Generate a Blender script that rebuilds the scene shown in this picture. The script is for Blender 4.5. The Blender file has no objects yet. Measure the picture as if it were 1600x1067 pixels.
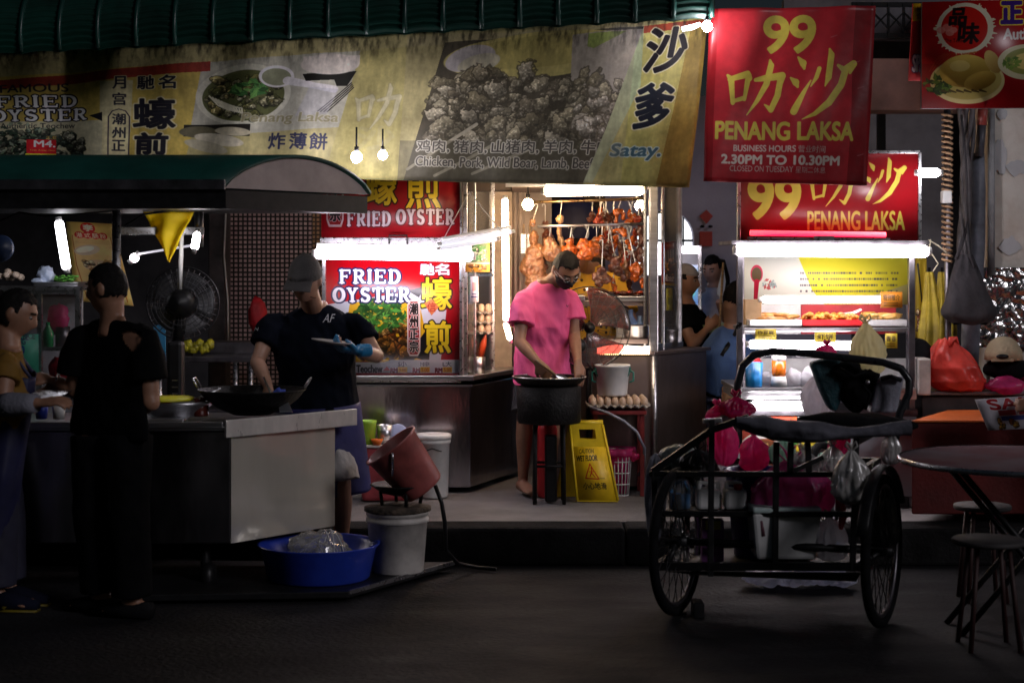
import bpy, bmesh, math, random
import numpy as np
from mathutils import Vector, Matrix, noise as mnoise

# ---------------------------------------------------------------- camera, world, sun, exposure
SC = bpy.context.scene
COL = SC.collection
F, CH, HZ = 2667.0, 1.6, 410.0            # focal length in picture px, camera height, horizon row
cam_d = bpy.data.cameras.new('camera')
cam = bpy.data.objects.new('camera', cam_d); COL.objects.link(cam)
cam.location = (0, 0, CH); cam.rotation_euler = (math.pi/2, 0, 0)
cam_d.sensor_width = 36; cam_d.lens = F*36/1600
cam_d.shift_y = -(533.5-HZ)/1600
cam_d.clip_start = .1; cam_d.clip_end = 500
cam_d.dof.use_dof = True; cam_d.dof.focus_distance = 9.9; cam_d.dof.aperture_fstop = 2.6
SC.camera = cam
SUN_EL, SUN_AZ = 25, 46                   # the street's overhead glow from high front right
world = bpy.data.worlds.new("World"); SC.world = world; world.use_nodes = True
nt = world.node_tree
sky = nt.nodes.new('ShaderNodeTexSky'); sky.sky_type = 'NISHITA'; sky.sun_disc = False
sky.sun_elevation = math.radians(SUN_EL); sky.sun_rotation = math.radians(180-SUN_AZ)
nt.links.new(sky.outputs[0], nt.nodes['Background'].inputs[0])
nt.nodes['Background'].inputs[1].default_value = 0.0024
sun_d = bpy.data.lights.new('sun', 'SUN'); sun_d.energy = 0.45; sun_d.angle = math.radians(14)
sun_d.color = (.97, .93, 1)
sun = bpy.data.objects.new('sun', sun_d); COL.objects.link(sun)
_e, _a = math.radians(SUN_EL), math.radians(SUN_AZ)
_dir = Vector((-math.sin(_a)*math.cos(_e), math.cos(_a)*math.cos(_e), -math.sin(_e)))
sun.rotation_euler = _dir.to_track_quat('-Z', 'Y').to_euler()
SC.view_settings.view_transform = 'Standard'; SC.view_settings.look = 'None'
SC.view_settings.exposure = 0.32; SC.view_settings.gamma = 1
cy = SC.cycles
cy.use_denoising = True; cy.max_bounces = 7; cy.diffuse_bounces = 3; cy.glossy_bounces = 4
cy.transmission_bounces = 5; cy.transparent_max_bounces = 16; cy.sample_clamp_indirect = 4
cy.caustics_reflective = False; cy.caustics_refractive = False; cy.blur_glossy = .5

# ---------------------------------------------------------------- helpers
PI = math.pi
V = Vector
def W(px, py, Z):                          # the point at depth Z seen at (px, py)
    return V(((px-800)*Z/F, Z, CH-(py-HZ)*Z/F))
def X(px, Z): return (px-800)*Z/F
def Hh(py, Z): return CH-(py-HZ)*Z/F
def M(px, Z): return px*Z/F                # px to metres at depth Z
PV = .2                                    # pavement height
WL = {}
def finish(o, parent, loc):
    COL.objects.link(o)
    if parent is not None:
        o.parent = parent; WL[o.name] = loc; o.location = loc-WL[parent.name]
    else:
        WL[o.name] = loc; o.location = loc
    return o
def tag(o, label=None, cat=None, group=None, kind=None):
    if label: o['label'] = label
    if cat: o['category'] = cat
    if group: o['group'] = group
    if kind: o['kind'] = kind
    return o
def thing(name, label, cat, loc, group=None):
    o = bpy.data.objects.new(name, None); o.empty_display_size = .1
    finish(o, None, V(loc)); return tag(o, label, cat, group)
def copy_tree(o, d=(0,0,0), label=None, rz=0, parent=None, sc=None):
    c = o.copy(); COL.objects.link(c)
    if parent is not None: c.parent = parent
    else:
        c.location = o.location+V(d); c.rotation_euler.z += rz
        if label: c['label'] = label
        if sc: c.scale = (sc, sc, sc)
    WL[c.name] = WL[o.name]+V(d)
    for ch in list(o.children): copy_tree(ch, d, parent=c)
    return c

class MB:
    def __init__(s, mat=None): s.v = []; s.f = []; s.m = []; s.s = []; s.mats = []; s.mat = mat
    def add(s, vs, fs, mat=None, smooth=False):
        mat = mat or s.mat
        if mat not in s.mats: s.mats.append(mat)
        k = s.mats.index(mat); b = len(s.v)
        s.v += [V(p) for p in vs]
        for f in fs: s.f.append([i+b for i in f]); s.m.append(k); s.s.append(smooth)
        return s
    def bm(s, bm, mat=None, smooth=False):
        bm.verts.index_update()
        s.add([v.co.copy() for v in bm.verts], [[v.index for v in f.verts] for f in bm.faces], mat, smooth); bm.free(); return s
    def box(s, c, size, mat=None, R=None, bev=0.0, taper=None):
        x, y, z = [d/2 for d in size]
        bm = bmesh.new(); bmesh.ops.create_cube(bm, size=1)
        for v in bm.verts:
            v.co = V((v.co.x*size[0], v.co.y*size[1], v.co.z*size[2]))
            if taper and v.co.z < 0: v.co.x *= taper; v.co.y *= taper
        if bev: bmesh.ops.bevel(bm, geom=bm.edges[:], offset=min(bev, x*.9, y*.9, z*.9), segments=2, affect='EDGES', profile=.5)
        for v in bm.verts: v.co = (R @ v.co if R else v.co)+V(c)
        return s.bm(bm, mat)
    def pbox(s, x0, y0, x1, y1, Z, d, mat=None, bev=0.0):    # a box whose front face covers these picture px at depth Z
        a, b = W(x0, y1, Z), W(x1, y0, Z)
        return s.box(((a.x+b.x)/2, Z+d/2, (a.z+b.z)/2), (abs(b.x-a.x), d, abs(b.z-a.z)), mat, None, bev)
    def beam(s, a, b, w, h, mat=None, up=(0,0,1), bev=0.0):
        a, b = V(a), V(b); y = (b-a); L = y.length; y.normalize(); u = V(up)
        x = y.cross(u)
        if x.length < 1e-4: x = y.cross(V((1,0,0)))
        x.normalize(); z = x.cross(y)
        R = Matrix((x, y, z)).transposed()
        return s.box((a+b)/2, (w, L, h), mat, R, bev)
    def tube(s, pts, r, mat=None, seg=8, closed=False, sy=1.0, caps=True):
        pts = [V(p) for p in pts]; n = len(pts)
        rs = r if isinstance(r, (list, tuple)) else [r]*n
        vs, fs = [], []; pn = None
        for i, p in enumerate(pts):
            t = (pts[(i+1) % n]-pts[i-1]) if closed else (pts[min(i+1, n-1)]-pts[max(i-1, 0)])
            t.normalize()
            if pn is None:
                ref = V((0,0,1)) if abs(t.z) < .9 else V((0,1,0))
                nn = t.cross(ref).normalized()
            else:
                nn = (pn-t*pn.dot(t)); nn = nn.normalized() if nn.length > 1e-6 else t.orthogonal().normalized()
            bb = t.cross(nn); pn = nn
            for k in range(seg):
                a = 2*PI*k/seg
                vs.append(p+nn*(rs[i]*math.cos(a))+bb*(rs[i]*sy*math.sin(a)))
        for i in range(n if closed else n-1):
            j = (i+1) % n
            for k in range(seg): fs.append([i*seg+k, i*seg+(k+1) % seg, j*seg+(k+1) % seg, j*seg+k])
        if not closed and caps:
            fs.append(list(range(seg))[::-1]); fs.append([(n-1)*seg+k for k in range(seg)])
        return s.add(vs, fs, mat, True)
    def lathe(s, prof, c, mat=None, seg=28, R=None, smooth=True, wob=0, seed=0, caps=True):
        c = V(c); vs, fs = [], []
        for j, (r, z) in enumerate(prof):
            for k in range(seg):
                a = 2*PI*k/seg; q = 1+(wob*mnoise.noise(V((math.cos(a)*2+seed, math.sin(a)*2, z*9))) if wob else 0)
                p = V((r*q*math.cos(a), r*q*math.sin(a), z)); vs.append((R @ p if R else p)+c)
        for j in range(len(prof)-1):
            for k in range(seg): fs.append([j*seg+k, j*seg+(k+1) % seg, (j+1)*seg+(k+1) % seg, (j+1)*seg+k])
        if not caps: return s.add(vs, fs, mat, smooth)
        if prof[0][0] > 1e-5: fs.append(list(range(seg))[::-1])
        if prof[-1][0] > 1e-5: fs.append([(len(prof)-1)*seg+k for k in range(seg)])
        return s.add(vs, fs, mat, smooth)
    def blob(s, c, r, mat=None, amp=0.0, sc=1.0, seed=0, sub=3, R=None, smooth=True):
        bm = bmesh.new(); bmesh.ops.create_icosphere(bm, subdivisions=sub, radius=1)
        r = (r, r, r) if isinstance(r, (int, float)) else r
        for v in bm.verts:
            n = v.co.normalized(); k = 1+amp*mnoise.fractal(n*sc+V((seed*7.3, seed*1.7, seed*3.1)), 1.0, 2.0, 3)
            p = V((n.x*r[0]*k, n.y*r[1]*k, n.z*r[2]*k)); v.co = (R @ p if R else p)+V(c)
        return s.bm(bm, mat, smooth)
    def loft(s, secs, mat=None, seg=20, smooth=True, pw=2.0):    # sections: centre, half-width vector, half-depth vector
        vs, fs = [], []
        for c, a, b in secs:
            c, a, b = V(c), V(a), V(b)
            for k in range(seg):
                t = 2*PI*k/seg; x, y = math.cos(t), math.sin(t)
                x = math.copysign(abs(x)**(2/pw), x); y = math.copysign(abs(y)**(2/pw), y)
                vs.append(c+a*x+b*y)
        n = len(secs)
        for j in range(n-1):
            for k in range(seg): fs.append([j*seg+k, j*seg+(k+1) % seg, (j+1)*seg+(k+1) % seg, (j+1)*seg+k])
        fs.append(list(range(seg))[::-1]); fs.append([(n-1)*seg+k for k in range(seg)])
        return s.add(vs, fs, mat, smooth)
    def grid(s, fn, nu, nv, mat=None, smooth=True):
        vs = [fn(i/nu, j/nv) for j in range(nv+1) for i in range(nu+1)]
        fs = [[j*(nu+1)+i, j*(nu+1)+i+1, (j+1)*(nu+1)+i+1, (j+1)*(nu+1)+i] for j in range(nv) for i in range(nu)]
        return s.add(vs, fs, mat, smooth)
    def slab(s, fn, nu, nv, th, mat=None, smooth=True):      # a closed sheet of thickness th (th: vector)
        th = V(th); n = (nu+1)*(nv+1)
        top = [V(fn(i/nu, j/nv)) for j in range(nv+1) for i in range(nu+1)]
        vs = top+[p+th for p in top]; fs = []
        for j in range(nv):
            for i in range(nu):
                q = [j*(nu+1)+i, j*(nu+1)+i+1, (j+1)*(nu+1)+i+1, (j+1)*(nu+1)+i]
                fs.append(q); fs.append([k+n for k in q[::-1]])
        ring = [i for i in range(nu+1)]+[j*(nu+1)+nu for j in range(1, nv+1)]+[nv*(nu+1)+i for i in range(nu-1, -1, -1)]+[j*(nu+1) for j in range(nv-1, 0, -1)]
        for k in range(len(ring)):
            a, b = ring[k], ring[(k+1) % len(ring)]; fs.append([b, a, a+n, b+n])
        return s.add(vs, fs, mat, smooth)
    def prism(s, poly, d, mat=None, bev=0.0):                # poly: 3-D points of one planar face, d: extrusion vector
        bm = bmesh.new(); d = V(d); n = len(poly)
        a = [bm.verts.new(V(p)) for p in poly]; b = [bm.verts.new(V(p)+d) for p in poly]
        bm.faces.new(a); bm.faces.new(b[::-1])
        for i in range(n): bm.faces.new([a[i], b[i], b[(i+1) % n], a[(i+1) % n]][::-1])
        bmesh.ops.recalc_face_normals(bm, faces=bm.faces[:])
        if bev: bmesh.ops.bevel(bm, geom=bm.edges[:], offset=bev, segments=2, affect='EDGES', profile=.5)
        bmesh.ops.triangulate(bm, faces=[f for f in bm.faces if len(f.verts) > 4])
        return s.bm(bm, mat)
    def build(s, name, parent=None, loc=None, label=None):
        me = bpy.data.meshes.new(name)
        if loc is None:
            if s.v:
                xs = [p.x for p in s.v]; ys = [p.y for p in s.v]; zs = [p.z for p in s.v]
                loc = V(((min(xs)+max(xs))/2, (min(ys)+max(ys))/2, min(zs)))
            else: loc = V((0,0,0))
        loc = V(loc)
        me.from_pydata([p-loc for p in s.v], [], s.f)
        for m in s.mats: me.materials.append(m)
        me.polygons.foreach_set('material_index', s.m); me.polygons.foreach_set('use_smooth', s.s)
        me.update()
        o = bpy.data.objects.new(name, me)
        finish(o, parent, loc)
        if label: o['label'] = label
        return o

def organic(name, mb, parent, vox=.01, smooth=4, mat=None, wr=None, fac=.5):
    """one continuous surface grown over overlapping closed shapes"""
    tmp = MB(mb.mats[0]); tmp.v = mb.v; tmp.f = mb.f; tmp.m = [0]*len(mb.f); tmp.s = mb.s; tmp.mats = mb.mats[:1]
    o = tmp.build('tmp', None)
    r = o.modifiers.new('r', 'REMESH'); r.mode = 'VOXEL'; r.voxel_size = vox; r.use_smooth_shade = True
    if smooth:
        sm = o.modifiers.new('s', 'SMOOTH'); sm.iterations = smooth; sm.factor = fac
    dg = bpy.context.evaluated_depsgraph_get(); dg.update()
    me = bpy.data.meshes.new_from_object(o.evaluated_get(dg))
    loc = WL[o.name].copy(); old = o.data
    bpy.data.objects.remove(o); bpy.data.meshes.remove(old)
    me.name = name
    if wr:                                                    # cloth creases: real displacement along the normal
        n = len(me.vertices); co = [v.co.copy() for v in me.vertices]; no = [v.normal.copy() for v in me.vertices]
        for i in range(n):
            me.vertices[i].co = co[i]+no[i]*wr(co[i]+loc, no[i])
    for p in me.polygons: p.use_smooth = True
    if mat: me.materials.clear(); me.materials.append(mat)
    ob = bpy.data.objects.new(name, me)
    return finish(ob, parent, loc)

# ---------------------------------------------------------------- procedural materials
_mc = {}
def mat(name, col, rough=.5, metal=0.0, var=.15, sc=8.0, bump=0.0, bsc=60.0, spec=.5, sss=0.0, stretch=(1,1,1), col2=None, mix=.5, coat=0.0, rvar=.15, sheen=0.0):
    if name in _mc: return _mc[name]
    m = bpy.data.materials.new(name); m.use_nodes = True; t = m.node_tree; b = t.nodes['Principled BSDF']
    N = lambda ty: t.nodes.new(ty)
    tc = N('ShaderNodeTexCoord'); mp = N('ShaderNodeMapping'); mp.inputs['Scale'].default_value = stretch
    t.links.new(tc.outputs['Object'], mp.inputs[0])
    n1 = N('ShaderNodeTexNoise'); n1.inputs['Scale'].default_value = sc; n1.inputs['Detail'].default_value = 6; n1.inputs['Roughness'].default_value = .62
    t.links.new(mp.outputs[0], n1.inputs['Vector'])
    rp = N('ShaderNodeValToRGB'); c = list(col); c2 = list(col2) if col2 else [max(0, x*(1-var*2)) for x in c]
    c1 = c if col2 else [min(1, x*(1+var)) for x in c]
    rp.color_ramp.elements[0].position = mix-.18; rp.color_ramp.elements[1].position = mix+.18
    rp.color_ramp.elements[0].color = c2+[1]; rp.color_ramp.elements[1].color = c1+[1]
    t.links.new(n1.outputs['Fac'], rp.inputs[0]); t.links.new(rp.outputs[0], b.inputs['Base Color'])
    mr = N('ShaderNodeMapRange'); mr.inputs['To Min'].default_value = max(0.02, rough-rvar); mr.inputs['To Max'].default_value = min(1, rough+rvar)
    n2 = N('ShaderNodeTexNoise'); n2.inputs['Scale'].default_value = sc*2.3; n2.inputs['Detail'].default_value = 4
    t.links.new(mp.outputs[0], n2.inputs['Vector']); t.links.new(n2.outputs['Fac'], mr.inputs[0]); t.links.new(mr.outputs[0], b.inputs['Roughness'])
    b.inputs['Metallic'].default_value = metal; b.inputs['Specular IOR Level'].default_value = spec
    if sss: b.inputs['Subsurface Weight'].default_value = sss; b.inputs['Subsurface Radius'].default_value = (.01, .004, .002)
    if coat: b.inputs['Coat Weight'].default_value = coat; b.inputs['Coat Roughness'].default_value = .08
    if sheen: b.inputs['Sheen Weight'].default_value = sheen
    if bump:
        n3 = N('ShaderNodeTexNoise'); n3.inputs['Scale'].default_value = bsc; n3.inputs['Detail'].default_value = 5
        t.links.new(mp.outputs[0], n3.inputs['Vector'])
        bp = N('ShaderNodeBump'); bp.inputs['Strength'].default_value = bump; bp.inputs['Distance'].default_value = .02
        t.links.new(n3.outputs['Fac'], bp.inputs['Height']); t.links.new(bp.outputs[0], b.inputs['Normal'])
    _mc[name] = m; return m
def emit(name, col, st):
    if name in _mc: return _mc[name]
    m = bpy.data.materials.new(name); m.use_nodes = True; t = m.node_tree
    b = t.nodes['Principled BSDF']; b.inputs['Base Color'].default_value = (.8, .8, .8, 1)
    b.inputs['Emission Color'].default_value = (*col, 1); b.inputs['Emission Strength'].default_value = st
    _mc[name] = m; return m
def glass(name, col=(1,1,1), refl=.08, dirt=.06, rough=.05):
    if name in _mc: return _mc[name]
    m = bpy.data.materials.new(name); m.use_nodes = True; t = m.node_tree; t.nodes.remove(t.nodes['Principled BSDF'])
    N = lambda ty: t.nodes.new(ty)
    tr = N('ShaderNodeBsdfTransparent'); tr.inputs[0].default_value = (*col, 1)
    gl = N('ShaderNodeBsdfGlossy'); gl.inputs['Roughness'].default_value = rough
    df = N('ShaderNodeBsdfDiffuse'); df.inputs[0].default_value = (.6, .58, .55, 1)
    lw = N('ShaderNodeFresnel'); lw.inputs[0].default_value = 1.45
    mm = N('ShaderNodeMath'); mm.operation = 'MULTIPLY_ADD'; mm.inputs[1].default_value = 1.0; mm.inputs[2].default_value = refl*.3
    t.links.new(lw.outputs[0], mm.inputs[0])
    m1 = N('ShaderNodeMixShader'); t.links.new(mm.outputs[0], m1.inputs[0]); t.links.new(tr.outputs[0], m1.inputs[1]); t.links.new(gl.outputs[0], m1.inputs[2])
    tc = N('ShaderNodeTexCoord'); n1 = N('ShaderNodeTexNoise'); n1.inputs['Scale'].default_value = 9; n1.inputs['Detail'].default_value = 6
    t.links.new(tc.outputs['Object'], n1.inputs['Vector'])
    m3 = N('ShaderNodeMath'); m3.operation = 'MULTIPLY'; m3.inputs[1].default_value = dirt*2; t.links.new(n1.outputs['Fac'], m3.inputs[0])
    m2 = N('ShaderNodeMixShader'); t.links.new(m3.outputs[0], m2.inputs[0]); t.links.new(m1.outputs[0], m2.inputs[1]); t.links.new(df.outputs[0], m2.inputs[2])
    t.links.new(m2.outputs[0], t.nodes['Material Output'].inputs[0]); _mc[name] = m; return m

def film(name, col, rough=.3, tl=.55, var=.2, sc=10, bump=.5, bsc=16):
    """thin plastic that lets light through"""
    if name in _mc: return _mc[name]
    m = mat(name, col, rough, var=var, sc=sc, bump=bump, bsc=bsc); t = m.node_tree; b = t.nodes['Principled BSDF']
    tr = t.nodes.new('ShaderNodeBsdfTranslucent'); tr.inputs[0].default_value = (*[min(1, c*1.25) for c in col], 1); mx = t.nodes.new('ShaderNodeMixShader'); mx.inputs[0].default_value = tl
    t.links.new(b.outputs[0], mx.inputs[1]); t.links.new(tr.outputs[0], mx.inputs[2]); t.links.new(mx.outputs[0], t.nodes['Material Output'].inputs[0]); return m

# ---------------------------------------------------------------- print: lettering and pictures painted into a sheet
_tc = {}
def glyph_tris(txt):
    if txt in _tc: return _tc[txt]
    cu = bpy.data.curves.new('t', 'FONT'); cu.body = txt; cu.resolution_u = 6
    o = bpy.data.objects.new('t', cu); COL.objects.link(o)
    dg = bpy.context.evaluated_depsgraph_get(); dg.update()
    me = bpy.data.meshes.new_from_object(o.evaluated_get(dg)); me.calc_loop_triangles()
    co = np.array([v.co[:2] for v in me.vertices]).reshape(-1, 2)
    tr = np.array([t.vertices[:] for t in me.loop_triangles]).reshape(-1, 3)
    bpy.data.objects.remove(o); bpy.data.curves.remove(cu); bpy.data.meshes.remove(me)
    if len(co):
        lo, hi = co.min(0), co.max(0); co = (co-lo)/np.maximum(hi-lo, 1e-6)
    _tc[txt] = (co, tr); return _tc[txt]
def fbm(h, w, cell, seed, octv=4, sx=1.0):
    r = np.random.RandomState(seed); out = np.zeros((h, w)); amp, tot = 1.0, 0
    for o in range(octv):
        c = max(1.5, cell/2**o); gh, gw = int(h/c)+3, int(w/(c*sx))+3
        g = r.rand(gh, gw); y = np.linspace(0, gh-2.001, h); x = np.linspace(0, gw-2.001, w)
        yi, xi = y.astype(int), x.astype(int); fy, fx = (y-yi)[:, None], (x-xi)[None]
        fy = fy*fy*(3-2*fy); fx = fx*fx*(3-2*fx)
        out += amp*((g[yi][:, xi]*(1-fx)+g[yi][:, xi+1]*fx)*(1-fy)+(g[yi+1][:, xi]*(1-fx)+g[yi+1][:, xi+1]*fx)*fy)
        tot += amp; amp *= .55
    return out/tot
def dil(m, r):
    if r < .5: return m
    n = int(math.ceil(r)); p = np.pad(m, n); out = m.copy(); h, w = m.shape
    for dy in range(-n, n+1):
        for dx in range(-n, n+1):
            d = math.hypot(dx, dy)
            if d <= r+.5: out = np.maximum(out, p[n+dy:n+dy+h, n+dx:n+dx+w]*min(1, r+.5-d))
    return out
def hexc(c):
    if isinstance(c, str): return np.array([int(c[i:i+2], 16)/255 for i in (0, 2, 4)])
    return np.array(c)
class Paint:
    def __init__(s, x0, y0, x1, y1, k, base):
        s.x0, s.y0, s.k = x0, y0, k; s.w, s.h = int((x1-x0)*k), int((y1-y0)*k)
        s.img = np.ones((s.h, s.w, 3))*hexc(base)
    def bb(s, x0, y0, x1, y1):
        a = max(0, int((x0-s.x0)*s.k)); b = min(s.w, int((x1-s.x0)*s.k)+2); c = max(0, int((y0-s.y0)*s.k)); d = min(s.h, int((y1-s.y0)*s.k)+2)
        if b <= a or d <= c: return None, None, None
        xs = (np.arange(a, b)+.5)/s.k+s.x0; ys = (np.arange(c, d)+.5)/s.k+s.y0
        return (slice(c, d), slice(a, b)), xs[None], ys[:, None]
    def put(s, sl, m, col, a=1.0):
        m = (m*a)[..., None]; s.img[sl] = s.img[sl]*(1-m)+hexc(col)*m
    def poly(s, pts, col, a=1.0):
        px = [p[0] for p in pts]; py = [p[1] for p in pts]
        sl, x, y = s.bb(min(px), min(py), max(px), max(py))
        if sl is None: return
        ins = np.zeros((y.shape[0], x.shape[1]), bool)
        for i in range(len(pts)):
            xa, ya = pts[i-1]; xb, yb = pts[i]
            if ya == yb: continue
            ins ^= ((ya > y) != (yb > y)) & (x < (xb-xa)*(y-ya)/(yb-ya)+xa)
        s.put(sl, ins.astype(float), col, a)
    def rect(s, x0, y0, x1, y1, col, a=1.0): s.poly([(x0,y0),(x1,y0),(x1,y1),(x0,y1)], col, a)
    def ell(s, cx, cy, rx, ry, col, a=1.0, rot=0.0, shade=None):
        R = max(rx, ry)+1; sl, x, y = s.bb(cx-R, cy-R, cx+R, cy+R)
        if sl is None: return
        c, n = math.cos(rot), math.sin(rot); u = ((x-cx)*c+(y-cy)*n)/rx; v = (-(x-cx)*n+(y-cy)*c)/ry
        d = np.sqrt(u*u+v*v); m = np.clip((1-d)*min(rx, ry)*s.k*.8+.5, 0, 1)
        if shade is None: s.put(sl, m, col, a)
        else:
            q = np.clip(.55-.5*u*.4-.6*v, 0, 1)[..., None]; cc = hexc(shade)*(1-q)+hexc(col)*q
            mm = (m*a)[..., None]; s.img[sl] = s.img[sl]*(1-mm)+cc*mm
    def stroke(s, pts, col, a=1.0, out=None):           # pts: (x, y, half width)
        R = max(p[2] for p in pts)+2+(out[0] if out else 0)
        sl, x, y = s.bb(min(p[0] for p in pts)-R, min(p[1] for p in pts)-R, max(p[0] for p in pts)+R, max(p[1] for p in pts)+R)
        if sl is None: return
        D = None
        for (xa, ya, wa), (xb, yb, wb) in zip(pts[:-1], pts[1:]):
            dx, dy = xb-xa, yb-ya; L = dx*dx+dy*dy+1e-9
            t = np.clip(((x-xa)*dx+(y-ya)*dy)/L, 0, 1)
            d = np.hypot(x-xa-t*dx, y-ya-t*dy)-(wa+(wb-wa)*t); D = d if D is None else np.minimum(D, d)
        if out: s.put(sl, np.clip(.5-(D-out[0])*s.k, 0, 1), out[1], a)
        s.put(sl, np.clip(.5-D*s.k, 0, 1), col, a)
    def text(s, txt, x0, y0, x1, y1, col, bold=0.0, out=None, shear=0.0, a=1.0, slope=0.0):
        co, tr = glyph_tris(txt)
        if not len(co): return
        pad = bold+(out[0] if out else 0)+2
        sl, gx, gy = s.bb(x0-pad-abs(shear)*(y1-y0), y0-pad-abs(slope)*(x1-x0), x1+pad+abs(shear)*(y1-y0), y1+pad+abs(slope)*(x1-x0))
        if sl is None: return
        oy, ox = sl[0].start, sl[1].start; h, w = sl[0].stop-oy, sl[1].stop-ox
        ss = 2; m = np.zeros((h*ss, w*ss))
        P = np.empty_like(co); P[:, 1] = y1-co[:, 1]*(y1-y0); P[:, 0] = x0+co[:, 0]*(x1-x0)+shear*(co[:, 1]-.5)*(y1-y0); P[:, 1] += slope*(P[:, 0]-x0)
        P[:, 0] = ((P[:, 0]-s.x0)*s.k-ox)*ss; P[:, 1] = ((P[:, 1]-s.y0)*s.k-oy)*ss
        for t in tr:
            p = P[t]; a0, b0 = np.maximum(np.floor(p.min(0)).astype(int), 0); a1, b1 = np.ceil(p.max(0)).astype(int)+1
            a1 = min(a1, w*ss); b1 = min(b1, h*ss)
            if a1 <= a0 or b1 <= b0: continue
            xs = np.arange(a0, a1)[None]+.5; ys = np.arange(b0, b1)[:, None]+.5
            d = (p[1,1]-p[2,1])*(p[0,0]-p[2,0])+(p[2,0]-p[1,0])*(p[0,1]-p[2,1])
            if abs(d) < 1e-9: continue
            l0 = ((p[1,1]-p[2,1])*(xs-p[2,0])+(p[2,0]-p[1,0])*(ys-p[2,1]))/d
            l1 = ((p[2,1]-p[0,1])*(xs-p[2,0])+(p[0,0]-p[2,0])*(ys-p[2,1]))/d
            ins = (l0 >= -1e-6) & (l1 >= -1e-6) & (l0+l1 <= 1+1e-6)
            m[b0:b1, a0:a1] = np.maximum(m[b0:b1, a0:a1], ins)
        m = m.reshape(h, ss, w, ss).mean((1, 3))
        mb_ = dil(m, bold*s.k)
        if out: s.put(sl, dil(m, (bold+out[0])*s.k), out[1], a)
        s.put(sl, mb_, col, a)
    def nz(s):
        if not hasattr(s, 'n1'): s.n1 = fbm(s.h, s.w, 9*s.k, 71, 3); s.n2 = fbm(s.h, s.w, 3.2*s.k, 72, 3)
    def lump(s, cx, cy, q, sq, c, ro, dark):
        s.nz(); R = q*1.5; sl, x, y = s.bb(cx-R, cy-R, cx+R, cy+R)
        if sl is None: return
        cs, sn = math.cos(ro), math.sin(ro); u = ((x-cx)*cs+(y-cy)*sn)/q; v = (-(x-cx)*sn+(y-cy)*cs)/(q*sq)
        a, b = s.n1[sl], s.n2[sl]
        d = np.sqrt(u*u+v*v)+1.1*(a-.5)+.25*(b-.5)
        s.put(sl, np.clip((1.22-d)*q*s.k*.35, 0, 1), dark, .75)
        m = np.clip((1-d)*q*s.k*.5, 0, 1)
        g = np.clip(.62-.35*(x-cx)/q*.6-.5*(y-cy)/q+.9*(b-.5), .12, 1.25)[..., None]
        hi = np.clip((b-.62)*5-d*.6+.3, 0, 1)[..., None]*.5
        cc = np.clip(c*g+hi*.5, 0, 1); mm = m[..., None]; s.img[sl] = s.img[sl]*(1-mm)+cc*mm
    def lumps(s, x0, y0, x1, y1, n, r0, r1, cols, seed=0, dark='201810', inside=None, sq=.7):
        r = random.Random(seed)
        for i in range(n):
            cx, cy = r.uniform(x0, x1), r.uniform(y0, y1)
            if inside and not inside(cx, cy): continue
            q = r.uniform(r0, r1); c = hexc(r.choice(cols)); ro = r.uniform(0, PI)
            s.lump(cx, cy, q, sq, c, ro, dark)
    def leaves(s, cx, cy, R, n, cols, seed=0, L=12, sq=.6):
        r = random.Random(seed)
        for i in range(n):
            a = r.uniform(0, 2*PI); d = R*math.sqrt(r.random()); x, y = cx+math.cos(a)*d, cy+math.sin(a)*d*sq
            b = r.uniform(0, 2*PI); l = L*r.uniform(.6, 1.3); c = hexc(r.choice(cols))
            ux, uy = math.cos(b), math.sin(b); w = l*.26
            s.poly([(x-ux*l*.5, y-uy*l*.5), (x-uy*w, y+ux*w), (x+ux*l*.5, y+uy*l*.5), (x+uy*w, y-ux*w)], c, .95)
            s.stroke([(x-ux*l*.5, y-uy*l*.5, .3), (x+ux*l*.5, y+uy*l*.5, .3)], np.minimum(1, c*1.5), .5)
    def noisemul(s, cell, amt, seed=1, sx=1.0, octv=4):
        n = fbm(s.h, s.w, cell*s.k, seed, octv, sx); s.img *= (1-amt+2*amt*n)[..., None]
    def image(s, name):
        im = bpy.data.images.new(name, s.w, s.h); a = np.ones((s.h, s.w, 4), np.float32)
        a[..., :3] = np.clip(s.img, 0, 1)[::-1]; im.pixels.foreach_set(a.ravel()); im.update(); im.pack(); return im
def print_mat(name, paint, rough=.5, spec=.4, bump=.0, bsc=40, trans=0.0):
    m = bpy.data.materials.new(name); m.use_nodes = True; t = m.node_tree; b = t.nodes['Principled BSDF']
    it = t.nodes.new('ShaderNodeTexImage'); it.image = paint.image(name); it.extension = 'EXTEND'
    t.links.new(it.outputs[0], b.inputs['Base Color']); b.inputs['Roughness'].default_value = rough; b.inputs['Specular IOR Level'].default_value = spec
    if bump:
        tc = t.nodes.new('ShaderNodeTexCoord'); n3 = t.nodes.new('ShaderNodeTexNoise'); n3.inputs['Scale'].default_value = bsc; n3.inputs['Detail'].default_value = 5
        t.links.new(tc.outputs['Object'], n3.inputs['Vector'])
        bp = t.nodes.new('ShaderNodeBump'); bp.inputs['Strength'].default_value = bump; bp.inputs['Distance'].default_value = .03
        t.links.new(n3.outputs['Fac'], bp.inputs['Height']); t.links.new(bp.outputs[0], b.inputs['Normal'])
    return m
def quad(TL, TR, BR, BL, wave=None):       # bilinear patch of four world corners, with an optional ripple towards the street
    TL, TR, BR, BL = V(TL), V(TR), V(BR), V(BL)
    def fn(u, v):
        p = TL*(1-u)*(1-v)+TR*u*(1-v)+BR*u*v+BL*(1-u)*v
        if wave: p = p+V((0, -wave(u, v), 0))
        return p
    return fn
def pquad(c, Z, wave=None):
    Zs = Z if isinstance(Z, (list, tuple)) else [Z]*4
    return quad(*[W(p[0], p[1], z) for p, z in zip(c, Zs)], wave)
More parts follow.
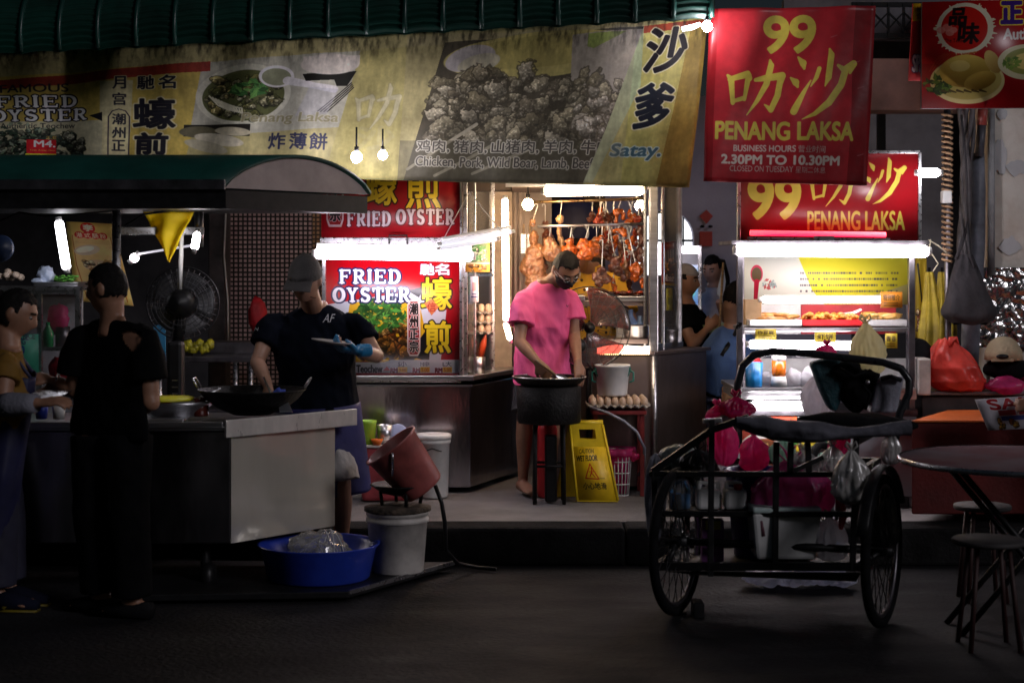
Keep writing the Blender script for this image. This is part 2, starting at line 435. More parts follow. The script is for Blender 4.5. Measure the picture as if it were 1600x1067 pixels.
def sheet(name, fn, nu, nv, m, parent=None, back=None, th=.004, label=None):
    """a printed sheet with UVs, front face as given; back: material of the board behind it"""
    vs = [V(fn(i/nu, j/nv)) for j in range(nv+1) for i in range(nu+1)]
    fs = [[j*(nu+1)+i, (j+1)*(nu+1)+i, (j+1)*(nu+1)+i+1, j*(nu+1)+i+1] for j in range(nv) for i in range(nu)]
    mb = MB(m); mb.add(vs, fs, m, True); nfront = len(fs)
    nrm = (vs[nu]-vs[0]).cross(vs[nv*(nu+1)]-vs[0]).normalized()
    if nrm.y < 0: nrm = -nrm
    n = len(vs); mb.v += [p+nrm*th for p in vs]
    bm_ = back or m
    if bm_ not in mb.mats: mb.mats.append(bm_)
    k = mb.mats.index(bm_)
    for f in fs: mb.f.append([i+n for i in f[::-1]]); mb.m.append(k); mb.s.append(True)
    ring = [i for i in range(nu+1)]+[j*(nu+1)+nu for j in range(1, nv+1)]+[nv*(nu+1)+i for i in range(nu-1, -1, -1)]+[j*(nu+1) for j in range(nv-1, 0, -1)]
    for q in range(len(ring)):
        a, b = ring[q], ring[(q+1) % len(ring)]; mb.f.append([a, b, b+n, a+n]); mb.m.append(k); mb.s.append(False)
    o = mb.build(name, parent, label=label); me = o.data
    uv = me.uv_layers.new(name='UVMap'); lv = [0]*len(me.loops); me.loops.foreach_get('vertex_index', lv)
    d = []
    for i in lv:
        i %= n; d += [(i % (nu+1))/nu, 1-(i//(nu+1))/nv]
    uv.data.foreach_set('uv', d); return o

# ================================================================ setting
m_asph = mat('asphalt', (.021,.02,.022), .7, sc=1.3, bump=.9, bsc=55, rvar=.25, spec=.14, col2=(.005,.005,.006), mix=.5, stretch=(.6,1.3,1))
m_pave = mat('pavement_concrete', (.17,.16,.16), .7, var=.3, sc=1.3, bump=.25, bsc=60)
m_kerb = mat('kerb_stone', (.018,.0175,.018), .85, var=.4, sc=3, bump=.4, spec=.08)
m_shiny = mat('shiny_steel_panel', (.5,.48,.52), .2, metal=1, var=.2, sc=2.4, stretch=(1.2,1.2,.5), rvar=.14, bump=.25, bsc=3)
m_steel = mat('brushed_steel', (.55,.55,.57), .34, metal=1, var=.12, sc=3, stretch=(1,1,14), rvar=.14, bump=.05, bsc=14)
m_steelh = mat('lit_worn_steel', (.95,.89,.76), .17, metal=.66, var=.05, sc=2.4, stretch=(1.6,1.6,.5), rvar=.06, bump=.14, bsc=2.4)  # paler than the cart body so the end panel looks lit
m_dsteel = mat('dark_steel', (.22,.21,.23), .38, metal=1, var=.3, sc=5, rvar=.15)
m_brsteel = mat('brown_steel', (.3,.235,.22), .4, metal=.85, var=.25, sc=2, stretch=(1,1,.5), rvar=.15, bump=.06, bsc=6)
m_alum = mat('aluminium_tube', (.62,.62,.65), .3, metal=1, var=.12, sc=20)
m_black = mat('black_paint', (.009,.009,.01), .45, spec=.3, var=.3, sc=14)
m_blackm = mat('matt_black', (.006,.006,.007), .85, spec=.1, var=.3, sc=14)
m_iron = mat('sooty_iron', (.009,.0085,.008), .55, metal=.2, spec=.25, var=.4, sc=16, bump=.3, bsc=60)
m_white = mat('white_plastic', (.7,.7,.69), .4, var=.1, sc=9)
m_dirtywhite = mat('dirty_white_plastic', (.62,.58,.54), .45, var=.22, sc=5)
m_red = mat('red_plastic', (.5,.02,.025), .4, var=.15)
m_pinkp = film('pink_plastic_film', (.7,.07,.28), .28)
m_blue = mat('blue_plastic', (.02,.05,.42), .35, var=.15, sc=6)
m_teal = mat('teal_paint', (.012,.2,.16), .4, var=.25, sc=7)
m_wall = mat('lavender_wall_plaster', (.34,.32,.42), .85, var=.1, sc=2, bump=.15)
m_dwall = mat('dark_wall_plaster', (.05,.046,.05), .9, var=.4, sc=1.5)
m_tube = emit('tube_light', (1, .88, 1), 20)
m_tubew = emit('warm_tube_light', (1, .76, .52), 38)
m_tubel = emit('counter_tube_light', (1, .9, .95), 22)
m_glass = glass('clear_glass')
m_wood = mat('bare_wood', (.3,.2,.11), .7, var=.25, sc=6, stretch=(1,1,8))

mb = MB(m_asph)
mb.grid(lambda u, v: V((-60+120*u, -20+100*v, 0)), 4, 4); tag(mb.build('road', loc=V((0,0,0))), kind='structure')
mb = MB(m_pave)
mb.box((0, 24.1, PV/2-.002), (120, 29.7, PV-.004)); tag(mb.build('pavement'), kind='structure')
mb = MB(m_kerb)
for i in range(-20, 21): mb.box((i*1.2, 9.125, PV/2+.001), (1.192, .25, PV+.002), bev=.018)
tag(mb.build('kerb'), kind='structure')

# shophouse behind the stalls
t = thing('shophouse', 'dark shophouse front with pale lavender wall and arched window behind the stalls', 'building', (0, 15, PV))
mb = MB(m_dwall); mb.box((-8.2, 15.2, 3), (17.2, .3, 6)); mb.box((6.6, 15.2, 3), (8, .3, 6)); mb.box((0, 13.0, 4.6), (30, 4.6, .3))
mb.build('wall', t)
# lavender wall with an arched opening
Zw = 13.8
mb = MB(m_wall)
ax, ay = X(1040, Zw), Hh(385, Zw); ar = M(44, Zw); az = Hh(372, Zw)
out = [W(900, 640, Zw), W(900, 150, Zw), W(1330, 150, Zw), W(1330, 640, Zw)]
arch = [V((ax-ar, Zw, Hh(430, Zw)))]+[V((ax-ar*math.cos(PI*k/16), Zw, az+ar*1.0*math.sin(PI*k/16))) for k in range(17)]+[V((ax+ar, Zw, Hh(430, Zw)))]
zb = Hh(430, Zw); mb.prism([V((ax-ar, Zw, Hh(680, Zw))), V((ax+ar, Zw, Hh(680, Zw))), arch[-1], arch[0]], (0,.2,0))
mb.prism([out[0], out[1], V((ax-ar, Zw, out[1].z)), V((ax-ar, Zw, out[0].z))], (0,.2,0))
mb.prism([V((ax+ar, Zw, out[0].z)), V((ax+ar, Zw, out[1].z)), out[2], out[3]], (0,.2,0))
for k in range(1, 17):
    a, b = arch[k], arch[k+1]; mb.prism([a, V((a.x, Zw, out[1].z)), V((b.x, Zw, out[1].z)), b], (0,.2,0))
mb.build('lavender_wall', t)
mb = MB(emit('lit_window', (.95, .97, 1), 1.3)); mb.box((ax, Zw+.14, (az+zb)/2+.1), (ar*2, .02, ar*2.2)); w_ = mb.build('arched_window', t)
mb = MB(m_black)
for k in range(-2, 3): mb.tube([V((ax+k*ar*.33, Zw+.08, zb)), V((ax+k*ar*.33, Zw+.08, az+ar*.85))], .008)
mb.tube([V((ax-ar, Zw+.08, az-.02)), V((ax+ar, Zw+.08, az-.02))], .01)
mb.build('window_bar', w_)
mb = MB(mat('brown_beam_paint', (.26,.135,.11), .7, var=.2, sc=3)); mb.pbox(1230, 92, 1640, 172, 10.6, .3); mb.build('beam', t)
mb = MB(mat('grey_wall', (.17,.16,.18), .8, var=.25, sc=2)); mb.pbox(1166, 160, 1480, 520, 12.2, .2); mb.build('side_wall', t); mb = MB(_mc['grey_wall']); mb.pbox(1225, 0, 1640, 62, 11, .1); mb.build('lintel', t)
mb = MB(m_black)                                             # ventilation lattice over the beam
for k in range(10):
    x = 1340+k*24
    mb.beam(W(x, 6, 10.7), W(x, 58, 10.7), .012, .03, up=(0,1,0))
    mb.beam(W(x, 20, 10.69), W(x+12, 32, 10.69), .01, .02, up=(0,1,0)); mb.beam(W(x+12, 32, 10.69), W(x, 46, 10.69), .01, .02, up=(0,1,0)); mb.beam(W(x+24, 20, 10.69), W(x+12, 32, 10.69), .01, .02, up=(0,1,0)); mb.beam(W(x+12, 32, 10.69), W(x+24, 46, 10.69), .01, .02, up=(0,1,0))
for y in (8, 56): mb.beam(W(1330, y, 10.7), W(1590, y, 10.7), .02, .03)
mb.build('ventilation_lattice', t)
mb = MB(m_black); mb.pbox(1372, 175, 1384, 260, 11.4, .05); mb.build('drainpipe', t)

# peeling column on the right, mosaic column on the left
m_peel = mat('peeling_plaster', (.8,.75,.68), .85, var=.2, sc=2.6, bump=.5, bsc=9, col2=(.48,.38,.3), mix=.44)
t = thing('plaster_column', 'peeling plaster column with bare patches at the right edge', 'column', (X(1600, 10.3), 10.3, PV))
mb = MB(m_peel); mb.pbox(1546, -60, 1720, 775, 10.2, .5, bev=.02); mb.build('shaft', t)
mb = MB(mat('new_plaster', (.6,.6,.62), .8, var=.08, sc=5))
r = random.Random(4)
for cx, cy, rx, ry in ((1578, 385, 16, 14), (1562, 246, 12, 26), (1590, 262, 16, 12), (1566, 178, 8, 9)):
    pts = [W(cx+rx*math.cos(a)*(1+.3*mnoise.noise(V((math.cos(a)*1.5+cx, math.sin(a)*1.5, cy)))+.15*mnoise.noise(V((math.cos(a)*5+cx, math.sin(a)*5, 1)))), cy+ry*math.sin(a)*(1+.5*mnoise.noise(V((math.cos(a)*2, math.sin(a)*2+cx, 3)))), 10.192) for a in [2*PI*k/40 for k in range(40)]]
    mb.prism(pts, (0,.006,0))
mb.build('plaster_patch', t)
mb = MB(mat('silver_foil', (.75,.73,.72), .22, metal=1, var=.2, sc=6, bump=.35, bsc=30))
def foil(u, v):
    p = W(1518+110*u, 418+125*v, 10.16); n = .5*mnoise.noise(V((u*5, v*6, 1)))+.7*abs(mnoise.noise(V((u*6+v*4, v*9-u*3, 4))))+.18*abs(mnoise.noise(V((u*15+v*6, v*18, 7))))
    return p+V((0, -.028*n, 0))
mb.slab(foil, 70, 80, (0,.02,0)); mb.build('foil_wrap', t)
mb = MB(mat('pipe_grey', (.3,.3,.31), .5, var=.2)); mb.tube([W(1549, 165, 10.15), W(1549, 430, 10.15)], .022); mb.build('conduit_pipe', t)

def mosaic(name, grout, tile, tile2, size):
    m = bpy.data.materials.new(name); m.use_nodes = True; n = m.node_tree; b = n.nodes['Principled BSDF']
    tc = n.nodes.new('ShaderNodeTexCoord'); mp = n.nodes.new('ShaderNodeMapping'); mp.inputs['Rotation'].default_value = (PI/2, 0, 0)
    br = n.nodes.new('ShaderNodeTexBrick'); br.offset = 0; br.squash = 1
    br.inputs['Color1'].default_value = (*tile, 1); br.inputs['Color2'].default_value = (*tile2, 1); br.inputs['Mortar'].default_value = (*grout, 1)
    br.inputs['Scale'].default_value = 1; br.inputs['Brick Width'].default_value = size; br.inputs['Row Height'].default_value = size; br.inputs['Mortar Size'].default_value = size*.2
    n.links.new(tc.outputs['Object'], mp.inputs[0]); n.links.new(mp.outputs[0], br.inputs['Vector']); n.links.new(br.outputs[0], b.inputs['Base Color'])
    mr = n.nodes.new('ShaderNodeMapRange'); mr.inputs['To Min'].default_value = .25; mr.inputs['To Max'].default_value = .85
    n.links.new(br.outputs['Fac'], mr.inputs[0]); n.links.new(mr.outputs[0], b.inputs['Roughness'])
    bp = n.nodes.new('ShaderNodeBump'); bp.inputs['Strength'].default_value = .5; bp.inputs['Distance'].default_value = -.01
    n.links.new(br.outputs['Fac'], bp.inputs['Height']); n.links.new(bp.outputs[0], b.inputs['Normal']); return m
t = thing('mosaic_column', 'square column faced in small pinkish mosaic tiles behind the cook', 'column', (X(425, 11.9), 11.9, PV))
mb = MB(mosaic('mosaic_tile', (.012,.01,.011), (.5,.37,.38), (.36,.26,.28), .032)); mb.pbox(358, 290, 488, 780, 11.8, .55); mb.build('tiled_face', t)
mb = MB(mosaic('mosaic_tile_brown', (.05,.03,.02), (.36,.22,.13), (.3,.17,.1), .03)); mb.pbox(488.5, 290, 512, 780, 11.82, .5); mb.build('tiled_edge', t)
t = thing('dark_timber_post', 'plain dark post standing left of the mosaic column', 'post', (X(342, 11.6), 11.6, PV))
mb = MB(mat('dark_timber', (.07,.06,.06), .7, var=.3)); mb.pbox(325, 300, 353, 780, 11.5, .2, bev=.01); mb.build('post', t)
mb = MB(m_white); mb.tube([W(353, 330, 11.48), W(350, 400, 11.48), W(356, 470, 11.48), W(357, 560, 11.48)], .006); mb.build('cable', t)

# green ribbed awning across the top
t = thing('ribbed_awning', 'dark green ribbed awning running across the top over the banners', 'awning', W(520, 60, 9.3))
def awn(u, v):                              # v: 0 top back .. 1 lower front lip
    x = X(-140+1250*u, 9.1); drop = .0
    e = 96-62*u                              # lip row
    zl = Hh(e, 9.1); a = v*PI*.56
    sag = .012*abs(math.sin(u*21*PI))
    return V((x, 9.75-.72*math.sin(a)-.0, zl+.42*math.cos(a)-.42*math.cos(PI*.56)+sag))
mb = MB(mat('green_awning_sheet', (.003,.036,.025), .42, var=.3, sc=3, bump=.12, bsc=4, stretch=(1,1,1)))
def awn2(u, v):
    p = awn(u, v); p.z += .006*math.sin(v*44*PI); p.y -= .006*math.sin(v*44*PI); return p
mb.slab(awn2, 84, 132, (0,.012,.012)); mb.build('sheet', t)
for k in range(22):
    u = k/21
    mb = MB(mat('green_awning_rib', (.005,.042,.032), .4, var=.2)); mb.tube([awn(u, v/14)+V((0,-.012,.012)) for v in range(15)], .014, seg=6); mb.build('rib', t)

# ================================================================ signs and banners
def _arc(cx, cy, rx, ry, a0, a1, w0, w1, n=10):
    p = [(cx+rx*math.cos(math.radians(a0+(a1-a0)*i/n)), cy+ry*math.sin(math.radians(a0+(a1-a0)*i/n))) for i in range(n+1)]
    wv_ = lambda i: w0+(w1-w0)*abs(math.cos(math.radians(a0+(a1-a0)*(i+.5)/n)))
    return [(p[i], p[i+1], wv_(i)) for i in range(n)]
_st = [((.26,.1),(.26,.9),1.15), ((.12,.1),(.4,.1),.6), ((.12,.9),(.42,.9),.6)]
COOP = {'F': _st+[((.26,.1),(.82,.1),.7), ((.84,.12),(.83,.3),.5), ((.3,.48),(.6,.48),.7), ((.62,.42),(.62,.56),.5)],
 'R': _st+[((.26,.1),(.5,.1),.7)]+_arc(.5,.3,.26,.2,-90,90,.7,1.15)+[((.3,.5),(.5,.5),.65), ((.52,.52),(.78,.86),1.1), ((.76,.9),(.93,.88),.6)],
 'I': [((.5,.1),(.5,.9),1.2), ((.3,.1),(.7,.1),.6), ((.3,.9),(.7,.9),.6)],
 'E': _st+[((.26,.1),(.8,.1),.7), ((.82,.12),(.81,.28),.5), ((.3,.5),(.6,.5),.7), ((.62,.43),(.62,.57),.45), ((.26,.9),(.82,.9),.7), ((.85,.74),(.83,.9),.5)],
 'D': _st+[((.26,.1),(.45,.1),.7)]+_arc(.45,.5,.36,.4,-90,90,.7,1.25,14)+[((.45,.9),(.26,.9),.7)],
 'O': _arc(.5,.5,.34,.39,0,360,.7,1.3,24),
 'Y': [((.24,.12),(.5,.52),1.1), ((.76,.12),(.5,.52),.9), ((.5,.5),(.5,.9),1.15), ((.1,.1),(.38,.1),.6), ((.64,.1),(.9,.1),.6), ((.34,.9),(.66,.9),.6)],
 'S': _arc(.5,.3,.24,.19,-30,-180,.8,1.1)+_arc(.5,.3,.24,.2,180,100,.9,1.1,6)+[((.44,.47),(.58,.53),1.15)]+_arc(.5,.7,.26,.2,-70,90,.8,1.2)+_arc(.5,.7,.27,.2,90,160,.8,.9,6)+[((.76,.1),(.74,.26),.45), ((.24,.74),(.23,.9),.45)],
 'T': [((.5,.1),(.5,.9),1.2), ((.14,.1),(.86,.1),.7), ((.13,.12),(.14,.3),.5), ((.87,.12),(.86,.3),.5), ((.32,.9),(.68,.9),.6)]}
WID = {'I': .55, 'O': 1.08, 'D': 1.05, ' ': .45}
def cooper(P, txt, x0, y0, x1, y1, col, out=None, slope=0.0, fat=.105):
    tot = sum(WID.get(c, 1.0) for c in txt); x = x0; h = y1-y0
    for ps in (0, 1):
        x = x0
        for c in txt:
            w = WID.get(c, 1.0)*(x1-x0)/tot
            for a, b, k in COOP.get(c, []):
                q = []
                for p in (a, b):
                    X_ = x+p[0]*w; q.append((X_, y0+p[1]*h+slope*(X_-x0), fat*k*h*.8))
                if ps == 0 and out: P.stroke([(q[0][0], q[0][1], q[0][2]+out[0]), (q[1][0], q[1][1], q[1][2]+out[0])], out[1])
                if ps == 1: P.stroke(q, col)
            x += w
# brush-written characters, each stroke (x, y, half width) in a unit box
BR = {'叻': [[(.04,.3,.02),(.1,.36,.05),(.14,.72,.035)], [(.08,.36,.04),(.36,.28,.055),(.4,.34,.045)], [(.38,.3,.05),(.33,.66,.03)], [(.13,.7,.03),(.33,.64,.035)],
   [(.5,.36,.03),(.66,.33,.05),(.92,.3,.06),(.9,.4,.045)], [(.9,.34,.05),(.86,.6,.05),(.76,.82,.045),(.66,.74,.012)], [(.72,.06,.02),(.74,.14,.05),(.68,.42,.05),(.54,.68,.035),(.38,.9,.008)]],
 '沙': [[(.14,.12,.015),(.22,.2,.05),(.24,.27,.02)], [(.04,.4,.015),(.12,.46,.05),(.15,.52,.02)], [(.1,.86,.05),(.12,.82,.05),(.24,.6,.03),(.34,.44,.01)],
   [(.6,.02,.015),(.63,.1,.045),(.6,.4,.045),(.55,.52,.01)], [(.46,.28,.03),(.42,.4,.03),(.34,.52,.01)], [(.74,.24,.02),(.84,.3,.045),(.98,.22,.05),(.93,.34,.02)], [(.86,.3,.05),(.8,.5,.05),(.62,.74,.05),(.4,.9,.03),(.22,.97,.006)]]}
def brush(P, c, x0, y0, x1, y1, col, fat=1.0, out=None):
    for st in BR[c]: 
        q = [(x0+x*(x1-x0), y0+y*(y1-y0), w*fat*(y1-y0)) for x, y, w in st]
        if out: P.stroke(q, out[1], out=(out[0], out[1]))
    for st in BR[c]: P.stroke([(x0+x*(x1-x0), y0+y*(y1-y0), w*fat*(y1-y0)) for x, y, w in st], col)

# ---- the long weathered banner
P = Paint(-70, 20, 1112, 296, 1.5, '8f8558')
P.poly([(-70,80),(330,60),(290,300),(-70,300)], 'a08a3c')
P.poly([(318,60),(566,50),(540,196),(330,215),(300,215)], '8f8c7e'); P.poly([(160,95),(212,95),(204,300),(160,300)], 'a39a72')
P.poly([(-70,180),(165,180),(165,300),(-70,300)], '9c9678')
P.poly([(566,50),(700,48),(660,300),(520,300)], '8e8450')
P.poly([(-70,90),(330,58),(330,78),(-70,112)], '7a1c16', .9)
P.text('FAMOUS', 2, 96, 106, 114, '1c1822', .7, slope=-.01)
cooper(P, 'FRIED', -8, 120, 122, 149, 'c4c2cc', (2.4, '15131c'), 0)
cooper(P, 'OYSTER', -18, 152, 138, 181, 'c4c2cc', (2.4, '15131c'), -.01)
P.poly([(142,169),(164,162),(164,182)], '14131a')
P.text('Authentic Teochew', -2, 184, 117, 196, '1a1820', .4)
P.lumps(-70, 205, 140, 262, 150, 5, 12, ['3c4434','6a6a58','8b8a72','2f3a30','55594a'], 2, '15180f'); P.leaves(30, 225, 70, 90, ['2c3a2c','4a5a44','24302a','707a66'], 3)
P.rect(40, 222, 86, 256, 'b0141c'); P.text('M4.', 52, 224, 84, 239, 'e8e4e4', .9); P.text('2.E', 70, 214, 86, 220, 'c09030', .5); P.text('Take Away Only', 45, 245, 84, 249, 'e0b040', .2); P.rect(38, 255, 86, 261, 'd8c020')
for c, y in (('月', 86), ('宫', 121)): P.text(c, 181, y, 201, y+26, '1b1a26', .9, (1.6, 'a39a72'))
P.stroke([(174,290,1),(174,172,1),(180,160,1),(190,156,1),(200,160,1),(206,172,1),(206,290,1)], '2a2030')
for c, y in (('潮', 166), ('州', 196), ('正', 224)): P.text(c, 180, y, 200, y+23, '1b1a26', .9)
for c, x in (('驰', 219), ('名', 253)): P.text({'驰':'馳'}.get(c, c), x, 86, x+26, 114, '1b1a26', 1.1, (1.6, 'b3a97e'))
P.text('蠔', 213, 134, 278, 198, '1b1a22', 2.2, (2.6, 'aca27c')); P.text('煎', 216, 208, 268, 268, '1b1a22', 2.2, (2.6, 'aca27c'))
# laksa bowl, spoon, chopsticks, rolls
P.ell(385, 130, 76, 62, 'a5a292', 1, -.1); P.ell(385, 132, 66, 52, '4b4e2c', 1, -.1)
P.lumps(325, 95, 440, 175, 60, 5, 12, ['6f6b3a','5a5a2c','8a8460','9a8a50'], 5, '20220f', lambda x, y: ((x-385)/60)**2+((y-132)/46)**2 < 1)
for k in range(9): P.stroke([(330+k*5, 130+k*3, 1.4), (345+k*5, 150+(k*37 % 9), 1.4), (362+k*3, 160+k, 1.4)], 'b9b49c')
P.leaves(395, 118, 30, 46, ['2f5a2c','3f6a34','56863e','23421f'], 7, 18)
P.ell(437, 95, 28, 22, 'b2aeb0', 1, .15); P.ell(437, 96, 23, 17, '6e7058', 1, .15); P.stroke([(455,104,8),(500,116,6),(528,122,7)], 'aaa6a8')
P.poly([(478,92),(562,88),(548,116),(532,116),(528,104),(484,106)], '14130f')
P.ell(520, 74, 46, 20, 'a59c94', 1, 0); P.rect(478, 58, 566, 74, 'a59c94')
for k in range(4): P.stroke([(505+k*5, 166, .9), (555+k*1.2, 110+k*3, .9)], '221f1c')
P.poly([(490,118),(535,122),(520,170),(470,175)], '8d8b96', .5)
P.rect(292, 190, 400, 215, '1d1a16'); P.ell(315, 205, 30, 12, '55503c'); P.ell(350, 222, 42, 12, 'a29a86', 1, .2); P.ell(330, 236, 38, 11, '8f8872', 1, .3); P.ell(372, 205, 30, 9, '9d947c', 1, .1)
P.text('Penang Laksa', 386, 168, 538, 191, '6f6844', .9, (1.2, 'a5a192'), .12, .75)
for c, x in (('炸', 430), ('薄', 464), ('餅', 496)): P.text(c, x, 208, x+27, 240, '242642', 1.0)
brush(P, '叻', 560, 110, 640, 210, '979070', .7, (1.5, '857d54')); P.text('沙', 570, 196, 630, 240, '8b835a', 2, None, 0, .6)
# satay picture
P.poly([(700,45),(1020,30),(1000,120),(968,200),(940,292),(650,296)], '1d1a14')
P.ell(850, 72, 150, 40, 'a89c48', 1, -.06); P.ell(850, 66, 132, 28, '988c3a', 1, -.06); P.ell(742, 75, 40, 22, '9a96a0', 1, -.3); P.ell(756, 84, 34, 16, 'a8a690', 1, -.3)
P.poly([(900,40),(1018,34),(990,140),(905,150)], '8f877e'); P.poly([(925,40),(985,38),(935,66),(925,62)], '6f8a2c')
P.lumps(690, 100, 985, 225, 190, 9, 22, ['8a8062','77705a','9a9072','6b6248','a59c84','585040'], 11, '15120c', lambda x, y: x > 706-.25*(y-100) and x < 985-.3*(y-120) and y > 96+abs(x-800)*.12)
for a, b in (((655,275),(760,192)), ((700,286),(800,222)), ((760,280),(850,236))): P.stroke([(*a, 2.5), (*b, 3)], 'a39c88')
P.lumps(905, 140, 980, 215, 18, 8, 20, ['8e8678','9e968a','a79e90'], 13, '2a241c')
P.rect(640, 222, 960, 296, '2a2a20', .55)
x = 668
for g in ('鸡肉,', '猪肉,', '山猪肉,', '羊肉,', '牛肉'):
    w = 23*len(g.replace(',', ''))+(6 if ',' in g else 0)
    P.text(g, x, 221, x+w, 244, '17161a', .8, (1.5, 'a9a79c')); x += w+8
P.text('Chicken, Pork, Wild Boar, Lamb, Beef', 668, 251, 953, 271, '17161a', .8, (1.3, 'a9a79c'))
P.poly([(1012,30),(1112,20),(1085,296),(940,296),(968,200)], 'a29a50'); P.poly([(968,200),(1012,30),(1016,130),(955,292),(940,292)], '87a08c', .6)
P.poly([(1088,24),(1112,20),(1112,296),(1058,296)], '8a7330'); P.poly([(1012,30),(1108,24),(1106,36),(1012,42)], '8e2014', .8)
P.text('沙', 1020, 36, 1082, 108, '17131a', 2.4, (2, 'b7b08c'), .1); P.text('爹', 1010, 128, 1068, 200, '191c26', 2.6, (2, 'b7b08c'), .1)
P.text('Satay.', 980, 226, 1060, 252, '3b5a66', 1.2, (1.8, 'a3b3ac'), .14)
_sl, _x, _y = P.bb(640, 30, 1000, 296); P.img[_sl] = P.img[_sl]*.66+hexc('8a7f66')*.34
P.noisemul(60, .25, 3); P.noisemul(26, .12, 9, .25); P.noisemul(5, .08, 4); _g = P.img.mean(2, keepdims=True); P.img = P.img*.84+_g*.16
P.img = np.clip(P.img*1.34, 0, 1)
n_ = fbm(P.h, P.w, 26, 6, 4, .3); g_ = np.clip(1-np.linspace(0, 4.5, P.h)[:, None], 0, 1); P.img *= (1-.75*np.clip(n_*2.6-1.1, 0, 1)*g_)[..., None]   # dark streaks fading down from the top hem
wv = lambda u, v: .022*math.sin(u*31+v*1.5)+.016*math.sin(u*67+2*v)+.01*math.sin(u*11-3*v)+.02*mnoise.noise(V((u*9, v*3, 0)))-.05*v*v+.012*math.sin(v*6+u*5)
o = sheet('long_banner', pquad([(-70,88),(1108,25),(1078,293),(-70,264)], [9.42]*4, wv), 150, 30, print_mat('long_banner_print', P, .55, .3, .12, 12))
tag(o, 'long weathered yellow food banner with satay, laksa bowl and fried oyster lettering', 'banner')

# ---- hanging red 99 banner
P = Paint(1098, 12, 1372, 290, 2, 'b02830')
P.poly([(1338,12),(1372,12),(1372,290),(1338,290)], '84121a'); P.poly([(1098,12),(1112,12),(1112,290),(1098,290)], '8e141c')
Yw = 'cfbd4e'
for x in (1190, 1234): P.text('9', x, 26, x+40, 82, Yw, 2.6)
brush(P, '叻', 1128, 88, 1232, 192, Yw, 1.0); brush(P, '沙', 1234, 76, 1342, 192, Yw, 1.0)
P.text('PENANG LAKSA', 1116, 193, 1343, 221, Yw, 1.6)
P.text('BUSINESS HOURS', 1147, 230, 1249, 240, 'd6c3b6', .7); P.text('营业时间', 1253, 230, 1298, 241, 'c8b6a8', .4)
P.text('2.30PM TO 10.30PM', 1127, 246, 1322, 260, 'e0d2c4', 1.2); P.text('CLOSED ON TUESDAY', 1142, 263, 1246, 272, 'c8b2a8', .5); P.text('星期二休息', 1250, 263, 1300, 273, 'c8b2a8', .3)
for sx, sy in ((1340,100),(1300,60),(1348,140),(1120,200),(1354,244)): P.stroke([(sx,sy,.8),(sx+10,sy-3,.5)], 'c89090', .5)
P.noisemul(50, .14, 5); P.noisemul(9, .08, 6)
wv = lambda u, v: .02*math.sin(u*9+v*2)+.012*math.sin(v*8+u*3)+.008*math.sin(u*25+v*7)
o = sheet('hanging_banner', pquad([(1108,15),(1368,10),(1356,290),(1098,284)], [9.2]*4, wv), 36, 36, print_mat('hanging_banner_print', P, .42, .45, .1, 10))
tag(o, 'hanging red cloth banner with 99, large yellow brush characters and business hours', 'banner')

# ---- red 99 sign board over the laksa stall
P = Paint(1155, 238, 1438, 378, 2, '8e0f18')
P.text('99', 1170, 276, 1250, 342, Yw, 3.2); brush(P, '叻', 1262, 262, 1340, 330, Yw, .95); brush(P, '沙', 1352, 244, 1418, 322, Yw, 1.0)
P.text('PENANG LAKSA', 1263, 331, 1417, 361, Yw, 1.1); P.noisemul(40, .1, 5)
t = thing('shop_sign_board', 'red sign board reading 99 PENANG LAKSA mounted on top of the laksa stall', 'sign', W(1296, 378, 9.9))
sheet('printed_face', pquad([(1156,240),(1434,240),(1434,376),(1156,376)], 9.85), 2, 2, print_mat('sign_board_print', P, .35, .5), t, m_dsteel, .05)
mb = MB(m_alum)
for a, b in (((1154,238),(1154,378)), ((1436,238),(1436,378)), ((1154,238),(1436,238))): mb.beam(W(*a, 9.87), W(*b, 9.87), .02, .05, up=(0,1,0), bev=.003)
mb.build('frame', t)
t = thing('red_strip_light', 'glowing red strip light along the foot of the red sign board', 'strip light', W(1278, 366, 9.8))
mb = MB(emit('red_led', (1, .006, .05), 2.2)); mb.tube([W(1172, 364, 9.8), W(1384, 367, 9.8)], .016); mb.build('glowing_tube', t)
mb = MB(m_alum); mb.beam(W(1168, 372, 9.82), W(1390, 374, 9.82), .03, .012); mb.pbox(1272, 369, 1304, 376, 9.76, .03); mb.build('holder', t)

# ---- chicken rice sign, top right, and the strip beside it
P = Paint(1438, 0, 1640, 172, 2, 'a51416')
P.rect(1438, 100, 1640, 172, '8c0d12'); r = random.Random(8)
for k in range(40):
    a = r.uniform(0, 6.28); P.stroke([(1506+40*math.cos(a), 44+36*math.sin(a), 3), (1506+r.uniform(44,52)*math.cos(a), 44+r.uniform(40,46)*math.sin(a), .8)], 'd8cfae')
P.ell(1506, 44, 45, 41, 'dcd4b8'); P.ell(1505, 44, 37, 35, 'bd1c12')
for k in range(12): P.stroke([(1450+k*5,112-k*2,1),(1462+k*6,92-k,1),(1474+k*4,84,1)], 'b0501c', .6)
for cx, cy, q in ((1468,46,7),(1478,42,8),(1488,46,6),(1482,50,7)): P.ell(cx, cy, q, q*.8, 'd98a7c', .8)
P.text('品', 1482, 12, 1508, 38, '20100e', 1.6, None, .1); P.text('味', 1496, 36, 1528, 68, '20100e', 1.6, None, .1); P.text('The Taste', 1474, 60, 1502, 66, '20100e', .2)
P.text('正', 1564, 4, 1596, 37, '3c1c74', 2.2, (2, 'd8c040')); P.text('Authentic', 1567, 46, 1650, 63, 'e4e0da', 1.2)
P.ell(1510, 128, 59, 37, 'd2c588'); P.ell(1510, 126, 54, 32, 'b8a85e'); P.leaves(1464, 134, 22, 34, ['33491c','54702a','24351a'], 3, 14)
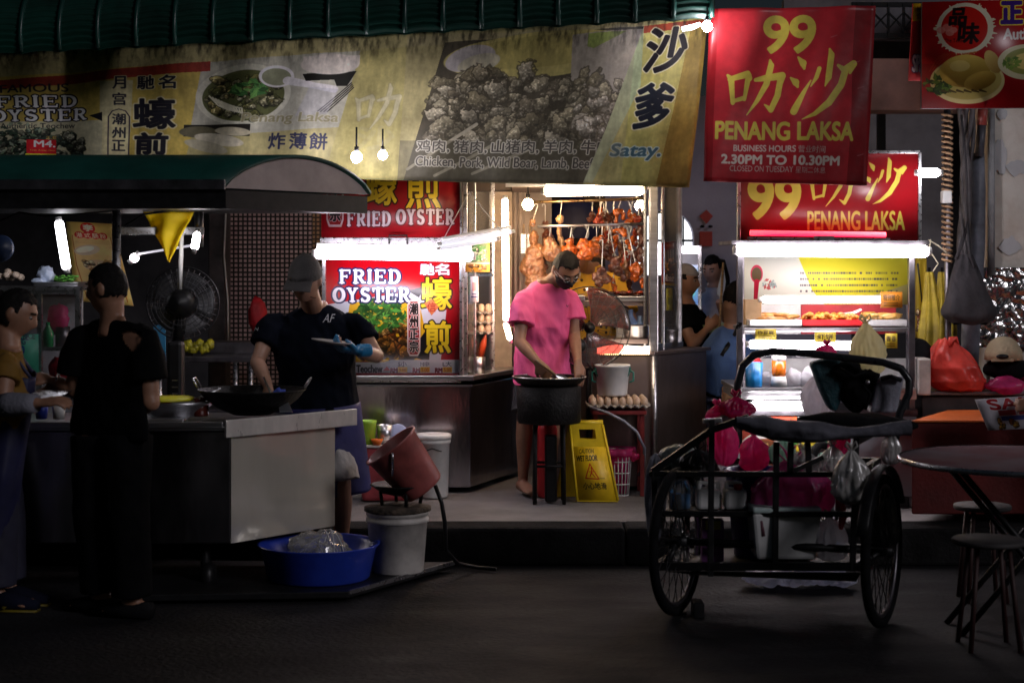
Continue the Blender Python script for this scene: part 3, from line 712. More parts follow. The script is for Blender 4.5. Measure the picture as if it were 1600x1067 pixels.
P.ell(1506, 112, 40, 26, 'd9bd5c', 1, -.05, shade='8f6f28'); P.ell(1530, 128, 26, 14, 'c9a94e', 1, -.3, shade='7d6022'); P.ell(1550, 98, 11, 20, 'd2b668', 1, -.5, shade='96763a'); P.ell(1498, 104, 16, 9, 'ecd98a', .6)
for k in range(6): P.stroke([(1470+k*12,143,2),(1480+k*12,146,1)], '4e4020')
P.ell(1604, 99, 46, 28, 'cfc9a2'); P.ell(1606, 98, 38, 21, '8c8f4a'); P.ell(1604, 98, 22, 13, 'd6c072'); P.leaves(1580, 100, 14, 26, ['4d6a26','6f8838'], 6, 10)
P.noisemul(30, .08, 3)
t = thing('chicken_sign', 'red sign with a whole steamed chicken on a plate at the top right corner', 'sign', W(1540, 170, 9.3))
sheet('printed_face', pquad([(1441,4),(1640,-2),(1640,169),(1440,170)], 9.3), 2, 2, print_mat('chicken_print', P, .3, .5), t, m_dsteel, .03)
P = Paint(1420, 4, 1446, 126, 2, 'a8141a'); P.rect(1420, 4, 1446, 32, 'c89a10'); 
for k, c in enumerate('特价'): P.text(c, 1428, 8+k*11, 1438, 18+k*11, '5a1a08', .3)
P.text('SPECIAL', 1425, 86, 1470, 112, 'e8e6ea', 1.2, (1.2, '2c2a60')); P.noisemul(20, .1, 2)
o = sheet('narrow_sign', pquad([(1427,6),(1446,6),(1446,126),(1420,126)], 9.36), 2, 4, print_mat('narrow_sign_print', P, .4), None, m_red, .02)
tag(o, 'narrow red strip sign with white SPE lettering left of the chicken sign', 'sign')

# ---- fried oyster light box and the sign above
P = Paint(506, 380, 722, 594, 3, '9e0512')
P.poly([(506,470),(640,448),(690,440),(700,480),(690,570),(506,560)], 'c9ccd6'); P.poly([(545,466),(655,462),(672,540),(560,566),(530,560)], 'd5a51c'); P.poly([(636,446),(664,440),(656,458)], '11131c'); P.poly([(648,540),(676,500),(672,566),(650,566)], '14131c')
P.poly([(560,562),(640,556),(668,564),(600,572)], 'e0ae20')
P.lumps(555, 500, 648, 556, 120, 5, 13, ['c9862a','a8641c','d8a04a','7c3f12','b9782a','8a5a22'], 3, '2c1206', None, .6)
P.leaves(592, 486, 42, 170, ['1e4a1c','2f6a26','4a8a36','173a18','3a5a24'], 5, 13, .62)
for k in range(26):
    r = random.Random(k); x, y = r.uniform(555,640), r.uniform(468,505); P.stroke([(x,y,.8),(x+r.uniform(-14,14),y+r.uniform(-6,10),.6)], '6a9a4a', .8)
cooper(P, 'FRIED', 526, 410, 628, 436, 'ecebf2', (2.6, '1b2050')); cooper(P, 'OYSTER', 516, 440, 642, 467, 'ecebf2', (2.6, '1b2050'), .0)
for c, x in (('驰', 658), ('名', 682)): P.text({'驰':'馳'}[c] if c == '驰' else c, x, 402, x+22, 420, 'e8e2ea', 1, (1.2, '6a1030'))
P.text('蠔', 660, 424, 708, 478, 'e8d22a', 1.2, (2.2, '1c1408')); P.text('煎', 666, 498, 706, 550, 'e8d22a', 1.6, (2.2, '1c1408'))
P.poly([(664,468),(676,460),(688,474),(676,488)], 'd07a4a'); P.text('信', 669, 466, 683, 482, 'a01818', .3)
P.poly([(637,470),(641,462),(654,462),(658,470),(658,548),(654,556),(641,556),(637,548)], 'd8c9c4'); P.poly([(639,471),(642,465),(653,465),(656,471),(656,547),(653,553),(642,553),(639,547)], '8e1018')
for k, c in enumerate('潮州正宗'): P.text(c, 641, 468+k*21, 654, 486+k*21, '160c0e', .8, (.9, 'e3ddd8'))
P.poly([(506,566),(600,566),(612,562),(720,562),(720,584),(506,584)], 'd6d6de'); P.rect(506, 584, 722, 594, '9e0512')
P.text('Authentic Teochew', 508, 571, 597, 583, '17161c', .7); P.poly([(598,580),(604,573),(610,580)], 'a01020')
for k, (a, b) in enumerate((('S小',''), ('M中',''), ('L大',''))):
    x = 610+k*36; P.text(a, x+12, 565, x+26, 573, '26264a', .3); P.rect(x+12, 574, x+27, 583, 'e0b040'); P.text('RM', x, 576, x+11, 583, '6a1024', .8); P.text('5.00', x+14, 576, x+25, 582, 'b04a10', .3)
t = thing('menu_light_box', 'bright red FRIED OYSTER picture board standing on the steel oyster counter', 'sign', W(614, 594, 10.45))
sheet('printed_face', pquad([(509,392),(719,392),(719,592),(509,592)], 10.42), 2, 2, print_mat('light_box_print', P, .28, .5), t, m_dsteel, .08)
mb = MB(m_alum)
for a, b in (((507,390),(507,594)), ((721,390),(721,594)), ((507,594),(721,594))): mb.beam(W(*a, 10.43), W(*b, 10.43), .022, .09, up=(0,1,0), bev=.004)
mb.build('frame', t)
P = Paint(500, 284, 722, 378, 2.5, '8c0d18')
P.text('蠔', 572, 272, 620, 334, 'd2b92a', 1.3, (2, '20140a')); P.text('煎', 636, 280, 690, 340, 'd2b92a', 1.3, (2, '20140a'))
P.poly([(508,318),(512,310),(516,308),(528,308),(532,310),(536,318),(536,354),(532,364),(512,364),(508,354)], 'b9a9aa'); P.poly([(511,318),(514,311),(530,311),(533,318),(533,353),(530,361),(514,361),(511,353)], '8a1018')
P.text('正', 514, 316, 530, 334, '150b0e', .9, (.9, 'b9a9aa')); P.text('宗', 514, 337, 530, 356, '150b0e', .9, (.9, 'b9a9aa'))
cooper(P, 'FRIED', 540, 342, 612, 364, 'c4bcc2', (1.4, '4a0a12')); cooper(P, 'OYSTER', 619, 339, 713, 362, 'c4bcc2', (1.4, '4a0a12')); P.noisemul(30, .1, 3)
t = thing('header_sign', 'red sign reading FRIED OYSTER hung above the bright menu board', 'sign', W(612, 374, 10.5))
sheet('printed_face', pquad([(502,262),(719,262),(719,371),(502,371)], 10.5), 2, 2, print_mat('header_sign_print', P, .35, .5), t, m_dsteel, .05)
mb = MB(m_alum); mb.pbox(500, 371, 722, 390, 10.49, .06, bev=.004); mb.pbox(718.5, 262, 722, 371, 10.49, .06); mb.build('frame', t)
mb = MB(m_black); mb.tube([W(608, 384, 10.46), W(608, 368, 10.46), W(636, 368, 10.46), W(636, 384, 10.46)], .006); mb.build('bracket', t)

# ---- rice noodle roll poster at the back left
P = Paint(100, 340, 216, 600, 2, 'c8a85e')
P.rect(110, 384, 206, 590, 'c7ab72'); P.stroke([(112,384,1),(112,480,1),(124,590,1)], 'a06020'); P.stroke([(200,384,1),(206,590,1)], 'a06020')
P.ell(150, 358, 17, 17, 'b8201a'); P.text('李', 140, 347, 161, 368, 'e8dcb4', 1.5)
for k, c in enumerate('港式肠粉'): P.ell(128+k*18, 382, 11, 11, 'b8201a')
for k, c in enumerate('港式肠粉'): P.text(c, 121+k*18, 375, 135+k*18, 390, 'ead8b0', .6)
for k in range(5): P.stroke([(118, 396+k*3, .5), (196, 396+k*3, .5)], '9a6a3a', .5)
P.ell(140, 430, 30, 16, 'b9a890', 1, -.3); P.ell(136, 428, 22, 9, 'd6cbb6', 1, -.4); P.ell(160, 480, 34, 20, 'b9a080'); P.lumps(130, 465, 190, 495, 20, 5, 10, ['d8c8a0','b08850'], 4, '6a4a28')
P.noisemul(40, .15, 3); P.img = np.clip(P.img*1.3, 0, 1)
o = sheet('noodle_roll_poster', pquad([(103,346),(178,350),(208,478),(118,470)], [10.6]*4, lambda u, v: .01*math.sin(u*7+v*4)), 10, 12, print_mat('noodle_poster_print', P, .5), None, m_dirtywhite, .006)
tag(o, 'tilted cream poster with red Chinese characters hanging behind the canopy post', 'poster')

# ================================================================ left food cart with green canopy
A_, B_ = (X(360, 8.2), 8.2), (X(522, 8.75), 8.75)
t = thing('steel_food_cart', 'steel food cart with worn end panel standing under the green canopy', 'food cart', (-2.0, 8.5, 0))
def pr(z0, z1, grow=0.0, left=-3.9, back=9.02):
    g = grow; return [V((left, A_[1]-g, z0)), V((A_[0]+g*.3, A_[1]-g, z0)), V((B_[0]+g*1.5, B_[1]+g*.4, z0)), V((B_[0]-.25, back-.1, z0)), V((left, back-.1, z0))], (0, 0, z1-z0)
mb = MB(m_shiny); p, d = pr(.25, .79); mb.prism(p, d, bev=.006); mb.build('body', t)
_en = V((B_[1]-A_[1], -(B_[0]-A_[0]), 0)).normalized(); mb = MB(m_steelh); mb.prism([V((A_[0], A_[1], .252))+_en*.006, V((B_[0], B_[1], .252))+_en*.006, V((B_[0], B_[1], .775))+_en*.006, V((A_[0], A_[1], .775))+_en*.006], _en*-.004)
mb.build('end_panel', t)
mb = MB(mat('lit_rim_steel', (.85,.82,.76), .3, metal=.5, var=.12, sc=9, rvar=.1, stretch=(1,1,.3)))  # paler steel so the rim looks lit
n_ = V((B_[1]-A_[1], -(B_[0]-A_[0]), 0)).normalized()
mb.beam(V((A_[0]-.055, A_[1]-.02, .805))+n_*.05, V((B_[0]+.07, B_[1]+.075, .805))+n_*.05, .018, .085, bev=.004)
mb.build('end_rim', t)
mb = MB(m_steel); p, d = pr(.793, .815, .03); mb.prism(p, d, bev=.004)
mb.beam((-3.9, 8.165, .822), (A_[0]-.03, 8.165, .822), .014, .03, bev=.003)
mb.build('table_top', t)
for x in (-3.3, -2.55, -1.95): mb = MB(m_steel); mb.box((x, 8.19, .52), (.02, .012, .5), bev=.003); mb.build('panel_seam', t)
for x, y in ((-3.3, 8.35), (-1.5, 8.35), (-1.2, 8.75), (-3.3, 8.8)):
    mb = MB(m_black); mb.tube([(x, y, .03), (x, y, .26)], .025); mb.lathe([(.05,-.02),(.07,0),(.07,.03),(.05,.05)], (x, y, .07), R=Matrix.Rotation(PI/2, 3, 'Y'), seg=16); mb.build('caster', t)
t2 = thing('ground_platform', 'low black steel platform on the road under the basin and bucket', 'platform', (-.9, 8.5, 0))
mb = MB(m_black); mb.prism([(-1.9, 7.95, .02), (-.77, 8.04, .02), (-.3, 8.84, .02), (-1.9, 8.9, .02)], (0,0,.03), bev=.004); mb.build('plate', t2)
mb = MB(m_alum); mb.beam((-.768, 8.04, .047), (-.298, 8.84, .047), .008, .02); mb.build('edge_strip', t2)

# canopy
t = thing('cart_canopy', 'green barrel roof canopy with pinkish end panel over the left cart', 'canopy', (-2.4, 8.5, Hh(300, 8.1)))
ca, cb = W(346, 293, 8.05), W(574, 296, 8.85)
d0 = V((cb.x-ca.x, cb.y-ca.y, 0)); zc = ca.z; cb.z = zc
rise = M(52, 8.3)
def cprof(q): return V((ca.x+d0.x*q, ca.y+d0.y*q, zc+rise*min(1, (4*q*(1-q))**.8)+.0))
mg = mat('green_canopy_sheet', (.006,.06,.047), .5, var=.25, sc=2.5, bump=.1, bsc=6)
mb = MB(mg); mb.slab(lambda u, v: cprof(v)+V((-3.2*(1-u)+.02*u-.0, 0, .0)), 20, 24, (0,0,.016)); mb.build('roof_sheet', t)
mb = MB(mat('pinkish_panel', (.4,.33,.31), .6, var=.15, sc=4)); mb.prism([cprof(k/20)+V((.002,-.003,-.002)) for k in range(21)], (-.02,.0,0)); mb.build('end_panel', t)
mb = MB(m_dsteel); mb.beam(ca+V((-3.2,-.012,.012)), ca+V((.02,-.012,.012)), .02, .05, bev=.004); mb.build('gutter', t)
mb = MB(m_black)
bt = zc-.012; bz = zc-.1
mb.prism([V((ca.x-3.2, ca.y, bz)), V((ca.x+.02, ca.y, bz)), V((cb.x, cb.y, bz)), V((cb.x-3.2, cb.y, bz))], (0,0,bt-bz)); mb.build('under_frame', t)
for px, Z, y1 in ((182, 8.33, 0), (311, 8.6, 386), (-40, 8.33, 0)):
    mb = MB(m_alum); z1 = .82 if not y1 else Hh(y1, Z); mb.tube([V((X(px, Z), Z, bz)), V((X(px, Z), Z, z1))], .022, seg=12); mb.build('post', t)
mb = MB(m_alum); mb.beam(W(184, 361, 8.36), W(318, 361, 8.56), .03, .04, bev=.004); mb.beam(W(188, 322, 8.4), W(318, 326, 8.56), .025, .03); mb.build('crossbar', t)
mb = MB(m_white); mb.tube([W(284, 365, 8.5), W(281, 452, 8.5)], .011); mb.build('thin_rod', t)
mb = MB(m_black); mb.tube([W(195, 352, 8.4), W(225, 335, 8.4), W(262, 330, 8.4), W(300, 324, 8.4)], .005); mb.tube([W(0, 345, 8.3), W(30, 332, 8.3), W(70, 338, 8.3), W(120, 335, 8.3), W(175, 330, 8.3)], .005); mb.build('cable', t)
t = thing('yellow_pennant', 'yellow triangular cloth hanging from the canopy crossbar', 'pennant', W(264, 410, 8.4))
def flag(u, v):
    w = (1-v)*(78 if v < .5 else 78); x = 263+(u-.5)*80*(1-v)+2*v; return W(x, 331+79*v, 8.43)+V((0,.015*math.sin(u*9+v*4)+.01*math.sin(v*11), 0))
mb = MB(film('yellow_cloth', (.85,.66,.012), .7, .6, .1, 6, .1)); mb.slab(flag, 14, 18, (0,.004,0)); mb.build('cloth', t)
def tubelight(name, label, a, b, r, m=None, cap=True, housing=None, group=None):
    a, b = V(a), V(b); t = thing(name, label, 'tube light', (a+b)/2-V((0,0,r)), group)
    d = (b-a).normalized()
    mb = MB(m or m_tube); mb.tube([a, a+d*r*.4, b-d*r*.4, b], [r*.8, r, r, r*.8], seg=14); mb.build('glowing_tube', t)
    if cap:
        mb = MB(m_white)
        mb.tube([a, a-d*.025], r*.7, seg=12); mb.build('end_cap', t); mb = MB(m_white); mb.tube([b, b+d*.025], r*.7, seg=12); mb.build('end_cap', t)
    if housing is not None:
        mb = MB(m_white); mb.beam(a+V(housing), b+V(housing), r*1.6, r*1.1, bev=.004); mb.build('housing', t)
    return t
tubelight('lamp_bracket_tube', 'short lit tube bent under the canopy bracket beside the pennant', W(304, 388, 8.3), W(308, 366, 8.34), .018, emit('bracket_tube', (1,.95,.98), 45))
tubelight('upright_tube', 'upright white tube lamp left of the noodle roll poster', W(104, 420, 9.5), W(92, 346, 9.5), .026, emit('dim_tube', (.95,.93,1), 8))
tubelight('small_lit_lamp', 'small lit lamp beside the head of the man in black', W(207, 406, 9.6), W(213, 400, 9.6), .025, m_tubel)
tubelight('rod_lamp', 'thin curved lit rod running right from the small lamp', W(216, 397, 9.6), W(304, 383, 8.7), .006, emit('dim_rod', (.9,.86,1), .5), False)

# things on the cart
def dish(name, label, cat, c, prof, m, parts=None, seg=28, group=None):
    mb = MB(m); mb.lathe(prof, c, seg=seg); o = mb.build(name, None, loc=V(c)); tag(o, label, cat, group); return o
ZT = .84
c = V((X(394, 8.55), 8.55, .84))
t = thing('black_wok', 'wide black wok on the cart with a wire handle in front of the cook', 'wok', c)
mb = MB(m_iron); R_ = M(84, 8.55)
prof = [(R_*.35, 0), (R_*.62, .03), (R_*.85, .075), (R_, .125), (R_*1.015, .128), (R_*.98, .118), (R_*.8, .07), (R_*.5, .03), (0, .016)]
mb.lathe([(0,0)]+prof, c, seg=40); mb.build('bowl', t)
for s in (-1, 1):
    mb = MB(m_alum); q = c+V((s*R_*.97, 0, .13)); mb.tube([q+V((0,-.04,0)), q+V((s*.03,-.04,.05)), q+V((s*.03,.04,.05)), q+V((0,.04,0))], .005); mb.build('handle', t)
t_food = MB(mat('frying_batter', (.45,.33,.16), .5, var=.3, sc=20, bump=.6, bsc=30)); t_food.blob(c+V((.02,0,.05)), (.13,.12,.03), amp=.3, sc=2.5, seed=3)
tag(t_food.build('frying_omelette', None), 'pale oyster omelette frying in the black wok', 'food')
c = V((X(275, 8.5), 8.5, .84))
t = thing('steel_pan', 'round steel pan with a yellow lid at the left end of the wok', 'pan', c)
mb = MB(m_steel); r_ = M(62, 8.5); mb.lathe([(r_*.7,0),(r_*.72,.02),(r_*.95,.06),(r_,.075),(r_*.97,.07),(r_*.7,.025),(0,.02)], c); mb.build('bowl', t)
mb = MB(mat('yellow_lid_plastic', (.62,.58,.02), .4)); mb.lathe([(0,.0),(M(48,8.5),.0),(M(48,8.5),.012),(0,.018)], c+V((-.06,.0,.075))); mb.build('lid', t)
mb = MB(m_alum); mb.tube([c+V((.1,0,.08)), c+V((.22,.02,.13))], .006); mb.build('ladle', t)
c = V((X(262, 8.42), 8.42, ZT)); tag(MB(m_pinkp).blob(c+V((0,0,.035)), (.075,.06,.035), amp=.3, sc=2, seed=5).build('food_packet'), 'small pink and white packet beside the steel pan', 'packet')
dish('sauce_jar', 'dark sauce jar standing between the pan and the wok', 'jar', V((X(312, 8.45), 8.45, ZT)), [(.04,0),(.045,.005),(.045,.06),(.03,.075),(.03,.09),(0,.09)], mat('sauce', (.09,.015,.01), .2))
for k, (px, m, l) in enumerate(((65, m_blue, 'blue plastic cup on the cart edge near the woman'), (92, m_white, 'white plastic cup on the cart edge near the woman'))):
    dish('plastic_cup', l, 'cup', V((X(px, 8.3), 8.3, ZT)), [(.026,0),(.034,.07),(.03,.07),(.024,.005),(0,.005)], m)
t = thing('serving_tray', 'flat pink edged serving tray at the front of the cart', 'tray', V((X(262, 8.24), 8.24, ZT-.01)))
mb = MB(m_steel); mb.box((X(262, 8.26), 8.28, ZT-.003), (.17, .13, .012), bev=.004); mb.build('tray', t)

# basin, buckets, burner, pail
c = V((X(498, 8.39), 8.39, .05))
t = thing('blue_basin', 'wide blue plastic basin on the low platform', 'basin', c)
mb = MB(m_blue); mb.lathe([(0,0),(.24,0),(.25,.01),(.282,.15),(.30,.168),(.302,.175),(.285,.172),(.27,.15),(.238,.02),(0,.014)], c, seg=48); mb.build('bowl', t)
mb = MB(mat('white_net', (.6,.6,.63), .6)); r = random.Random(3)
cc = c+V((-.01,0,.05))
for k in range(13):
    a = r.uniform(0, PI); h = r.uniform(.09,.2); w = r.uniform(.1,.15); q = r.uniform(-.08,.08)
    mb.tube([cc+V((w*math.cos(b)*math.cos(a)+q, w*math.cos(b)*math.sin(a), h*max(0,math.sin(b)))) for b in [PI*i/12 for i in range(13)]], .003, seg=5)
t = thing('clear_plastic_bag', 'crumpled clear plastic bag with white seams lying in the blue basin', 'bag', cc); mb.build('white_seams', t)
mb = MB(glass('clear_bag_film', (.88,.9,.95), .4, .28, .15)); mb.blob(cc+V((0,0,.07)), (.15,.13,.115), amp=.35, sc=1.8, seed=12, sub=4); mb.build('film', t)
c = V((X(621, 8.58), 8.58, .05))
t = thing('paint_bucket', 'tall dirty white bucket carrying the black burner', 'bucket', c)
mb = MB(m_dirtywhite); mb.lathe([(0,0),(.128,0),(.132,.006),(.15,.25),(.158,.252),(.158,.268),(.152,.272),(.152,.285),(.159,.287),(.159,.312),(.148,.315),(.146,.29),(.128,.02),(0,.01)], c, seg=40); mb.build('pail', t)
mb = MB(mat('burnt_crust', (.07,.05,.035), .9, var=.5, sc=20, bump=1, bsc=30)); mb.lathe([(.0,.29),(.15,.3),(.164,.305),(.166,.325),(.12,.335),(0,.335)], c, seg=40, wob=.06); mb.build('burnt_crust', t)
cb_ = c+V((.02,0,.335))
t = thing('ring_burner', 'black iron ring burner with short legs on top of the dirty bucket', 'burner', cb_)
mb = MB(m_iron); mb.lathe([(.04,.045),(.1,.06),(.15,.095),(.16,.1),(.15,.105),(.09,.075),(0,.06)], cb_, seg=32); mb.build('drip_bowl', t)
for a in (.4, 1.9, 3.5, 5.0): mb = MB(m_iron); mb.tube([cb_+V((.1*math.cos(a),.1*math.sin(a),0)), cb_+V((.11*math.cos(a),.11*math.sin(a),.07))], .009); mb.build('leg', t)
mb = MB(m_black); pts = [W(680, 758, 8.55), W(690, 785, 8.55), W(695, 815, 8.55), W(697, 860, 8.6), W(715, 880, 8.7), V((X(745, 8.85), 8.85, .02)), V((X(775, 8.8), 8.8, .02))]
mb.tube(pts, .011); mb.build('gas_hose', t)
bc = W(663, 764, 8.56); ax_ = V((-.6, -.12, .8)).normalized(); Rp = ax_.to_track_quat('Z', 'Y').to_matrix()
t = thing('red_pail', 'faded red pail tipped on its side over the ring burner', 'pail', bc)
mb = MB(mat('faded_red_plastic', (.36,.09,.08), .45, var=.25, sc=5)); mb.lathe([(0,0),(.1,0),(.108,.008),(.112,.02),(.14,.27),(.15,.275),(.15,.285),(.138,.283),(.105,.02),(0,.015)], bc, R=Rp, seg=40); mb.build('pail', t)
mb = MB(m_alum); mb.tube([bc+Rp @ V((.148*math.cos(a), -.02-.15*math.sin(a)*.55, .27-.15*math.sin(a)*.83)) for a in [PI*i/14 for i in range(15)]], .006); mb.build('handle', t)
# on the pavement behind
c = V((X(603, 10.05), 10.1, PV))
t = thing('red_crate', 'reddish plastic tub with pale rim on the pavement left of the white bucket', 'tub', c)
mb = MB(m_dirtywhite); mb.box(c+V((0,0,.325)), (.34,.28,.014), bev=.004); mb.build('rim', t)
mb = MB(mat('dusty_red_plastic', (.35,.05,.06), .5, var=.25)); mb.box(c+V((0,0,.16)), (.32,.26,.315), bev=.02, taper=.86); mb.build('tub', t)
zt = c.z+.333
dish('green_container', 'lime green plastic container standing on the reddish tub', 'container', V((X(573, 10.05), 10.05, zt)), [(0,0),(.05,0),(.056,.12),(.06,.135),(.055,.138),(.048,.02),(0,.01)], mat('lime_plastic', (.3,.55,.04), .4))
dish('steel_cup', 'plain steel cup beside the lime green container', 'cup', V((X(601, 10.07), 10.07, zt)), [(0,0),(.045,0),(.047,.11),(.044,.11),(.042,.01),(0,.008)], m_steel)
dish('orange_dish', 'shallow orange dish in front of the steel cup', 'dish', V((X(589, 9.98), 9.98, zt)), [(0,0),(.02,0),(.038,.035),(.034,.035),(0,.01)], mat('orange_plastic', (.7,.14,.01), .4))
t = thing('upturned_lid', 'pale blue round lid leaning behind the red pail', 'lid', V((X(622, 10.05), 10.05, zt)))
mb = MB(mat('pale_blue_plastic', (.45,.5,.75), .35)); mb.lathe([(0,-.004),(.055,-.006),(.06,.004),(.056,.006),(0,.004)], V((X(621, 10.05), 10.07, zt+.055)), R=Matrix.Rotation(PI/2.4, 3, 'X')); mb.build('disc', t)
c = V((X(677, 10.2), 10.2, PV))
t = thing('lidded_bucket', 'clean white lidded bucket on the pavement against the oyster counter', 'bucket', c)
mb = MB(m_white); mb.lathe([(0,0),(.082,0),(.088,.01),(.097,.32),(.104,.322),(.104,.345),(.098,.348)], c, seg=36); mb.build('pail', t)
mb = MB(m_white); mb.lathe([(.099,.346),(.107,.346),(.108,.372),(.098,.378),(0,.372)], c, seg=36); mb.build('lid', t)
mb = MB(m_black); mb.tube([c+V((.1*math.cos(a), -.1, .3-.02*abs(math.sin(a*2)))) for a in (2.2,1.9,1.6,1.3,1.0)], .003); mb.build('wire_handle', t)

# standing fan behind the man in black
c = V((X(276, 8.95), 8.95, 0)); hc = W(284, 474, 8.95)
t = thing('pedestal_fan', 'black pedestal fan with round wire guard behind the man in black', 'fan', c)
mb = MB(m_black); mb.lathe([(0,0),(.2,0),(.2,.02),(.05,.05),(0,.05)], c); mb.build('base', t)
mb = MB(m_black); mb.tube([c+V((0,0,.04)), c+V((0,0,.8))], .025); mb.box((X(273, 8.92), 8.95, .98), (.085,.09,.42), bev=.02); mb.tube([V((c.x, 8.97, 1.15)), V((hc.x, 8.97, hc.z))], .03)
mb.build('stand', t)
mb = MB(m_alum)
for k in range(4): mb.box((X(273, 8.9), 8.904, .88+k*.035), (.03,.006,.006))
mb.build('button', t)
mb = MB(m_black); mb.lathe([(0,.09),(.05,.08),(.075,.03),(.08,-.04),(.05,-.08),(0,-.085)], hc, R=Matrix.Rotation(PI/2, 3, 'X')); mb.build('motor', t)
mb = MB(mat('grey_fan_blade', (.11,.11,.12), .5))
for k in range(5):
    a0 = 2*PI*k/5
    def bl(u, v, a0=a0):
        r = .05+.115*v; a = a0+(u-.5)*(.75+.35*v); return hc+V((r*math.cos(a), .035+.03*(u-.5), r*math.sin(a)))
    mb.slab(bl, 6, 6, (0,.003,0))
mb.build('blade', t)
mb = MB(mat('fan_wire', (.09,.09,.1), .5, metal=.5))
RF = M(57, 8.95)
for s in (-1, 1):
    for k in range(6): rr = RF*(.35+.65*k/5); mb.tube([hc+V((rr*math.cos(a), s*.05*(1-(rr/RF)**3)+.03, rr*math.sin(a))) for a in [2*PI*i/40 for i in range(40)]], .0022 if k < 5 else .005, seg=5, closed=True)
    for k in range(36):
        a = 2*PI*k/36; mb.tube([hc+V((q*RF*math.cos(a), s*.05*(1-q**3)+.03, q*RF*math.sin(a))) for q in (.3,.65,1)], .0016, seg=4)
mb.build('wire_guard', t)

# dark steel work bench far left, drinks cabinet, trays
t = thing('steel_bench', 'long dark steel work bench with open legs behind the fan', 'bench', V((X(350, 10.9), 10.9, PV)))
mb = MB(m_dsteel); mb.pbox(232, 557, 402, 566, 10.7, .5, bev=.004); mb.pbox(300, 535, 420, 552, 11.0, .3); mb.build('bench_top', t)
for px in (250, 368, 392): mb = MB(m_alum); mb.tube([W(px, 566, 10.72), V((X(px, 10.72), 10.72, PV))], .016); mb.build('leg', t)
mb = MB(m_dsteel); mb.pbox(236, 640, 400, 648, 10.75, .4); mb.build('lower_shelf', t)
t = thing('yellow_produce', 'heap of yellow wrapped produce on the dark steel bench', 'produce', W(305, 557, 10.8))
mb = MB(mat('yellow_wrap', (.55,.5,.03), .4, var=.4, sc=20, bump=.5)); r = random.Random(2)
for k in range(9): mb.blob(W(284+k*5.6, 546-(k % 3)*4, 10.8), (.028,.03,.035), amp=.4, sc=2, seed=k, sub=2)
mb.build('bundle', t)
t = thing('glass_cabinet', 'glass fronted drinks cabinet with red and green packets at far left', 'cabinet', V((X(70, 9.9), 9.9, PV)))
mb = MB(m_alum)
for px in (62, 122, -40): mb.beam(W(px, 452, 9.7), W(px, 620, 9.7), .028, .03, up=(0,1,0))
for y in (457, 545, 618): mb.beam(W(-40, y, 9.7), W(124, y, 9.7), .022, .022)
mb.pbox(-40, 448, 128, 454, 9.68, .5); mb.build('frame', t)
mb = MB(mat('cabinet_grey', (.42,.42,.45), .5)); mb.pbox(-40, 454, 128, 780, 10.15, .03); mb.pbox(-40, 622, 128, 780, 9.72, .4); mb.build('back_panel', t)
mb = MB(m_glass); mb.pbox(64, 460, 120, 543, 9.705, .004); mb.build('door', t)
P = Paint(-10, 520, 62, 594, 3, '3f9a80')
P.text('ICE', 28, 518, 46, 530, '1a3a5a', .5); P.text('2 EGG', 12, 523+4, 40, 537, '1c2c50', .5); P.text('2.50', 14, 540, 38, 552, '1c3c80', .9); P.text('RICE', 36, 512+6, 56, 528, '1a3a3a', .5); P.noisemul(20, .15)
sheet('price_sign', pquad([(-6,522),(60,522),(60,592),(-6,592)], 9.66), 2, 2, print_mat('price_sign_print', P, .4), t, m_teal, .006)
for l, px, y, rx, m, sd in (('pink plastic bag stuffed inside the glass cabinet', 92, 498, .06, m_pinkp, 1), ('red plastic bag on the lower cabinet shelf', 96, 578, .075, mat('red_bag_film', (.55,.03,.05), .35, var=.3, bump=.5, bsc=20), 2)):
    tag(MB(m).blob(W(px, y, 9.9), (rx,.05,.08), amp=.35, sc=1.8, seed=sd).build('shopping_bag'), l, 'bag')
dish('green_bottle', 'green plastic bottle inside the glass cabinet', 'bottle', V((X(75, 9.85), 9.85, Hh(544, 9.85))), [(0,0),(.03,0),(.032,.09),(.012,.13),(.012,.15),(0,.15)], mat('green_bottle_plastic', (.01,.3,.1), .25))
dish('steel_canister', 'dark steel canister behind the green bottle', 'canister', V((X(98, 9.9), 9.9, Hh(544, 9.9))), [(0,0),(.042,0),(.042,.125),(0,.13)], m_dsteel)
t = thing('vegetable_tray', 'steel tray of chopped greens and bagged ice on top of the glass cabinet', 'tray', W(85, 448, 9.85))
mb = MB(m_steel); mb.pbox(52, 441, 122, 447, 9.72, .3, bev=.004); mb.build('tray', t)
mb = MB(mat('chopped_greens', (.12,.4,.05), .6, var=.5, sc=30)); r = random.Random(6)
for k in range(40): mb.blob(W(r.uniform(84,120), 440-r.uniform(0,9), 9.8+r.uniform(-.05,.08)), (.016,.014,.006), amp=.3, seed=k, sub=1)
o = mb.build('chopped_greens', t)
mb = MB(mat('ice_bag', (.55,.65,.85), .2, var=.2, bump=.6, bsc=20)); mb.blob(W(72, 430, 9.85), (.05,.05,.055), amp=.35, sc=2, seed=2); mb.blob(W(60, 440, 9.8), (.05,.04,.02), amp=.3, seed=4); mb.build('ice_bag', t)
mb = MB(mat('garlic', (.75,.62,.5), .5, var=.15)); r = random.Random(9)
mb0 = None
for k in range(14):
    q = W(-14+r.uniform(0,52), 434-r.uniform(0,10), 9.75+r.uniform(0,.12))
    if k == 0:
        m1 = MB(mat('garlic_skin', (.72,.58,.46), .5)); m1.blob(q, (.022,.022,.02), amp=.12, seed=k, sub=2); mb0 = m1.build('egg_fruit'); tag(mb0, 'pale round bulb in the pile on top of the glass cabinet', 'bulb', 'pale bulbs heaped on the glass cabinet'); q0 = q
    else: copy_tree(mb0, q-q0)
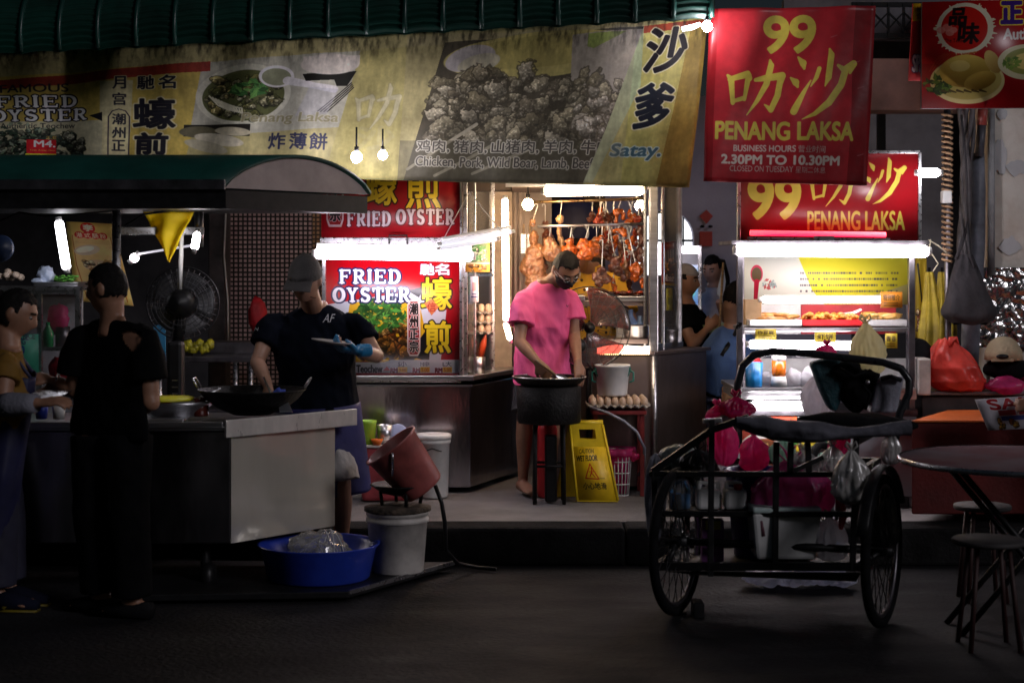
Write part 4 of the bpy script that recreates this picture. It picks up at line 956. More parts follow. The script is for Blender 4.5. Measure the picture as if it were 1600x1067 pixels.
tag(MB(mat('blue_panel', (.03,.2,.38), .5)).pbox(240, 508, 258, 562, 10.2, .02).build('blue_board'), 'narrow blue board glimpsed right of the man in black', 'board')
tag(MB(mat('red_cloth', (.6,.02,.03), .6, var=.2, bump=.3)).blob(W(402, 492, 11.0), (.06,.05,.11), amp=.25, sc=2, seed=4).build('red_bundle'), 'red plastic bundle hanging beside the cook on the mosaic column', 'bundle')
t = thing('wall_fan', 'round dark blue fan head at the left edge of the picture', 'fan', W(5, 415, 9.3))
mb = MB(mat('navy_plastic', (.02,.04,.1), .4)); mb.lathe([(0,-.05),(.06,-.045),(.075,-.01),(.07,.02),(0,.03)], W(0, 388, 9.3), R=Matrix.Rotation(PI/2.2, 3, 'X')); mb.build('head', t)
mb = MB(m_alum); mb.lathe([(.05,-.056),(.056,-.054),(.056,-.05)], W(0, 388, 9.3), R=Matrix.Rotation(PI/2.2, 3, 'X')); mb.build('trim', t)

# ================================================================ oyster stall
a0, a1 = (X(520, 10.4), 10.4), (X(735, 10.4), 10.4); b1 = (X(818, 11.3), 11.3)
t = thing('oyster_counter', 'steel oyster stall counter with glazed side cabinet', 'stall', ((a0[0]+a1[0])/2, 10.7, PV))
mb = MB(m_shiny); mb.prism([(a0[0], a0[1], PV+.03), (a1[0], a1[1], PV+.03), (b1[0], b1[1], PV+.03), (a0[0]+.3, 11.3, PV+.03)], (0,0,Hh(602, 10.4)-PV-.03), bev=.006); mb.build('body', t)
mb = MB(m_steel); zt_ = Hh(602, 10.4)+.03; mb.prism([(a0[0]-.02, a0[1]-.03, zt_), (a1[0]+.02, a1[1]-.03, zt_), (b1[0]+.03, b1[1], zt_), (a0[0]+.3, 11.3, zt_)], (0,0,.03), bev=.005)
mb.pbox(545, 601, 738, 604, 10.385, .01); mb.build('counter_top', t)
zt_ += .03
mb = MB(m_alum)
for (px, Z, w) in ((727, 10.46, .028), (770, 11.0, .026), (742, 10.48, .014)): mb.beam(V((X(px, Z), Z, zt_)), W(px, 268, Z), w, w, up=(0,1,0), bev=.003)
mb.beam(W(727, 520, 10.46), W(770, 520, 11.0), .02, .02); mb.beam(W(727, 430, 10.46), W(770, 430, 11.0), .016, .016)
mb.build('cabinet_frame', t)
mb = MB(m_glass); mb.prism([W(731, 592, 10.5), W(768, 592, 10.98), W(768, 300, 10.98), W(731, 300, 10.5)], (.004,-.002,0)); mb.build('side_glass', t)
mb = MB(mat('cabinet_inside', (.5,.4,.3), .6)); mb.pbox(690, 300, 800, 590, 11.25, .02); mb.build('back_panel', t)
P = Paint(726, 376, 766, 426, 4, '5a6a4a'); P.leaves(745, 394, 17, 90, ['2c5a28','4c7a3c','8a9a7a','3a6a34'], 3, 7, .8); P.lumps(730, 382, 764, 408, 16, 2, 4, ['b0b4a0','c8c0a8'], 2)
P.rect(726, 412, 766, 426, 'c88a30'); P.lumps(728, 414, 764, 424, 10, 2.5, 4, ['d8b070','a05a20'], 5); P.rect(762, 376, 766, 426, 'c89a40'); P.rect(726, 410, 766, 413, 'd8c8a0')
sheet('food_picture', pquad([(727,378),(765,378),(765,425),(727,425)], 10.44), 2, 2, print_mat('cabinet_picture_print', P, .4), t, m_dirtywhite, .004)
P = Paint(734, 430, 749, 474, 4, 'cfc8d2'); P.rect(737, 440, 746, 455, 'c08a8a'); P.rect(735, 464, 748, 466, '3a3a80'); P.rect(737, 459, 746, 461, '40407a', .7)
sheet('paper_notice', pquad([(735,432),(747,432),(748,472),(735,472)], 10.455), 1, 1, print_mat('notice_print', P, .5), t, m_white, .003)
# egg trays in the cabinet
m_egg = mat('egg_shell', (.62,.45,.32), .5, var=.12); m_tray = mat('pulp_tray', (.3,.27,.24), .9)
def egg_tray(label, c, nx, ny, s=.044):
    t = MB(m_tray); t.slab(lambda u, v: V(c)+V(((u-.5)*nx*s*1.08, (v-.5)*ny*s*1.08, .012*math.cos(u*nx*2*PI)*math.cos(v*ny*2*PI))), nx*4, ny*4, (0,0,-.006))
    o = t.build('egg_tray'); tag(o, label, 'egg tray'); return o
egg0 = None
def eggs(c, nx, ny, s=.044, group='eggs in the trays', label='brown egg sitting in a pulp egg tray'):
    global egg0
    for i in range(nx):
        for j in range(ny):
            p = V(c)+V(((i-nx/2+.5)*s, (j-ny/2+.5)*s, .022))
            if egg0 is None:
                m = MB(m_egg); m.lathe([(0,-.028),(.012,-.025),(.02,-.012),(.0215,0),(.019,.014),(.011,.026),(0,.03)], p, seg=12)
                egg0 = m.build('egg', loc=p); tag(egg0, label, 'egg', group)
            else:
                o = egg0.copy(); COL.objects.link(o); o.location = p; o.rotation_euler = (random.uniform(-.15,.15), random.uniform(-.15,.15), i); o['label'] = label; o['group'] = group
random.seed(5)
for k in range(3):
    c = V((X(752, 10.75), 10.75, Hh(518, 10.75)+k*.062)); egg_tray(['lowest pulp egg tray in the oyster cabinet stack','middle pulp egg tray in the oyster cabinet stack','topmost pulp egg tray in the oyster cabinet stack'][k], c, 3, 4)
    eggs(c, 3, 4, group='eggs in the oyster cabinet', label='brown egg in the tray stack inside the oyster cabinet')
dish('sauce_tin', 'open tin with utensils at the foot of the oyster cabinet', 'tin', V((X(748, 10.62), 10.62, zt_)), [(0,0),(.04,0),(.042,.1),(.038,.1),(.036,.01),(0,.01)], m_steel)
t = thing('chilli_bottle', 'tall red chilli sauce bottle leaning in the oyster cabinet', 'bottle', V((X(752, 10.7), 10.7, zt_)))
mb = MB(mat('chilli_red', (.55,.07,.02), .3)); mb.lathe([(0,0),(.022,0),(.022,.1),(.008,.16),(.008,.18),(0,.18)], V((X(749, 10.7), 10.7, zt_+.08)), R=Matrix.Rotation(.25, 3, 'Y')); mb.build('bottle', t)
tubelight('sign_tube_light', 'long white tube light hanging over the FRIED OYSTER board', W(494, 396, 10.16), W(737, 400, 10.16), .034, m_tube, True, (0,.03,.045))
tubelight('battery_lamp', 'pair of unlit tubes with an added faint glow in a hanging white reflector beside the oyster sign', W(690, 381, 10.0), W(798, 362, 10.15), .017, emit('unlit_tube_glow', (.8,.8,.95), .55), True, (0,.04,.03))  # emission gives the unlit tubes their pale look
o = tubelight('battery_lamp', 'lower short unlit tube with an added faint glow hanging under the white reflector', W(688, 388, 9.98), W(776, 374, 10.1), .013, emit('unlit_tube_glow', (.8,.8,.9), .12))
t = thing('lamp_strings', 'thin strings holding the hanging reflector lamp', 'string', W(733, 300, 10.1)); mb = MB(m_white)
mb.tube([W(733, 300, 10.1), W(694, 372, 10.02)], .003, seg=5); mb.tube([W(733, 300, 10.1), W(784, 362, 10.12)], .003, seg=5); mb.build('string', t)

# ================================================================ roast meat stall
t = thing('roast_meat_stall', 'brown steel roast meat stall with glazed case and lit front', 'stall', (X(960, 10.9), 10.9, PV))
ZC = Hh(556, 10.45)
mb = MB(m_brsteel)
p0, p1, p2 = V((X(860, 10.5), 10.5, PV+.02)), V((X(1022, 10.5), 10.5, PV+.02)), V((X(1104, 11.1), 11.1, PV+.02))
mb.prism([p0, p1, p2, V((X(880, 11.5), 11.5, PV+.02))], (0,0,ZC-PV-.02), bev=.006); mb.build('counter_body', t)
mb = MB(m_brsteel); mb.prism([V((p0.x-.02, p0.y-.03, ZC+.002)), V((p1.x, p1.y-.03, ZC+.002)), V((p2.x+.03, p2.y-.01, ZC+.002)), V((X(880, 11.5), 11.5, ZC+.002))], (0,0,.02), bev=.004); mb.build('counter_top', t)
mb = MB(m_steel); mb.tube([V((p1.x-.0, p1.y-.012, PV+.03)), V((p1.x-.0, p1.y-.012, ZC))], .02, seg=12); mb.build('corner_trim', t)
mb = MB(m_steel)
def post(px, Z, w): mb.beam(V((X(px, Z), Z, ZC+.02)), W(px, 262, Z), w, w, up=(0,1,0), bev=.006)
post(1021, 10.55, .056); post(1008, 10.62, .02); post(1036, 10.72, .022); post(1062, 11.15, .03)
mb.beam(W(1021, 276, 10.55), W(1064, 276, 11.15), .03, .05); mb.beam(W(1021, 545, 10.55), W(1064, 541, 11.15), .03, .06)
mb.beam(W(790, 286, 10.56), W(1021, 286, 10.56), .03, .05); mb.build('case_frame', t)
mb = MB(m_glass); mb.prism([W(1034, 540, 10.72), W(1060, 536, 11.12), W(1060, 282, 11.12), W(1034, 282, 10.72)], (.004,-.002,0)); mb.build('side_glass', t)
mb = MB(mat('case_back_steel', (.2,.16,.14), .42, metal=.6, var=.2, sc=2.5, stretch=(1,1,.4), rvar=.15)); mb.pbox(725, 262, 800, 610, 11.35, .03); mb.pbox(800, 262, 862, 610, 11.7, .03)
for k in range(6): mb.pbox(780+k*8, 300, 782+k*8, 600, 11.34-.0, .01)
mb.build('back_panel', t)
mb = MB(m_brsteel); mb.pbox(800, 283, 1020, 292, 10.6, .9); mb.build('case_roof', t)
mb = MB(mat('brass_rod', (.6,.42,.2), .3, metal=1)); mb.tube([W(832, 316, 10.8), W(1006, 311, 10.8)], .009); mb.build('upper_rod', t)
mb = MB(m_steel); mb.tube([W(840, 354, 10.7), W(1006, 350, 10.7)], .009); mb.build('lower_rod', t)
mb = MB(m_brsteel); mb.pbox(858, 470, 1012, 478, 10.62, .5, bev=.004); mb.build('shelf', t)
mb = MB(m_brsteel); mb.pbox(925, 530, 1012, 537, 10.55, .5); mb.build('lower_shelf', t)
P = Paint(1030, 376, 1058, 448, 4, '6a1512'); P.rect(1033, 388, 1055, 434, '3a2a22'); P.lumps(1034, 405, 1054, 432, 30, 2, 5, ['b05a20','8a3a14','d08a40'], 3)
for k in range(4): P.stroke([(1036+k*5, 390, 1.2), (1037+k*5, 412, 1.6)], 'b0a090', .6)
P.text('Roast', 1036, 430, 1053, 441, 'd8c8b0', .5, None, .3); P.rect(1030, 444, 1058, 448, 'c09a30'); P.rect(1037, 380, 1052, 384, 'c8a070', .5)
sheet('red_poster', quad(W(1035, 379, 10.69), W(1057, 377, 11.06), W(1057, 447, 11.06), W(1035, 445, 10.69)), 2, 2, print_mat('case_poster_print', P, .4), t, m_red, .003)
P = Paint(1038, 448, 1052, 486, 4, 'b5a840'); P.text('S', 1043, 452, 1047, 460, '30301c', .2); P.rect(1042, 464, 1048, 476, '4a5030', .6)
sheet('yellow_label', quad(W(1041, 450, 10.8), W(1051, 450, 10.95), W(1051, 485, 10.95), W(1041, 485, 10.8)), 1, 1, print_mat('yellow_label_print', P, .4), t, m_dirtywhite, .003)
tubelight('case_tube_light', 'long warm tube light along the top of the roast meat case', W(852, 299, 9.8), W(1004, 297, 9.8), .03, m_tubew, True, (0,.03,.04))
tubelight('upright_case_light', 'upright warm tube light on the left side of the roast meat case', W(789, 312, 10.36), W(791, 500, 10.36), .02, m_tubew)
tubelight('upright_case_light', 'short slanted tail of the upright warm light behind the pink shirt', W(790, 505, 10.36), W(797, 530, 10.36), .016, m_tubew)
def bulb(label, c, r, m, cord, group=None):
    t = thing('light_bulb', label, 'bulb', V(c)-V((0,0,r)), group)
    mb = MB(m); mb.lathe([(0,-r),(r*.6,-r*.8),(r,-.1*r),(r*.85,r*.5),(r*.45,r),(0,r)], c, seg=20); mb.build('glowing_globe', t)
    mb = MB(m_black); mb.tube([V(c)+V((0,0,r*.9)), V(c)+V((0,0,r*1.9))], r*.4); mb.tube([V(c)+V((0,0,r*1.8)), V(c)+V((0,0,cord))], .005, seg=6); mb.build('cord', t); return t
bulb('warm bare bulb glowing at the upper left of the meat case', W(825, 320, 10.6), .036, emit('warm_bulb', (1,.62,.3), 120), .14)
bulb('warm bulb half hidden behind the right post of the meat case', W(1000, 322, 11.1), .036, emit('warm_bulb2', (1,.65,.35), 70), .12)
t = thing('counter_strip_light', 'warm strip light with a row of beads on the roast meat counter', 'strip light', W(975, 556, 10.4))
def stp(u, v): return W(933+82*u, 553-(9+3*math.sin(u*5)+6*u)*(1-v), 10.44+.0*v)
mb = MB(emit('strip_glow', (1,.8,.62), 5)); mb.slab(stp, 24, 3, (0,.02,0)); mb.build('glowing_strip', t)
mb = MB(emit('bead_glow', (1,.66,.25), 3))
for k in range(24): mb.blob(W(935+k*3.4, 553.5, 10.41), .0045, sub=1)
mb.build('bead_row', t)

# hanging meats: hook > meat
m_meat = [mat('roast_orange', (.62,.13,.012), .25, var=.5, sc=22, col2=(.14,.025,.006), mix=.42, coat=.4, bump=.5, bsc=30), mat('roast_dark', (.13,.04,.022), .3, var=.4, sc=16, coat=.3, bump=.5, bsc=30), mat('roast_brown', (.34,.16,.07), .3, var=.35, sc=18, col2=(.1,.04,.02), mix=.44, coat=.35, bump=.5, bsc=30), mat('roast_red', (.45,.05,.015), .28, var=.3, sc=22, col2=(.09,.015,.008), mix=.45, coat=.4, bump=.4, bsc=30)]
def hang(name, label, top, pts, m, seed=0, cat='roast meat', group='roast meats hanging in the case'):
    """top: hook px; pts: lumps (px, py, rx, ry) of one continuous piece of meat"""
    Z = top[2]; t = thing(name, label, cat, W(pts[-1][0], pts[-1][1]+pts[-1][3], Z), group)
    mb = MB(m_steel); a = W(top[0], top[1], Z); b = W(pts[0][0], pts[0][1], Z)
    mb.tube([a+V((-.012,0,-.004)), a+V((-.008,0,.01)), a+V((.004,0,.012)), a+V((.008,0,0)), b, b+V((.006,-.012,-.012)), b+V((-.006,-.016,-.004))], .0035, seg=6); mb.build('hook', t)
    mb = MB(m)
    for k, (px, py, rx, ry) in enumerate(pts): mb.blob(W(px, py, Z+.012*math.sin(k*2.1+seed)), (M(rx, Z), M((rx+ry)/2, Z)*.8, M(ry, Z)), amp=.22, sc=1.6, seed=seed+k, sub=3)
    o = organic('meat', mb, t, .0055, 1, m, lambda p, n: .009*mnoise.fractal(p*30, 1, 2, 3)+.004*mnoise.noise(p*95)); return t
hang('roast_duck', 'big pale roast duck hanging leftmost behind the pink shirted man', (838, 322, 10.85), [(832,348,5,7),(834,372,7,14),(838,398,18,16),(834,418,22,22),(840,440,20,16)], m_meat[2], 1)
hang('roast_duck', 'brown roast duck second from left hanging on the lower rod', (858, 356, 10.75), [(858,378,10,8),(862,392,15,16),(872,400,9,14)], m_meat[2], 7)
hang('roast_duck', 'roast duck with a long pale neck hanging from the upper rod', (876, 316, 10.78), [(875,342,6,7),(874,362,3.5,16),(878,384,4,14),(872,402,12,8)], mat('roast_pale', (.5,.3,.15), .3, var=.3, sc=12, coat=.4), 12)
hang('roast_chicken', 'small orange roast chicken just left of the biggest orange one', (891, 356, 10.72), [(890,378,7,7),(890,391,13,9),(884,398,8,8)], m_meat[0], 17)
hang('roast_chicken', 'biggest bright orange roast chicken above the yellow shirt', (918, 356, 10.66), [(912,380,8,7),(921,390,16,14),(916,398,14,9),(908,386,7,6)], m_meat[0], 23)
r = random.Random(11)
specs = [('char_siu_strip','red roast strip under the third hook of the upper rod',(938,314,10.8),[(936,340,5,6),(933,346,6,5),(940,350,5,4)],3),
 ('char_siu_strip','dark crinkled roast piece beside the red upper strip',(945,314,10.84),[(945,336,6,6),(950,342,7,6)],1),
 ('char_siu_strip','curled orange roast ring on the middle upper hook',(968,314,10.8),[(964,332,6,5),(970,330,6,4),(974,338,4,8),(963,342,3,8)],0),
 ('char_siu_strip','slanting orange roast strip right of the curled ring',(980,314,10.8),[(990,338,5,6),(984,345,6,5),(979,349,5,4)],0),
 ('char_siu_strip','short red roast strip close to the right case post',(996,318,10.8),[(998,342,6,5),(993,347,5,5)],3),
 ('char_siu_strip','bright curled roast piece below the lower rod',(966,352,10.7),[(964,361,7,5),(972,362,7,6),(976,367,6,4)],0),
 ('char_siu_strip','long dark roast slab hanging against the right post',(1001,352,10.72),[(1000,362,6,9),(1003,378,6,10),(1001,394,6,10)],1),
 ('char_siu_strip','thin orange strip hanging on the long central hook',(939,356,10.7),[(940,370,4,4),(935,374,5,4)],0),
 ('char_siu_strip','two joined orange strips hanging at mid height right',(985,356,10.7),[(980,378,4,5),(988,376,4,8),(984,386,4,6)],0),
 ('pork_knuckle','dark roast knuckle cluster in the centre of the case',(950,356,10.68),[(962,408,8,8),(957,418,7,8),(966,424,7,8),(974,434,5,7)],1),
 ('pork_knuckle','orange roast cluster at the lower right of the case',(978,356,10.68),[(994,416,6,8),(998,424,7,8),(992,434,6,7),(988,420,5,5)],0),
 ('pork_knuckle','dark charred cluster hanging before the yellow shirt',(940,378,10.64),[(940,424,8,8),(933,432,8,7),(946,436,9,8),(936,444,7,6)],1),
 ('pork_knuckle','small dark piece tucked beside the right post at mid height',(996,380,10.74),[(992,398,5,7),(1000,404,5,7)],1),
 ('pork_knuckle','slim brown strip hanging left of the orange cluster',(972,378,10.7),[(978,414,4,8),(980,428,4,8)],2),
 ('char_siu_strip','dark roast strip hanging between the red strip and the curled ring',(957,314,10.86),[(957,338,5,7),(955,348,5,7)],1),
 ('char_siu_strip','orange strip tucked behind the slanting strip at the upper right',(987,314,10.9),[(984,334,4,7),(987,344,4,5)],0),
 ('pork_knuckle','brown knuckle hanging low behind the small dark piece',(1002,380,10.8),[(1003,416,4,9),(1001,430,5,8)],2),
 ('char_siu_strip','long red strip hanging just left of the long dark slab',(993,352,10.78),[(992,364,4,9),(993,378,4,9)],3),
 ('pork_knuckle','large charred cluster left of the central dark knuckle',(950,356,10.82),[(950,386,8,9),(944,396,7,8),(953,402,7,7)],1),
 ('roast_chicken','brown roast chicken half hidden behind the biggest orange one',(930,356,10.9),[(932,378,8,8),(936,392,12,12)],2),
 ('char_siu_strip','twisted orange strip hanging over the skewer tray',(960,400,10.7),[(958,440,4,8),(961,450,4,6)],0),
 ('char_siu_strip','dark strip hanging over the right half of the skewer tray',(984,400,10.76),[(983,444,5,8),(985,454,4,6)],1),
 ('pork_knuckle','red glazed cluster between the orange and dark lower clusters',(984,380,10.82),[(980,400,6,7),(976,408,6,7)],3),
 ('char_siu_strip','narrow orange strip close to the right post at the bottom',(1006,400,10.7),[(1004,442,4,9)],0),
 ('roast_duck','small dark duck hanging behind the leftmost pale duck',(850,322,11.0),[(852,352,5,8),(856,372,9,12),(858,386,11,11)],1),
 ('char_siu_strip','dark curled strip under the upper rod left of the red strip',(924,315,10.86),[(925,336,5,5),(922,344,5,5)],1)]
for k, (n, l, top, pts, mi) in enumerate(specs): hang(n, l, top, pts, m_meat[mi], 30+k*3)
rb = random.Random(21)
for k in range(18):
    px = 938+(k*37 % 68); py = 330+(k*53 % 95); Zb = 10.95+.02*(k % 7)
    hang('roast_strip', 'small roast strip in the crowded back row of the meat case', (px-3, py-22, Zb), [(px, py, 4, 7), (px+rb.uniform(-3,3), py+9, 5, 7), (px+rb.uniform(-4,4), py+17, 4, 6)], m_meat[(k*5) % 4], 100+k*3, group='small roast strips in the back row')
t = thing('skewer_tray', 'steel tray heaped with dark glazed skewered meat on the case shelf', 'tray', W(965, 471, 10.7))
mb = MB(m_steel); mb.pbox(884, 462, 914, 470, 10.6, .3, bev=.004); mb.pbox(930, 463, 1008, 470, 10.6, .3, bev=.004); mb.build('tray', t)
mb = MB(m_meat[1]); mb2 = MB(m_meat[3])
for k in range(70): (mb if k % 3 else mb2).blob(W(r.uniform(934,1004), 462-r.uniform(0,6), 10.62+r.uniform(0,.2)), (.022,.014,.01), amp=.3, seed=k, sub=2, R=Matrix.Rotation(r.uniform(0,3), 3, 'Z'))
o = mb.build('dark_meat_pile', t); o['kind'] = 'stuff'; o = mb2.build('red_meat_pile', t); o['kind'] = 'stuff'
c = V((X(994, 10.65), 10.65, Hh(530, 10.55)))
dish('steel_pot', 'round steel pot on the lower shelf under the hanging meats', 'pot', c, [(0,0),(.07,0),(.075,.01),(.075,.075),(.08,.08),(.078,.084),(.07,.082),(.068,.02),(0,.01)], m_steel)
c = V((X(1047, 10.95), 10.95, Hh(541, 10.95)))
t = thing('lidded_pot', 'lidded steel pot behind the side glass of the meat case', 'pot', c); mb = MB(m_steel); mb.lathe([(0,0),(.05,0),(.052,.1),(0,.1)], c); mb.build('pot', t); mb = MB(m_steel); mb.lathe([(.054,.1),(.054,.108),(.02,.12),(.012,.14),(0,.142)], c); mb.build('lid', t)
for px, l, m, h in ((985, 'tall clear blue bottle on the lower meat shelf', mat('blue_tint_plastic', (.3,.42,.68), .15, var=.2), .19), (1000, 'second pale blue bottle nearest the right post', mat('pale_blue_tint', (.4,.55,.72), .2), .15), (973, 'white squeeze bottle left of the blue bottles', m_white, .16)):
    dish('sauce_bottle', l, 'bottle', V((X(px, 10.9), 10.9, Hh(530, 10.9))), [(0,0),(.04,0),(.042,.01),(.042,h*.6),(.016,h*.8),(.016,h),(0,h)], m)
tag(MB(mat('blue_cloth', (.2,.36,.68), .8, bump=.4)).blob(W(997, 516, 10.75), (.07,.05,.04), amp=.4, sc=2, seed=3).build('wiping_cloth'), 'crumpled light blue cloth beside the steel pot', 'cloth')
# red blade fan behind pink man
hc = W(921, 512, 10.38)
t = thing('electric_fan', 'fan with translucent red blades behind the man in pink', 'fan', V((hc.x, hc.y, PV)))
RF = M(64, 10.4)
mb = MB(glass('red_blade_plastic', (.55,.22,.2), .1, .1, .2))
for k in range(3):
    a0 = -1.3+2*PI*k/3
    def bl(u, v, a0=a0):
        rr = .03+(RF*.86)*v; a = a0+(u-.5)*(1.25+.5*v); return hc+V((rr*math.cos(a), .02+.05*(u-.5), rr*math.sin(a)))
    mb.slab(bl, 10, 8, (0,.003,0))
mb.build('blade', t)
mb = MB(_mc['fan_wire']); 
for s in (-1, 1):
    for q in (1, .84, .68, .52): mb.tube([hc+V((RF*q*math.cos(a), s*.045*(1-q**3)+.02, RF*q*math.sin(a))) for a in [2*PI*i/44 for i in range(44)]], .004 if q == 1 else .0011, seg=5, closed=True)
for k in range(30):
    a = 2*PI*k/30; mb.tube([hc+V((RF*q*math.cos(a), -.045*(1-q**3)+.02, RF*q*math.sin(a))) for q in (.2,.6,1)], .0009, seg=4)
mb.build('wire_guard', t)
mb = MB(m_black); mb.lathe([(0,.05),(.035,.045),(.045,0),(.03,-.07),(0,-.075)], W(905, 540, 10.36), R=Matrix.Rotation(PI/2, 3, 'X')); mb.lathe([(0,.06),(.03,.05),(.035,0),(0,-.03)], hc, R=Matrix.Rotation(PI/2, 3, 'X')); mb.tube([hc+V((0,.04,0)), V((hc.x, hc.y+.04, PV+.02))], .018); mb.lathe([(0,0),(.16,0),(.15,.02),(0,.03)], V((hc.x, hc.y+.04, PV))); mb.build('motor_and_stand', t)
hc = W(895, 348, 12.4)
t = thing('blue_wall_fan', 'dark blue round fan on the wall behind the hanging meats', 'fan', hc)
mb = MB(mat('indigo_plastic', (.02,.024,.1), .5)); mb.lathe([(0,.012),(.1,.012),(.19,0),(.2,-.02),(0,-.02)], hc, R=Matrix.Rotation(PI/2, 3, 'X')); mb.build('guard', t)
mb = MB(m_alum); mb.tube([hc+V((.06*math.cos(a)+.05, -.06, .06*math.sin(a)-.08)) for a in [2*PI*i/24 for i in range(24)]], .008, closed=True); mb.build('rim', t)
for px, l in ((818, 'left pale cleaver hanging inside the meat case'), (828, 'right pale cleaver hanging inside the meat case')):
    t = thing('cleaver', l, 'cleaver', W(px, 396, 11.1)); mb = MB(m_alum); mb.pbox(px-4, 366, px+4, 396, 11.1, .004); mb.build('blade', t); mb = MB(m_wood); mb.pbox(px-1.5, 350, px+1.5, 366, 11.095, .014, bev=.003); mb.build('handle', t)

t = thing('dark_backdrop', 'added dark cupboard behind the hanging meats', 'backdrop', W(905, 480, 12.6)); mb = MB(mat('backdrop_brown', (.05,.032,.024), .6, var=.3)); mb.pbox(862, 262, 946, 480, 12.55, .3, bev=.01); mb.build('body', t); mb = MB(_mc['backdrop_brown']); mb.pbox(866, 320, 942, 476, 12.53, .018, bev=.004); mb.build('door', t)  # dark block added to stand for the darkness behind the meats
# ---------------------------------------------------------------- stove and things in front of the meat stall
c = V((X(858, 9.98), 9.98, PV)); zr = Hh(594, 9.98)
t = thing('wok_stove', 'black drum stove on legs with a wide wok in front of the man in pink', 'stove', c)
mb = MB(m_iron); h1 = Hh(660, 9.98)
mb.lathe([(0,0),(M(48,9.98),0),(M(50,9.98),.01),(M(50,9.98),zr-h1-.035),(M(46,9.98),zr-h1-.03),(0,zr-h1-.03)], V((c.x, c.y, h1)), seg=36); mb.build('drum', t)
for s in (-1, 1):
    for d in (-1, 1): mb = MB(m_iron); mb.tube([(c.x+s*.085, c.y+d*.1, PV), (c.x+s*.08, c.y+d*.095, h1+.01)], .012); mb.build('leg', t)
mb = MB(m_iron); mb.tube([(c.x-.085, c.y-.1, .42), (c.x+.085, c.y-.1, .42)], .008); mb.tube([(c.x-.085, c.y+.1, .42), (c.x+.085, c.y+.1, .42)], .008); mb.build('crossbar', t)
mb = MB(m_black); mb.box((c.x+.01, c.y-.0, PV+.2), (.07,.13,.38), bev=.01); mb.build('fire_box', t)
RW = M(57, 9.98)
t2 = thing('stir_fry_wok', 'black wok with a pale metal rim on the drum stove', 'wok', V((c.x, c.y, zr-.06)))
mb = MB(m_iron); mb.lathe([(0,-.075),(RW*.5,-.06),(RW*.85,-.03),(RW,.0),(RW*1.01,.008),(RW*.98,.006),(RW*.8,-.024),(RW*.45,-.05),(0,-.06)], V((c.x, c.y, zr+.012)), seg=44); mb.build('bowl', t2)
mb = MB(m_alum); mb.tube([V((c.x+RW*1.01*math.cos(a), c.y+RW*1.01*math.sin(a), zr+.022)) for a in [2*PI*i/40 for i in range(40)]], .0035, seg=5, closed=True); mb.build('rim', t2)
mb = MB(mat('fried_food', (.5,.36,.08), .5, var=.4, sc=30, bump=.5)); 
for k in range(30): mb.blob(V((c.x+r.uniform(-.02,.14), c.y+r.uniform(-.1,.1), zr-.02+r.uniform(0,.02))), (.025,.016,.012), amp=.3, seed=k, sub=2)
o = mb.build('frying_noodles'); tag(o, 'yellow food frying in the wok of the man in pink', 'food', kind='stuff')
c = V((X(856, 10.05), 10.2, PV))
dish('red_gas_cylinder', 'red gas cylinder standing behind the legs of the drum stove', 'gas cylinder', c, [(0,0),(.055,0),(.06,.01),(.06,.4),(.045,.45),(.02,.46),(.02,.5),(0,.5)], m_red)
# pail on egg tray
tb = thing('low_red_table', 'small dark red table carrying the egg tray and white pail', 'table', V((X(965, 10.36), 10.36, PV)))
zt2 = Hh(642, 10.2)
mb = MB(mat('dark_red_paint', (.2,.02,.02), .5)); mb.box((X(965, 10.36), 10.36, zt2-.012), (.33,.3,.024), bev=.004); mb.build('table_top', tb)
for sx in (-.14, .14):
    for sy in (-.12, .12): mb = MB(_mc['dark_red_paint']); mb.beam((X(965, 10.36)+sx, 10.36+sy, PV), (X(965, 10.36)+sx, 10.36+sy, zt2-.024), .025, .025, up=(0,1,0)); mb.build('leg', tb)
c = V((X(965, 10.34), 10.34, zt2+.03))
egg_tray('wide pulp egg tray on the low red table under the white pail', c, 8, 6)
eggs(c, 8, 6, group='eggs under the white pail', label='brown egg in the wide tray under the white pail')
c = V((X(957, 10.32), 10.32, zt2+.085))
t = thing('white_pail', 'white pail with teal handle standing on the egg tray', 'pail', c)
mb = MB(m_white); mb.lathe([(0,0),(.085,0),(.09,.01),(.103,.17),(.108,.172),(.108,.185),(.1,.185),(.086,.02),(0,.012)], c, seg=32); mb.build('pail', t)
mb = MB(m_teal); mb.tube([c+V((.105*math.cos(a), -.02-.03*math.sin(a), .165-.085*abs(math.sin(a))*1.0)) for a in [PI*1.0*i/14 for i in range(-1, 16)]], .006)
for s in (-1, 1): mb.tube([c+V((s*.1,-.03,.15)), c+V((s*.125,-.03,.14)), c+V((s*.125,-.03,.09)), c+V((s*.1,-.03,.08))], .006)
mb.build('handle', t)
mb = MB(m_black); mb.tube([W(934, 592, 10.32), W(918, 566, 10.3)], .007); tag(mb.build('ladle'), 'dark ladle handle sticking out of the white pail', 'ladle')
c = V((X(973, 10.62), 10.62, PV))
t = thing('teal_gas_cylinder', 'teal gas cylinder with red collar behind the yellow floor sign', 'gas cylinder', c)
mb = MB(m_teal); mb.lathe([(0,0),(.1,0),(.108,.015),(.108,.34),(.095,.365),(0,.37)], c, seg=32); mb.build('body', t)
mb = MB(mat('dark_red_collar', (.16,.015,.015), .5)); mb.lathe([(.085,.362),(.09,.44),(.08,.44),(.06,.372)], c, seg=32); mb.tube([c+V((0,0,.37)), c+V((0,0,.43))], .025); mb.build('collar', t)
mb = MB(mat('grey_hose', (.3,.31,.38), .5)); mb.tube([W(922, 636, 10.2), W(950, 645, 10.16), W(975, 658, 10.16), W(995, 675, 10.16), W(1007, 700, 10.2), W(1006, 728, 10.3), W(998, 742, 10.4)], .009); tag(mb.build('hose'), 'grey hose curving over the teal gas cylinder', 'hose')
